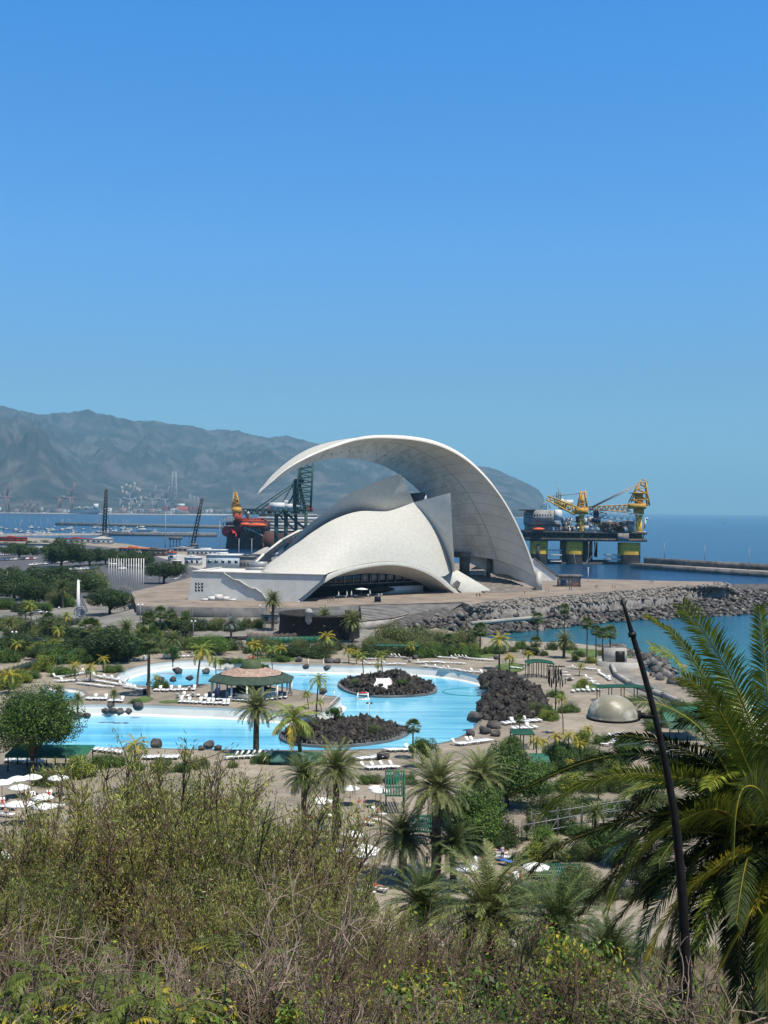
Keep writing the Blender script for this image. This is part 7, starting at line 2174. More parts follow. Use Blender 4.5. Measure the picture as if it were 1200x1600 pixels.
# copies need their children now: link them through the view layer once
bpy.context.view_layer.update()
DATE = PalmKind('date', (1, 2), 3.9); DARK = PalmKind('dated', (3,), 3.9); COCO = PalmKind('coco', (5, 6), 2.8); YEL = PalmKind('yellow', (7, 8), 2.8); FAN = PalmKind('fan', (9, 10), 1.9); YUC = PalmKind('yucca', (11,), 1.0)
GP = 'palms of the pool park'
for kd, px, py, cy, r, lab in [
    (DATE, 400, 1176, 1108, 46, 'solitary date palm standing at the near pool edge before the long white wall'),
    (DATE, 524, 1334, 1204, 60, 'date palm with a thick patterned brown trunk left of the busy terrace'),
    (DARK, 474, 1312, 1216, 46, 'darker date palm just left of the thick-trunked one'),
    (DATE, 681, 1384, 1232, 78, 'tallest slim-trunked date palm in the centre of the near group'),
    (DARK, 629, 1378, 1312, 66, 'dark stout date palm left of the slim trunk at the terrace'),
    (DARK, 708, 1388, 1322, 56, 'low date palm with a reddish stump right of the slim trunk'),
    (DATE, 750, 1300, 1216, 60, 'date palm in front of the bright round ficus'),
    (DATE, 426, 986, 938, 23, 'lone palm in front of the left foot of the white arch'),
    (DATE, 507, 1000, 962, 20, 'greyish palm left of the two beside the black fort'),
    (DATE, 551, 1004, 972, 26, 'fuller palm at the right end of the black fort'),
    (DATE, 881, 1028, 1003, 23, 'short full date palm on the far right lawn'),
    (DATE, 92, 1116, 1082, 20, 'light palm right of the big leafy tree'),
    (DATE, 121, 1122, 1092, 16, 'small feathery palm among the three boulders at the left pool end'),
    (DATE, 178, 1104, 1084, 12, 'small palm above the four boulder cluster'),
    (DATE, 197, 1030, 985, 26, 'grey green date palm behind the yellow ones at left'),
    (DATE, 270, 1030, 1000, 22, 'greyish palm behind the left end of the channel'),
    (DARK, 60, 945, 925, 14, 'dark palm behind the white spire at left'), (DARK, 98, 950, 918, 18, 'dark palm just left of the white spire'),
    (FAN, 232, 1088, 1000, 30, 'tall fan palm with a long bare brown trunk left of the pavilion'),
    (FAN, 413, 1072, 1049, 14, 'small dark fan palm behind the green dome'),
    (FAN, 917, 1036, 974, 13, 'leftmost and tallest of four fan palms by the cove'), (FAN, 931, 1036, 986, 12, 'second from the left of four fan palms by the cove'), (FAN, 941, 1036, 990, 12, 'third from the left of four fan palms by the cove'), (FAN, 953, 1034, 989, 15, 'rightmost, fullest of four fan palms by the cove'),
    (FAN, 840, 1002, 966, 12, 'fan palm against the grey boulder slope at left'), (FAN, 882, 1000, 952, 11, 'thin fan palm highest against the grey boulder slope'), (FAN, 837, 1024, 1004, 13, 'short dense fan palm below the one on the boulder slope'), (FAN, 750, 1018, 985, 16, 'dark fan palm among the olive shrubs'),
    (FAN, 645, 1186, 1136, 16, 'thin yellow-green fan palm on the near pool rim'), (FAN, 40, 968, 950, 12, 'small fan palm at the promenade edge left'),
    (FAN, 232, 1010, 968, 16, 'fan palm behind the tall one, top against the grey promenade'), (FAN, 270, 985, 968, 12, 'slim fan palm on the planter left of the pink shrubs'), (FAN, 140, 1020, 985, 26, 'broad drooping fan palm before the dark round trees'),
    (COCO, 308, 1074, 1018, 26, 'leaning coconut palm over the channel boulders'), (COCO, 338, 1066, 1034, 15, 'slim small palm right of the leaning coconut palm'), (COCO, 494, 1122, 1062, 20, 'slender coconut palm rising behind the peninsula stairs'), (COCO, 470, 1188, 1124, 50, 'coconut palm with orange lower fronds in front of the near island'),
    (COCO, 426, 1060, 1014, 13, 'very slim tall palm behind the pavilion'), (COCO, 482, 1108, 1084, 12, 'small palm at the tip of the pavilion peninsula'), (COCO, 568, 1058, 1024, 13, 'left one of the two slim palms on the far island'), (COCO, 598, 1062, 1024, 14, 'right one of the two slim palms on the far island'),
    (COCO, 880, 1148, 1092, 14, 'slim yellowing palm right of the lava outcrop'), (COCO, 50, 996, 946, 15, 'royal palm with pale smooth trunk on the left promenade'), (COCO, 87, 1010, 985, 14, 'palm behind the straw roof at left'), (COCO, 502, 1112, 1096, 10, 'tiny yellow palm beside the peninsula stairs'),
    (COCO, 30, 1034, 1006, 14, 'green palm on the left paved yard'), (COCO, 590, 1052, 1040, 9, 'little palm among the rocks of the far island'), (COCO, 243, 1074, 1058, 9, 'small arching palm by the mossy boulder'),
    (YEL, 190, 1032, 1003, 22, 'larger of the two yellow green palms by the dark trees'), (YEL, 180, 1034, 1012, 15, 'smaller of the two yellow green palms by the dark trees'), (YEL, 117, 1064, 1040, 13, 'yellow palm nearest the left fence'), (YEL, 141, 1066, 1044, 16, 'yellow palm in the middle of the left deck trio'), (YEL, 161, 1050, 1031, 13, 'yellow palm at the back of the left deck trio'),
    (YEL, 14, 1084, 1056, 22, 'yellow palm at the left edge above the big leafy tree'), (YEL, 395, 1032, 1008, 15, 'left palm of the yellow pair on the far deck'), (YEL, 402, 1032, 1012, 12, 'right palm of the yellow pair on the far deck'), (YEL, 437, 1032, 1014, 13, 'bushy yellow palm left of the pool stairs'),
    (YEL, 510, 1026, 996, 18, 'bright yellow-green palm in front of the black fort'), (YEL, 545, 1036, 1018, 12, 'yellow palm right of the pool stairs'), (YEL, 557, 1038, 1020, 11, 'smaller yellow palm beside the first right of the stairs'), (YEL, 780, 1046, 1000, 22, 'tall yellow coconut palm on the far right lawn'), (YEL, 796, 1050, 1028, 14, 'shorter yellow palm beside the tall one on the lawn'),
    (YEL, 838, 1196, 1158, 16, 'greenish palm of the lower right cluster'), (YEL, 868, 1200, 1152, 17, 'orange yellow palm in the lower right cluster'), (YEL, 888, 1200, 1150, 17, 'brightest orange palm in the lower right cluster'), (YEL, 918, 1160, 1140, 14, 'yellow palm under the lamp dome'), (YEL, 290, 1200, 1178, 12, 'tiny orange palm before the near boulders at left'),
    (YEL, 890, 1218, 1190, 9, 'little yellow palm below the orange cluster'), (YEL, 210, 1240, 1165, 26, 'slim yellow palm rising from the feathery bushes')]:
    kd.put(px, py, cy, r, lab)
YUCP = [(845, 1340, 1325, 22, 'spiky green agave clump by the lower railing'), (870, 1345, 1330, 18, 'second spiky agave clump by the lower railing'), (935, 1250, 1238, 14, 'spiky rosette below the palm frond near the stone wall'), (823, 1312, 1300, 16, 'spiky grey rosette left of the lower railing'), (1000, 1250, 1236, 16, 'spiky rosette behind the lamp post on the right')]
for px, py, cy, r, lab in YUCP: YUC.put(px, py, cy, r, lab, cat='agave')
YB = PalmKind('date', (21,), 3.9)
YB.v[0][0].children[0].data.materials[0] = LM['blue']; YB.v[0][0].children[0].data.materials[1] = LM['blue']
YB.put(361, 1003, 975, 18, 'silvery blue fan palm left of the plank fence'); YB.put(318, 985, 974, 11, 'small silvery palm on the planter by the fan palms')


# ---------------------------------------------------------------- leafy crowns
def lumps(rg_, n, flat):
    c = rg_.normal(size=(n, 3)); c = nrmz(c) * rg_.uniform(.30, .80, (n, 1)); c[:, 2] = np.abs(c[:, 2]) * flat - .05
    return c, rg_.uniform(.17, .42, n)


def make_crown(seed, n_leaf, leaf, mats_, flat=.8, wide=1.0, n_l=26, droop=0.0):
    rg_ = np.random.default_rng(seed); c, r = lumps(rg_, n_l, flat); k = rg_.integers(n_l, size=n_leaf)
    d = nrmz(rg_.normal(size=(n_leaf, 3))); rr_ = r[k] * rg_.uniform(.55, 1.08, n_leaf) ** .6
    P = c[k] + d * rr_[:, None]; P[:, 2] = np.where(P[:, 2] < -.32, -.32 + .3 * (P[:, 2] + .32), P[:, 2])
    nn = nrmz(d + rg_.normal(0, .55, (n_leaf, 3)) + [0, 0, .45]); a = nrmz(np.cross(nn, rg_.normal(size=(n_leaf, 3)))); b = np.cross(nn, a)
    s = leaf * rg_.uniform(.6, 1.35, n_leaf)[:, None]
    V = np.stack([P - a * s, P - b * s * .42, P + a * s - [0, 0, droop], P + b * s * .42], 1).reshape(-1, 3)
    mb = MB(); mi = rg_.random(n_leaf)
    F_ = np.arange(n_leaf * 4).reshape(-1, 4)
    for q in range(len(mats_)):
        sel = (mi >= q / len(mats_)) & (mi < (q + 1) / len(mats_)); mb.f.append((F_[sel], q))
    mb.v.append(V.astype(np.float32)); mb.n += len(V)
    return mb, c


def make_tree(seed, n_leaf, leaf, mats_, flat=.8, trunk_h=.5, n_l=26, bush=False, name='tree'):
    t = empty(name, (0, 0, 0)); mb, c = make_crown(seed, n_leaf, leaf, mats_, flat, n_l=n_l)
    o = mb.build('crown', mats_, t); o.location = (0, 0, trunk_h)
    tb = MB(); rg_ = np.random.default_rng(seed)
    for q in range(9 if not bush else 5):
        e = c[q % len(c)] * .9; p0 = np.array([0, 0, trunk_h * .35]); tb.tube(crom([p0, p0 * .4 + np.array([e[0] * .4, e[1] * .4, trunk_h * .55 + e[2] * .2]), [e[0], e[1], trunk_h + e[2]]], 7), np.linspace(.035, .010, 7), 6)
    tb.tube([(0, 0, 0), (.01, 0, trunk_h * .2), (0, .01, trunk_h * .5)], [.07, .05, .035], 9); tb.build('trunk', M['bark'], t, True)
    return t, trunk_h


TREES = {k: Proto(make_tree(*a)[0]) for k, a in dict(
    round1=(31, 20000, .034, [LM['ficus'], LM['ficus2']], .75, .55), round2=(32, 20000, .034, [LM['ficus'], LM['ficus2']], .62, .5), umb=(33, 14000, .030, [LM['ficus2'], LM['ficus2'], LM['ficus']], .55, .62, 34),
    bright=(34, 36000, .029, [LM['bright'], LM['ficus']], 1.0, .45, 40), light=(35, 16000, .030, [LM['lime'], LM['bright']], .9, .4), big=(36, 64000, .023, [LM['ficus'], LM['bright'], LM['ficus']], .95, .95, 60),
    loose=(37, 5000, .045, [LM['bright'], LM['ficus']], 1.0, .8, 14)).items()}
for k, a in dict(olive=(41, 13000, .030, [LM['olive'], LM['olive'], LM['bright']], .9, .15), green=(42, 9000, .036, [LM['bright'], LM['ficus']], .9, .15), lime=(43, 8000, .040, [LM['lime'], LM['yellow'], LM['bright']], .9, .12), dark=(44, 9000, .036, [LM['ficus2'], LM['ficus']], .8, .12), pink=(45, 5000, .05, [LM['pink'], LM['pink'], LM['bright']], .7, .15)).items():
    TREES[k] = Proto(make_tree(*a, 26, True, 'shrub')[0])
TH = dict(round1=.55, round2=.5, umb=.62, bright=.45, light=.4, big=.95, loose=.8, olive=.15, green=.15, lime=.12, dark=.12, pink=.15)


def tree(kind, px, cy, rx, ry, base, lab, cat=None, Z=4.0, group=None):
    """crown centred at (px, cy), half-sizes rx, ry pixels; base row gives the distance"""
    g = G(px, base, Z); ks = g.y / FPX; sx = rx * ks / .78
    top = Q(px, cy - ry, g.y).z - Z
    hz = TH[kind] + {'umb': .9, 'round2': .95}.get(kind, 1.05) * .98
    TREES[kind].put(g, rng.uniform(0, 6.28), (sx, sx, top / hz), lab, cat or ('shrub' if kind in ('olive', 'green', 'lime', 'dark', 'pink') else 'tree'), group)


for a in [
    ('big', 50, 1120, 62, 62, 1212, 'big leafy tree with forked trunk at the left edge beside the pool'),
    ('umb', 171, 930, 38, 24, 962, 'lone dark umbrella-shaped tree standing on the grey promenade'),
    ('round1', 96, 856, 32, 26, 886, 'biggest round dark tree in front of the marina'), ('round2', 140, 862, 22, 16, 884, 'dark tree second in the row right of the big round one'), ('round2', 165, 862, 20, 14, 882, 'dark tree third in the row before the marina'), ('round2', 196, 866, 24, 16, 886, 'dark tree fourth in the row behind the flagpoles'), ('round2', 222, 868, 18, 16, 888, 'small dark tree between flagpoles and brown harbour building'),
    ('umb', 256, 888, 30, 22, 912, 'dark round tree right of the flagpoles by the road'), ('round2', 30, 852, 24, 12, 872, 'dark tree at the left car park edge'), ('round2', 60, 846, 18, 8, 862, 'far dark tree left of the big round one'),
    ('round2', 72, 892, 48, 22, 925, 'wide green tree in the middle of the left grove'), ('round1', 22, 908, 36, 26, 938, 'wide green tree at the left edge of the grove'), ('round2', 118, 900, 34, 24, 934, 'green tree at the right of the left grove'), ('round1', 55, 918, 30, 24, 945, 'front tree of the left grove nearest the promenade'), ('olive', 145, 895, 22, 22, 925, 'pale flowering tree between the left grove and the flagpoles'), ('round2', 10, 890, 26, 16, 920, 'back tree of the left grove at the picture edge'), ('round2', 96, 918, 26, 18, 944, 'dark front tree of the grove left of the spire'),
    ('round1', 175, 995, 42, 30, 1034, 'dark dense tree behind the yellow green palms'), ('round2', 132, 985, 30, 18, 1014, 'dark dense tree left behind the broad fan palm'),
    ('light', 335, 1000, 24, 15, 1022, 'lime green round tree right of the pair before the fan palm'), ('light', 312, 1000, 20, 13, 1020, 'lime green feathery tree left of the pair behind the coconut palm'), ('loose', 270, 1020, 12, 20, 1042, 'small airy tree beside the basalt wall'),
    ('olive', 613, 984, 30, 22, 1008, 'tall olive brown shrub right of the black fort'), ('olive', 655, 990, 28, 20, 1010, 'second olive shrub of the band below the boulders'), ('olive', 694, 992, 26, 18, 1014, 'third olive shrub of the band below the boulders'), ('olive', 728, 988, 22, 16, 1012, 'fourth olive shrub of the band near the water'), ('olive', 585, 998, 18, 14, 1014, 'greyish shrub between fort palms and olive band'), ('olive', 580, 1004, 16, 10, 1018, 'low greyish shrub below the right fort palm'),
    ('green', 640, 1012, 20, 10, 1022, 'green bush behind the long green sunshade, left'), ('green', 690, 1010, 20, 12, 1022, 'green bush behind the long green sunshade, right'), ('dark', 600, 1012, 26, 10, 1022, 'dark bush under the olive shrubs left'), ('dark', 490, 1016, 30, 10, 1026, 'dark hedge in front of the green netting fence'), ('dark', 430, 1016, 30, 9, 1025, 'dark hedge before the plank fence'), ('green', 720, 1010, 18, 10, 1022, 'rounded bush at the right end of the olive band'),
    ('lime', 722, 1010, 10, 9, 1022, 'small light green round tree on the far lawn, left'), ('lime', 742, 1010, 9, 8, 1022, 'small light green round tree on the far lawn, right'), ('green', 815, 1002, 10, 9, 1014, 'small round tree against the cove water'), ('lime', 898, 1026, 7, 6, 1032, 'small lime shrub by the fan palms'), ('lime', 922, 1030, 9, 7, 1036, 'lime bush at the feet of the fan palms'), ('dark', 905, 1018, 10, 6, 1026, 'dark hedge behind the short date palm'),
    ('bright', 792, 1196, 52, 46, 1260, 'large rounded bright green ficus right of the near palms'), ('bright', 748, 1268, 50, 48, 1322, 'lighter green conical ficus in front of the large one'), ('loose', 660, 1168, 22, 26, 1200, 'airy broad-leaved small tree beside the thin fan palm'), ('dark', 720, 1310, 30, 22, 1330, 'dark bush at the foot of the conical ficus'), ('dark', 790, 1290, 22, 30, 1318, 'dark shaded bush right of the conical ficus'),
    ('green', 858, 1112, 16, 12, 1124, 'green bush at the right foot of the lava outcrop'), ('olive', 835, 1104, 14, 14, 1116, 'dry bush growing on the lava outcrop'), ('green', 868, 1080, 14, 8, 1088, 'green bush under the slat mobile'), ('lime', 912, 1066, 11, 9, 1074, 'lime yellow bush on the small right lawn'), ('green', 857, 1104, 10, 8, 1112, 'small bush between outcrop and slat mobile'),
    ('lime', 912, 1150, 16, 14, 1162, 'yellow green bush below the lamp dome, left'), ('green', 940, 1150, 14, 12, 1162, 'green bush below the lamp dome, right'), ('dark', 922, 1180, 26, 20, 1204, 'dark round tree among the orange palms'), ('lime', 1030, 1112, 24, 16, 1132, 'light green shrub behind the lamp post'), ('olive', 1060, 1098, 18, 12, 1112, 'brownish shrub by the coast path behind the fronds'), ('lime', 803, 1156, 16, 10, 1166, 'orange tinted shrub at the top of the large ficus'),
    ('lime', 255, 1046, 14, 8, 1090, 'x'), ('green', 252, 1064, 14, 9, 1076, 'green bush between the tall fan palm and the channel'), ('green', 212, 1094, 10, 5, 1099, 'low bush at the tall fan palm base'), ('green', 178, 1040, 16, 9, 1050, 'bush left of the upper channel'), ('lime', 68, 1032, 16, 14, 1050, 'lime palm-like bush at the left fence'), ('green', 90, 1010, 26, 16, 1036, 'green bush behind the left fence'), ('green', 50, 1050, 14, 8, 1060, 'round bush inside the left fence'), ('green', 100, 1042, 20, 10, 1056, 'bush before the dark green fence screen'),
    ('dark', 20, 964, 26, 8, 976, 'dark hedge at the left promenade'), ('dark', 85, 964, 20, 8, 976, 'dark hedge between the royal palm and the spire'), ('dark', 22, 990, 22, 10, 1004, 'dark shrub mass on the left paved yard'), ('olive', 65, 986, 20, 10, 998, 'straw coloured thatch-like shrub at left'), ('green', 130, 1014, 26, 12, 1030, 'bush under the broad fan palm'), ('dark', 110, 968, 18, 6, 976, 'low hedge right at the spire foot'),
    ('pink', 400, 974, 12, 4, 979, 'pink bougainvillea on the promenade planter, right'), ('pink', 345, 974, 10, 4, 979, 'dull pink bougainvillea on the promenade planter, left'), ('dark', 370, 978, 22, 5, 984, 'dark planter shrub below the bougainvillea'), ('dark', 300, 980, 22, 4, 985, 'low dark planter shrub right of the promenade lamp'),
    ('green', 440, 1026, 12, 8, 1034, 'rounded bush on the far lawn right of the yellow pair'), ('green', 370, 1030, 12, 7, 1036, 'bush on the far deck left of the yellow pair'), ('dark', 350, 1030, 10, 6, 1036, 'small dark bush behind the slim palm'), ('green', 1085, 1098, 22, 14, 1116, 'green shrub on the shore right of the lamp post'),
    ('green', 570, 1044, 8, 5, 1056, 'x'), ('loose', 522, 1112, 14, 14, 1132, 'small round-leaved tree on the left part of the near island'), ('green', 700, 1250, 26, 20, 1290, 'green shrub under the tallest slim palm'), ('olive', 560, 1395, 30, 20, 1430, 'dry green shrub below the near palm trunk'), ('lime', 120, 1188, 26, 14, 1214, 'yellowish shrub before the long green canopy'), ('olive', 75, 1206, 26, 12, 1226, 'dull shrub under the long green canopy')]:
    if a[-1] == 'x': continue
    tree(*a)

# more trees and palms closing the gaps
for a in [('round2', 235, 975, 20, 11, 990, 'dark tree at the left foot of the plaza wall'), ('round2', 285, 972, 16, 8, 985, 'small dark tree below the plaza wall by the pink shrubs'), ('round1', 20, 1000, 28, 18, 1024, 'dark tree on the left paved yard at the picture edge'), ('round2', 68, 1012, 22, 14, 1030, 'dark tree in front of the straw roof at left'),
          ('round1', 205, 1012, 20, 16, 1032, 'dark tree right of the yellow green palms'), ('round2', 112, 1002, 22, 15, 1024, 'dark tree left of the broad drooping fan palm'), ('olive', 245, 1006, 20, 12, 1020, 'olive tree beside the basalt wall corner'), ('round2', 455, 1014, 20, 9, 1026, 'dark low tree in front of the fort netting'), ('round2', 405, 1002, 18, 8, 1014, 'dark low tree before the plank fence'),
          ('bright', 875, 1176, 26, 20, 1200, 'green round tree left of the orange palms'), ('bright', 985, 1160, 24, 18, 1186, 'green tree behind the frond tips below the lamp'), ('round1', 1050, 1190, 34, 22, 1216, 'dark tree behind the arching fronds, upper right'), ('bright', 960, 1310, 36, 26, 1346, 'green tree between the tube railings and the lamp post'), ('round1', 1015, 1355, 40, 28, 1396, 'dark tree hidden behind the lower fronds'),
          ('olive', 905, 1360, 30, 20, 1386, 'olive tree right of the green netting canopy'), ('light', 850, 1300, 20, 16, 1322, 'light green tree at the start of the tube railing'), ('olive', 600, 1008, 26, 14, 1018, 'olive mass in front of the tall olive shrubs, left'), ('olive', 668, 1006, 28, 14, 1018, 'olive mass in front of the tall olive shrubs, right'), ('green', 770, 1012, 16, 9, 1020, 'bush by the cove between palms'),
          ('olive', 556, 1062, 7, 5, 1068, 'low dry plant on the far lava island, left'), ('green', 628, 1062, 8, 5, 1068, 'low green plant on the far lava island, right'), ('green', 470, 1140, 9, 6, 1148, 'low green plant on the near lava island, left'), ('olive', 585, 1134, 9, 6, 1142, 'dry plant on the near lava island, right'), ('olive', 800, 1082, 12, 8, 1094, 'dry plant on top of the lava outcrop'), ('green', 775, 1100, 8, 6, 1108, 'small green plant on the pool side of the lava outcrop')]: tree(*a)
for kd, px, py, cy, r, lab in [(DATE, 1000, 1262, 1236, 26, 'small date palm behind the lamp post among fronds'), (DATE, 930, 1300, 1272, 26, 'small date palm above the tube railings'), (DATE, 868, 1352, 1326, 26, 'young date palm beside the green netting canopy'), (DARK, 1040, 1310, 1280, 30, 'dark date palm behind the arching fronds'), (COCO, 985, 1120, 1098, 14, 'slim palm beside the crown-like sunshade'), (FAN, 250, 992, 958, 14, 'fan palm in front of the plaza wall, left of the lamp'), (FAN, 288, 1000, 972, 12, 'fan palm in front of the plaza wall, right of the lamp'),
                              (COCO, 640, 1030, 1008, 12, 'palm behind the far deck left of the boulder'), (FAN, 700, 1024, 1000, 12, 'fan palm behind the far deck among olive shrubs'), (YEL, 826, 1040, 1022, 11, 'yellow palm left of the curving sunshade'), (COCO, 905, 1056, 1040, 10, 'small palm on the right deck lawn'), (YEL, 850, 1186, 1160, 14, 'yellow palm left in the orange palm cluster'), (YEL, 905, 1196, 1164, 15, 'yellow palm right in the orange palm cluster'), (FAN, 812, 1146, 1124, 10, 'little fan palm below the lava outcrop'), (DATE, 14, 1006, 976, 18, 'palm at the left picture edge on the paved yard'), (FAN, 75, 1000, 968, 14, 'fan palm between yard and promenade at left'), (COCO, 104, 992, 962, 13, 'slim palm left of the spire sculpture base')]: kd.put(px, py, cy, r, lab)

# planting beds filled with low shrubs: (from, to, count, kinds, half-width px, label)
for (a, b, n_, kinds, r, lab) in [((300, 1014), (560, 1018), 26, ('dark', 'green', 'dark', 'olive'), 9, 'in the bed below the black fort'), ((560, 1022), (760, 1026), 22, ('green', 'dark', 'olive', 'green'), 9, 'in the bed behind the far deck'), ((770, 1024), (900, 1016), 12, ('green', 'dark', 'lime'), 7, 'along the cove edge of the far lawn'),
        ((215, 1006), (300, 1012), 10, ('dark', 'green', 'olive'), 9, 'along the basalt wall at left'), ((0, 1030), (130, 1012), 16, ('dark', 'green', 'lime', 'green'), 11, 'outside the left fence'), ((0, 1078), (60, 1052), 7, ('green', 'lime', 'dark'), 9, 'inside the left fence'), ((130, 1032), (225, 1024), 12, ('dark', 'green', 'dark'), 10, 'under the dark trees at left'),
        ((225, 985), (420, 978), 18, ('dark', 'olive', 'green'), 7, 'on the upper promenade planter'), ((225, 968), (340, 964), 9, ('dark', 'green'), 5, 'on the far promenade kerb'), ((0, 955), (115, 950), 12, ('dark', 'green', 'olive'), 9, 'behind the left promenade'), ((0, 985), (110, 1000), 12, ('dark', 'olive', 'green'), 10, 'on the left paved yard'),
        ((820, 1212), (960, 1200), 12, ('green', 'lime', 'dark'), 11, 'in the bed below the orange palms'), ((1010, 1140), (1110, 1120), 10, ('green', 'lime', 'olive'), 11, 'behind the palm fronds by the shore'), ((700, 1330), (800, 1322), 10, ('dark', 'green'), 11, 'at the feet of the two ficus trees'), ((800, 1346), (1000, 1330), 18, ('green', 'olive', 'dark', 'lime'), 13, 'below the tube railings'),
        ((830, 1275), (1060, 1262), 18, ('green', 'dark', 'olive', 'green'), 13, 'above the tube railings'), ((900, 1240), (1110, 1215), 14, ('dark', 'green', 'olive'), 12, 'around the stone slope behind the fronds'), ((800, 1410), (1010, 1400), 14, ('olive', 'green', 'dark'), 15, 'at the foot of the hillside right of the terrace'), ((640, 1425), (800, 1420), 10, ('olive', 'green', 'dark'), 14, 'at the foot of the hillside below the terrace'),
        ((140, 1200), (330, 1202), 12, ('olive', 'lime', 'green'), 11, 'between the near pool rim and the feathery thicket'), ((345, 1196), (560, 1196), 10, ('olive', 'green'), 8, 'along the dull green canopy'), ((848, 1130), (905, 1102), 6, ('green', 'lime'), 8, 'between lava outcrop and right deck'), ((960, 1010), (935, 1030), 4, ('green', 'olive'), 7, 'by the lookout'), ((815, 1238), (985, 1228), 14, ('green', 'dark', 'lime', 'olive'), 13, 'on the bank under the long frond'), ((560, 1222), (650, 1226), 7, ('olive', 'green'), 9, 'on the bank by the slatted sunshade'), ((855, 1172), (985, 1196), 12, ('green', 'lime', 'dark'), 10, 'around the orange palms'), ((830, 1294), (960, 1318), 10, ('dark', 'green', 'olive'), 13, 'between the two tube railings')]:
    n_ = max(2, round(n_ * .5)); r *= 1.45
    for q in range(n_):
        u = (q + rng.uniform(.2, .8)) / n_; px = a[0] + (b[0] - a[0]) * u; py = a[1] + (b[1] - a[1]) * u + rng.uniform(-5, 5); rr_ = r * rng.uniform(.7, 1.5); ry = rr_ * rng.uniform(.6, .9)
        k = kinds[int(rng.integers(len(kinds)))]
        tree(k, px, py - ry, rr_, ry, py + 1, {'dark': 'dark green', 'green': 'mid green', 'olive': 'dry olive', 'lime': 'light yellow-green'}[k] + ' shrub ' + lab, 'shrub', group='shrubs ' + lab)
# ================================================================ the foreground on the hillside
def hg(px, Y):
    """hillside point under image column px at distance Y"""
    x = (px - 600) / FPX * Y
    return Vector((x, Y, hill_z(x, Y)))


# ---- lamp post leaning beside the camera
YL = 16.0
pt, pb = Q(972, 936, YL), Q(1078, 1640, YL)
dirn = (pb - pt).normalized(); foot = pt + dirn * ((pt.z - 31.4) / -dirn.z if dirn.z else 7)
foot.z = hill_z(foot.x, foot.y) - .1
post = empty('street_lamp', foot, 'leaning black lamp post with a beige half-dome lamp shade close to the camera', 'street lamp')
u = np.linspace(0, 1, 16)
mb = MB(); k_ = YL / FPX
pts = crom([foot, Q(1075, 1600, YL), Q(1071, 1500, YL), Q(1066, 1400, YL), Q(1056, 1290, YL), Q(1041, 1200, YL), Q(1023, 1117, YL), Q(1004, 1045, YL), Q(987, 988, YL), pt], 40)
mb.tube(pts, np.interp([Q_[2] for Q_ in pts], [31, 31.9, 34.6, 36.2, pt.z - .47, pt.z - .46, pt.z], [.09, .083, .058, .044, .037, .030, .024]), 16)
j_ = Q(987, 988, YL); mb.tube([j_, j_ + Vector((.012, 0, -.06))], .057, 16)
part(mb, 'pole', M['black'], post, True)
arm0 = Q(1021, 1119, YL); arm1 = Q(992, 1118, YL)
mb = MB(); mb.tube([arm0, Q(998, 1118, YL)], [.038, .045], 12); mb.tube([Q(1000, 1118, YL), Q(982, 1116, YL)], [.075, .05], 12); part(mb, 'arm', M['black'], post, True)
dome_m = mat('weathered_beige_enamel', (0.27, 0.25, 0.18), (0.20, 0.185, 0.13), 3.0, .45, .05, 20, c3=(0.50, 0.48, 0.40), s3=4.0, spec=.4, detail=9)
dc = Q(957, 1121, YL); rd = 39 * k_
a = np.linspace(0, math.pi / 2, 14)
mb = MB(); prof = [(rd * 1.02, -.015), (rd * 1.02, .0)] + [(rd * math.cos(q), .30 * math.sin(q) ** .95 + .01) for q in a[:-1]] + [(.001, .31)]
mb.lathe(prof, 40, tuple(dc)); o = part(mb, 'lamp_shade', dome_m, post, True)
mb = MB(); mb.lathe([(rd * .98, 0), (rd * .7, -.035), (.001, -.05)], 32, tuple(dc)); part(mb, 'diffuser', mat('lamp_glass', (.30, .29, .25), (.24, .23, .2), 3, .2), post, True)
mb = MB(); mb.lathe([(rd * 1.0, -.02), (rd * 1.04, -.02), (rd * 1.04, .012), (rd * 1.0, .012)], 40, tuple(dc)); part(mb, 'rim', M['black'], post, True)


# ---- the big palm at the right edge: every frond its own part
def roll_pinnate(mb, P, roll, **kw):
    """leaflets, then the whole blade rolled about its rachis chord"""
    b = MB(); pinnate(b, P, **kw); V = np.vstack(b.v); c = P.mean(0); ax = P[-1] - P[0]; ax /= np.linalg.norm(ax)
    n = len(P)
    # nearest rachis point gives the local axis
    T = nrmz(np.gradient(P, axis=0)); idx = np.array([np.argmin(((P - v) ** 2).sum(1)) for v in V]); A = T[idx]; O_ = P[idx]; W_ = V - O_
    ca, sa = math.cos(roll), math.sin(roll)
    W2 = W_ * ca + np.cross(A, W_) * sa + A * (A * W_).sum(1, keepdims=True) * (1 - ca)
    V = (O_ + W2).astype(np.float32)
    mb.v.append(V); [mb.f.append((f + mb.n, m)) for f, m in b.f]; mb.n += len(V)


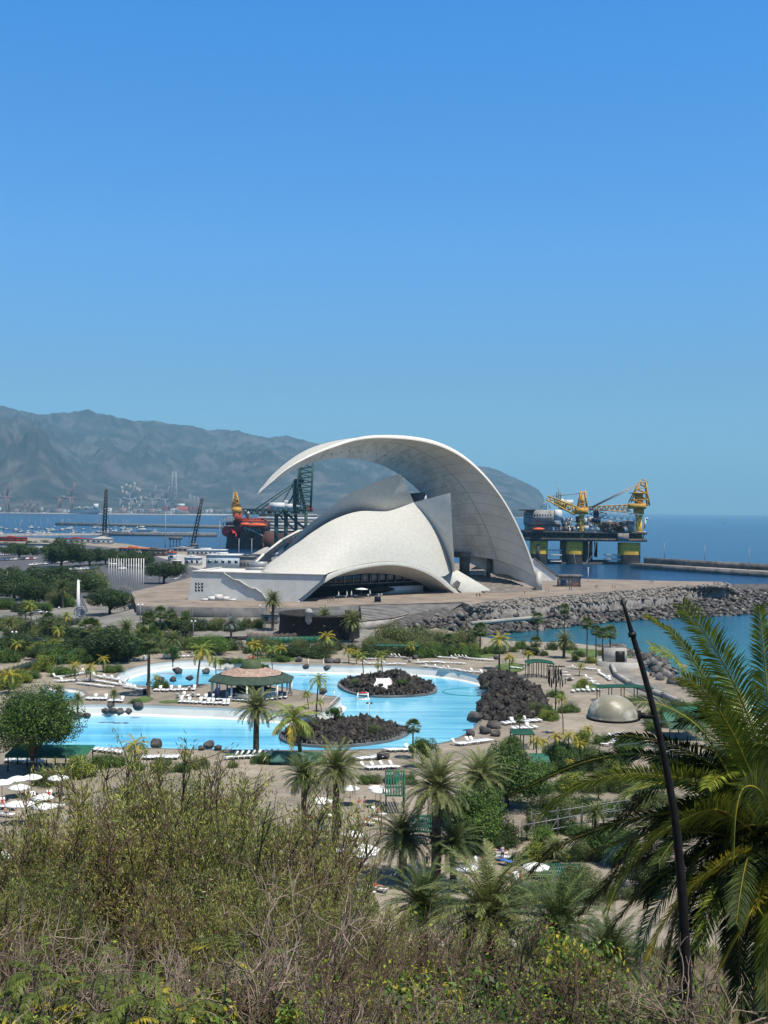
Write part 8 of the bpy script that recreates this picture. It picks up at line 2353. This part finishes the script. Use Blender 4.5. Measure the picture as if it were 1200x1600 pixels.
CC_ = Q(1212, 1322, 26.0); hx = CC_.x; hgz = hill_z(hx, 26.0)
hero = empty('palm_tree', (hx, 26.0, hgz), 'huge date palm filling the right edge with arching green and yellowing fronds', 'palm')
t_ = palm_trunk(CC_.z - hgz, .48, .42, rings=22, skirt=.2).build('trunk', M['trunk'], hero, True)
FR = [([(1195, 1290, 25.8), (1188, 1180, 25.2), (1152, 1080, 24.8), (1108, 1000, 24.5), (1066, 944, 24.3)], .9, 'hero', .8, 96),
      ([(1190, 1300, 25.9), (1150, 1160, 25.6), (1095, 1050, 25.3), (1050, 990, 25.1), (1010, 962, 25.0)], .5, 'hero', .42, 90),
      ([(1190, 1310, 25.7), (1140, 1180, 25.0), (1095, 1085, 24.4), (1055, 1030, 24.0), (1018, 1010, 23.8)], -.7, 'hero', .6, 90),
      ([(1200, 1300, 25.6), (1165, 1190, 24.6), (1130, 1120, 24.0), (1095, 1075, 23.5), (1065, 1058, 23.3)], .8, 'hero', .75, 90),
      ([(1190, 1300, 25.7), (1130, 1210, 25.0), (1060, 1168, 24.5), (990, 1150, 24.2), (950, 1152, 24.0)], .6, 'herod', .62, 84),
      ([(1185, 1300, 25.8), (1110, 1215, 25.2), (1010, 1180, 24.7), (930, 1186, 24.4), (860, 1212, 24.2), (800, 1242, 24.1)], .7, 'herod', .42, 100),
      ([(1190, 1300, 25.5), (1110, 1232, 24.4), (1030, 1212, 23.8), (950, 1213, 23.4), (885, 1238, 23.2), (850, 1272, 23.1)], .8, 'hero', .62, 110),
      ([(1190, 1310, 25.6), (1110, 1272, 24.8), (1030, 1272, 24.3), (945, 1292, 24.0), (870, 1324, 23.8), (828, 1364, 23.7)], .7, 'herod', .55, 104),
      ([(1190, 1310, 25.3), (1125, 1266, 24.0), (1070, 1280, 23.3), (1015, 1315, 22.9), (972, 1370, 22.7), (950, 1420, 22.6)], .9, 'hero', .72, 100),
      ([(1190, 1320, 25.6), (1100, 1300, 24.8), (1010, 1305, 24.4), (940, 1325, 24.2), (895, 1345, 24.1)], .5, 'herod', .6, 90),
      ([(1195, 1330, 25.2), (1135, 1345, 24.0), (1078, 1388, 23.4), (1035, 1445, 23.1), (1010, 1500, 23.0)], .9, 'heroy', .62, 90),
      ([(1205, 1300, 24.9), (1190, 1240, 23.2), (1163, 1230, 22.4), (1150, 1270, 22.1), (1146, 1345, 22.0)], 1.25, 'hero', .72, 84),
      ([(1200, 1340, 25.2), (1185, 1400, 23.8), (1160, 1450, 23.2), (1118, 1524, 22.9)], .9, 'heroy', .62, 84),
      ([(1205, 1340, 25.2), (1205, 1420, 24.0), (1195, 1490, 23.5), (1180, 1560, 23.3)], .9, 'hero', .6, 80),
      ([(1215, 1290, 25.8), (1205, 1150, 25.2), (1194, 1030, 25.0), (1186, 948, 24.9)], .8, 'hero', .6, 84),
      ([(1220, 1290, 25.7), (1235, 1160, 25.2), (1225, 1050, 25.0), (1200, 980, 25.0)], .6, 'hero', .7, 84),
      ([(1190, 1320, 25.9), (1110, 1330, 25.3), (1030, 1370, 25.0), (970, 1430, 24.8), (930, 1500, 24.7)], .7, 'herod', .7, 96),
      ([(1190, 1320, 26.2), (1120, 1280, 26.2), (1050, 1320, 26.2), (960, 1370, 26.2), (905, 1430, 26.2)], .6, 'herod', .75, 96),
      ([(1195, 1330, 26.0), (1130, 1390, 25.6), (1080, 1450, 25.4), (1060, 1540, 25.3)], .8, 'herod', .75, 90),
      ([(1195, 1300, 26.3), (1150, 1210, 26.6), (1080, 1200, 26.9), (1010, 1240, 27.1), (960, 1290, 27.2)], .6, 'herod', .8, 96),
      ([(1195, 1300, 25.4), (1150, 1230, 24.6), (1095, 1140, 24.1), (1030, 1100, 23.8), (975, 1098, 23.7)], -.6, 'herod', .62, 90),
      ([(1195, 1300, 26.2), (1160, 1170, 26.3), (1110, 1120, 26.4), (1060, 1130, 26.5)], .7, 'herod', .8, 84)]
rgh = np.random.default_rng(77)
for pts, roll, mk, ll, nl in FR:
    P = crom([Q(*p) for p in pts], 28) - np.array(hero.location); mb = MB()
    roll_pinnate(mb, P, roll, nl=int(nl * 1.75), ll=ll * 1.08, wl=.0185, vee=.15, rg=rgh, hang=.22, start=.14, rr_=.035, lean=.6)
    mb.build('frond', [LM[mk], LM['heroy']], hero)
# darker fronds hanging between the arching ones
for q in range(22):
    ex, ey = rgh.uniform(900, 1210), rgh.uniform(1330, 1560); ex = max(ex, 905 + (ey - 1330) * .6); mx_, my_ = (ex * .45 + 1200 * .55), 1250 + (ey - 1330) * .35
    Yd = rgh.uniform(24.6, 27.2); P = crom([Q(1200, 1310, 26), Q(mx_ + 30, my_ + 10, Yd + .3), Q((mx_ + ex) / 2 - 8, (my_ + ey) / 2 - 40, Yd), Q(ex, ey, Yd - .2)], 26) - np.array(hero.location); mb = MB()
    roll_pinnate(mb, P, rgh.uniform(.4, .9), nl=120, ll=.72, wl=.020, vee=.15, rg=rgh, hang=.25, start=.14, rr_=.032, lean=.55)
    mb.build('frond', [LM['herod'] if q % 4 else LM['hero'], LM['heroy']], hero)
# the rest of the crown
for q in range(44):
    v = q / 44; az = R(95) + R(250) * ((q * .618) % 1); el = R(75) - R(115) * v; P = frond_curve(az, el, 4.6 * rgh.uniform(.85, 1.05), R(rgh.uniform(50, 80)), n=20)
    P = P + np.array([0, .7, CC_.z - hgz + .15]); mb = MB()
    pinnate(mb, P, 96, .68, .019, .3, rg=rgh, hang=.3, m_r=1, rr_=.035)
    mb.build('frond', [LM['herod'] if q % 3 else LM['hero'], LM['heroy']], hero)

# palms on the slope in the middle
for px, Y, cy, r, lab, kd in ((772, 44, 1432, 130, 'date palm crown low on the slope below the central near palms', DATE), (880, 40, 1452, 100, 'dark palm between the slope palm and the big right palm', DARK), (668, 50, 1420, 84, 'dark palm low on the slope left of the larger slope palm', DARK), (962, 36, 1500, 90, 'dark palm behind the lamp post foot', DARK)):
    kd.put(px, 0, cy, r, lab, at=hg(px, Y))


# ---- feathery scrub trees
def feathery(seed, n, mts):
    rg_ = np.random.default_rng(seed); t = empty('feathery_tree', (0, 0, 0)); tb = MB(); tips = []
    for q in range(46):
        az = rg_.uniform(0, 6.28); sp = rg_.uniform(.05, .36) ; h = rg_.uniform(.55, 1.0) * (1 - sp * .55)
        e = np.array([math.cos(az) * sp, math.sin(az) * sp, h]); m_ = e * [.35, .35, .5] + rg_.normal(0, .02, 3)
        c = crom([(0, 0, 0), m_ * .5, m_, e], 12); c[2:] += np.cumsum(rg_.normal(0, .004, (10, 3)), 0); tb.tube(c, np.linspace(.012, .0022, 12), 4, cap=False)
        for k in range(4, 12):
            for w_ in range(4):
                d = nrmz(rg_.normal(0, 1, 3) + [0, 0, 1.1] + (c[-1] - c[0]) * .8); L = rg_.uniform(.05, .13); b = c[k] + d * L; tb.tube([c[k], (c[k] + b) / 2 + rg_.normal(0, .005, 3), b], [.0022, .0016, .0008], 3, cap=False); tips.append((c[k], d, L))
    tb.build('branches', M['twigd'], t)
    k = rg_.integers(len(tips), size=n); A = np.array([x[0] for x in tips])[k]; D = np.array([x[1] for x in tips])[k]; L = np.array([x[2] for x in tips])[k]
    u = rg_.uniform(.15, 1.15, n)[:, None]; p = A + D * L[:, None] * u + rg_.normal(0, .008, (n, 3))
    d = nrmz(D + rg_.normal(0, .5, (n, 3)) + [0, 0, .35]); ln = rg_.uniform(.009, .026, n)[:, None]; w_ = nrmz(np.cross(d, rg_.normal(size=(n, 3)))) * rg_.uniform(.0008, .0018, (n, 1))
    V = np.stack([p, p + d * ln * .5 - w_, p + d * ln, p + d * ln * .5 + w_], 1).reshape(-1, 3)
    mb = MB(); F_ = np.arange(n * 4).reshape(-1, 4); mi = rg_.random(n); hz = p[:, 2]
    fl = (mi < .10) & (hz > .4); a1 = ~fl & (mi < .62); a2 = ~fl & ~a1
    mb.v.append(V.astype(np.float32)); mb.n += len(V); mb.f += [(F_[a1], 0), (F_[a2], 1), (F_[fl], 2)]
    mb.build('foliage', mts, t); return t


FT = [Proto(feathery(61, 42000, [LM['tam'], LM['tamg'], LM['fluff']])), Proto(feathery(62, 44000, [LM['tamg'], LM['grn2'], LM['fluff']])), Proto(feathery(63, 26000, [LM['tam'], leafmat('brown_feathery_leaf', (.24, .15, .07), (.12, .08, .04)), LM['fluff']])), Proto(feathery(64, 40000, [LM['tam'], LM['grn2'], LM['fluff']]))]
WH = ['rearmost', 'tall', 'broad', 'front', 'low']
FP = [(118, 1205, 47, 'tallest feathery scrub tree in front of the left terrace'), (205, 1196, 50, 'feathery scrub tree reaching over the near pool rim at left'), (292, 1192, 50, 'feathery scrub tree with pale seed heads below the near boulders'), (365, 1200, 48, 'feathery scrub tree just left of the dark near palm'), (430, 1232, 44, 'feathery scrub tree under the dark near palm'),
      (58, 1292, 40, 'low feathery scrub tree below the left parasols'), (2, 1300, 38, 'feathery scrub tree at the left picture edge'), (150, 1262, 40, 'second-row feathery scrub tree below the tallest one'), (240, 1258, 41, 'second-row feathery scrub tree in the middle of the thicket'), (325, 1262, 40, 'second-row feathery scrub tree with dark bare stems'), (405, 1285, 38, 'second-row feathery scrub tree right of the dark stemmed one'), (478, 1300, 37, 'feathery scrub tree left of the near palm trunk base'),
      (518, 1365, 33, 'green feathery scrub tree at the right end of the thicket'), (30, 1385, 30, 'third-row feathery scrub tree at lower left'), (105, 1370, 31, 'third-row feathery scrub tree before the blue water glimpse'), (290, 1372, 30, 'third-row feathery scrub tree with a dark trunk right of the blue water glimpse'), (370, 1385, 29, 'third-row feathery scrub tree below the thicket centre'), (448, 1400, 28, 'third-row green feathery scrub tree near the bare fork'), (545, 1430, 27, 'lowest feathery scrub tree at the right end'),
      (60, 1290, 43, 'feathery scrub tree behind the low left one'), (340, 1215, 53, 'rearmost feathery scrub tree behind the pale seed heads'), (620, 1462, 25, 'olive scrub tree left of the slope palms')]
for q, (px, py, Y, lab) in enumerate(FP):
    g = hg(px, Y); H = Q(px, py, Y).z - g.z; FT[[0, 3, 1, 2][q % 4]].put(g, rng.uniform(0, 6.28), (H * 1.15, H * 1.15, H * 1.04), lab, 'scrub tree')


# ---- bare twiggy shrubs
def bare(seed, gens=5, spread=.55, mt='twig', leaf=None, nleaf=0, thick=.012, n0=6, lsize=.02):
    rg_ = np.random.default_rng(seed); t = empty('bare_shrub', (0, 0, 0)); tb = MB(); ends = []
    def grow(p, d, L, r, g):
        q = [p]; dd = d
        for _ in range(3): dd = nrmz(dd + rg_.normal(0, .16, 3)); q.append(q[-1] + dd * L / 3)
        tb.tube(q, np.linspace(r, r * .74, 4), 5 if g > 3 else 3, cap=False)
        if g <= 2: ends.append((q[-1], dd)); ends.append((q[2], dd))
        if g == 0: return
        for _ in range(int(rg_.choice([2, 2, 3])) if g < gens else 3):
            nd = nrmz(dd + rg_.normal(0, spread, 3) + [0, 0, .12]); grow(q[-1] if rg_.random() < .7 else q[2], nd, L * rg_.uniform(.62, .86), r * .68, g - 1)
    for q in range(n0):
        az = rg_.uniform(0, 6.28); d = nrmz(np.array([math.cos(az) * .55, math.sin(az) * .55, 1.0])); grow(np.zeros(3), d, .30, thick, gens)
    tb.build('branches', M[mt], t, True)
    if leaf:
        mb = MB(); n = nleaf; k = rg_.integers(len(ends), size=n); A = np.array([e[0] for e in ends])[k] + rg_.normal(0, .012, (n, 3)); d = nrmz(rg_.normal(size=(n, 3)) + [0, 0, .5]); w_ = nrmz(np.cross(d, rg_.normal(size=(n, 3)))) * lsize * .3; ln = lsize * rg_.uniform(.6, 1.3, (n, 1))
        V = np.stack([A, A + d * ln * .5 - w_, A + d * ln, A + d * ln * .5 + w_], 1).reshape(-1, 3); mb.v.append(V.astype(np.float32)); mb.n += len(V); mb.f.append((np.arange(n * 4).reshape(-1, 4), 0)); mb.build('foliage', LM[leaf], t)
    return t


BS = [Proto(bare(71, 5, .5, 'twig')), Proto(bare(72, 5, .5, 'twigd', 'bud', 200, .010, 5, .022)), Proto(bare(73, 5, .55, 'twigd', 'bud', 800, .010, 6, .017)), Proto(bare(74, 5, .42, 'twig', None, 0, .016, 4)), Proto(bare(75, 5, .6, 'twig', 'olive', 260, .008, 6, .03))]
BP = [(0, 40, 1385, 13, 'pale bare branching shrub rising highest at the lower left'), (3, 110, 1440, 12, 'thick pale bare branches low beside the left edge'), (0, 170, 1430, 12.5, 'pale bare shrub with long straight shoots at lower left'), (3, 230, 1465, 12, 'pale bare fork between the two leafy yellowing plants'), (4, 300, 1480, 13, 'tangled pale twigs right of the yellowing plant'),
      (0, 462, 1345, 17, 'tall pale bare fork in front of the green feathery scrub'), (1, 400, 1490, 13, 'brown twig tangle below the tall pale fork'), (2, 500, 1455, 14, 'brown budding shrub right of the tall pale fork'), (1, 560, 1390, 17, 'large brown bare shrub spreading below the terrace palms'), (1, 640, 1380, 18, 'dark bare shrub reaching up to the stout palms'), (2, 600, 1480, 13, 'budding shrub with bright green tips at bottom centre'),
      (2, 690, 1440, 15, 'budding shrub under the slope palm'), (1, 780, 1420, 16, 'brown bare shrub before the slope palm crown'), (2, 850, 1400, 17, 'tall yellow green budding shrub left of the lamp post'), (2, 930, 1460, 15, 'budding shrub right beside the lamp post foot'), (4, 660, 1530, 11, 'lowest pale twigs at bottom centre'), (4, 540, 1520, 11.5, 'lowest pale twigs left of bottom centre'),
      (3, 1110, 1455, 12, 'pale bare branch crossing in front of the big palm'), (4, 20, 1500, 11, 'fine pale twigs at the lower left corner'), (4, 450, 1540, 11, 'fine twigs between the leafy plants and the bottom centre'), (2, 380, 1540, 11.5, 'small budding shrub right of the yellowing leaves'),
      (1, 520, 1400, 12, 'arching dark brown bare shrub at bottom centre left'), (2, 560, 1470, 10, 'near budding twigs at the bottom centre'), (2, 880, 1440, 12, 'lime budding tall shrub just left of the lamp post'), (1, 950, 1480, 12.5, 'dark twigs in front of the dark slope palm'), (0, 600, 1500, 10, 'pale bare twigs nearest the camera at bottom centre'), (2, 770, 1520, 9.5, 'lowest budding twigs right of bottom centre'), (1, 340, 1490, 11, 'brown twigs right of the leafy plants'), (0, 90, 1470, 10, 'pale bare branches over the leafy plants at left'), (0, 270, 1450, 11, 'pale bare shoots over the leafy plants'), (1, 20, 1420, 12, 'brown bare branches at the lower left edge'), (4, 720, 1560, 9, 'bottom-most fine pale twigs at the picture edge'), (3, 440, 1440, 11, 'thick pale branch fork below the feathery thicket')]
for k, px, py, Y, lab in BP:
    g = hg(px, Y); H = max(.8, Q(px, py, Y).z - g.z); BS[k].put(g, rng.uniform(0, 6.28), H / .98, lab, 'bare shrub')


for q, (k, px, py, Y, w_, lab) in enumerate((('lime', 650, 1500, 12, .9, 'lime leafed bush at the bottom centre'), ('green', 545, 1475, 14, 1.2, 'green bush behind the twigs left of bottom centre'), ('lime', 905, 1440, 15, .9, 'tall lime leafed bush left of the lamp post'), ('green', 760, 1490, 14, 1.3, 'green bush below the slope palms'), ('lime', 470, 1545, 11, .7, 'small lime bush at the bottom'),
        ('green', 860, 1530, 12, 1.1, 'green bush low before the lamp post'), ('lime', 300, 1535, 11, .8, 'lime bush among the yellowing leaves'), ('olive', 990, 1520, 13, 1.0, 'dry bush just left of the lamp post foot'), ('lime', 20, 1560, 10, .7, 'lime bush in the lower left corner'), ('green', 400, 1500, 13, 1.1, 'green bush between thicket and twigs'))):
    g = hg(px, Y); H = max(.8, Q(px, py, Y).z - g.z); TREES[k].put(g, q * 1.1, (w_, w_, H / 1.05), lab, 'shrub')
# ---- low dark bushes on the slope behind the twigs
for q in range(34):
    px = rng.uniform(-20, 1000); Y = rng.uniform(19, 33); g = hg(px, Y); k = ['dark', 'olive', 'green', 'olive'][q % 4]; w_ = rng.uniform(1.3, 2.6); H = rng.uniform(1.2, 2.6)
    TREES[k].put(g, rng.uniform(0, 6.28), (w_, w_, H / 1.05), {'dark': 'dark', 'olive': 'dry olive', 'green': 'green'}[k] + ' low bush on the hillside behind the bare twigs', 'shrub', 'low bushes on the hillside')


# ---- leafy plants with yellowing compound leaves
def compound(seed):
    rg_ = np.random.default_rng(seed); t = empty('leafy_plant', (0, 0, 0)); mb = MB(); tb = MB()
    for q in range(11):
        az = rg_.uniform(0, 6.28); sp = rg_.uniform(.1, .5); e = np.array([math.cos(az) * sp, math.sin(az) * sp, rg_.uniform(.6, 1.0)]); c = crom([(0, 0, 0), e * [.3, .3, .55], e], 9); tb.tube(c, np.linspace(.014, .005, 9), 4, cap=False)
        for k in range(4, 9):
            for w_ in range(2):
                a2 = rg_.uniform(0, 6.28); P = frond_curve(a2, R(rg_.uniform(10, 50)), rg_.uniform(.16, .26), R(80), n=7) + c[k]; pinnate(mb, P, 9, .06, .008, .05, m=int(rg_.random() < .22), rg=rg_, hang=.5, start=.2, m_r=2, rr_=.003)
    tb.build('stems', M['bark'], t); mb.build('leaves', [LM['grn2'], LM['ylw'], LM['grn2']], t); return t


CP = [Proto(compound(81)), Proto(compound(82))]
for k, px, py, Y, lab in ((0, 60, 1545, 10.5, 'leafy plant with yellow patches at the bottom left'), (1, 130, 1560, 10, 'yellowing leafy plant second from the left at the bottom'), (0, 215, 1550, 10.5, 'bright green compound-leaved plant at the bottom left'), (1, 285, 1520, 12, 'tallest yellow-leaved plant in front of the twigs'), (0, 10, 1540, 11, 'leafy plant cut by the lower left corner'), (1, 370, 1500, 13, 'small yellow-leaved plant right of the tallest one'), (0, 175, 1575, 9.5, 'lowest green plant at the bottom left'), (1, 250, 1560, 10, 'green plant between the two yellow ones at the bottom')):
    g = hg(px, Y); H = max(.7, Q(px, py, Y).z - g.z); CP[k].put(g, rng.uniform(0, 6.28), H * 1.05, lab, 'leafy plant')

# ---- dark understorey and dry ground cover on the slope: nobody could count it
rg2 = np.random.default_rng(91); n = 90000
Yv = 8 + 84 * rg2.random(n) ** 1.25; X = rg2.uniform(-.40, .40, n) * Yv
Z = np.array([hill_z(a, b) for a, b in zip(X, Yv)]); p = np.stack([X, Yv, Z], -1)
cl = np.array([mnoise.noise(Vector((a * .35, b * .35, 5))) for a, b in zip(X, Yv)])
keep = (cl > -.28); keep &= ~((X > .19 * Yv) & (Yv < 24) & (rg2.random(n) < .75)); p = p[keep]; Yk = Yv[keep]; n = len(p)
d = nrmz(rg2.normal(0, .6, (n, 3)) + [0, 0, .9]); ln = (rg2.uniform(.15, .5, n) * (.6 + Yk / 38))[:, None]; w_ = nrmz(np.cross(d, rg2.normal(size=(n, 3)))) * ln * rg2.uniform(.03, .09, (n, 1))
V = np.stack([p, p + d * ln * .5 - w_, p + d * ln, p + d * ln * .5 + w_], 1).reshape(-1, 3); mb = MB(); mb.v.append(V.astype(np.float32)); mb.n += len(V); F_ = np.arange(n * 4).reshape(-1, 4); mi = rg2.random(n)
for q in range(3): mb.f.append((F_[(mi >= q / 3) & (mi < (q + 1) / 3)], q))
tag(mb.build('ground_cover', [LM['olive'], LM['tamg'], leafmat('dry_grass', (.20, .15, .08), (.10, .075, .04))]), 'dry grass and low scrub covering the hillside below the shrubs', 'ground cover', kind='stuff')

# ================================================================ the air
hz = MB().bx(-46000, 46000, -46000, 46000, -6, 1500)
hm = bpy.data.materials.new('haze'); hm.use_nodes = True; t = hm.node_tree; t.nodes.clear()
ho = t.nodes.new('ShaderNodeOutputMaterial'); pv = t.nodes.new('ShaderNodeVolumePrincipled')
pv.inputs['Color'].default_value = (0.37, 0.76, 1.0, 1); pv.inputs['Density'].default_value = 4.8e-5; pv.inputs['Anisotropy'].default_value = 0.0
t.links.new(pv.outputs[0], ho.inputs['Volume'])
o = hz.build('haze', hm); tag(o, kind='stuff')
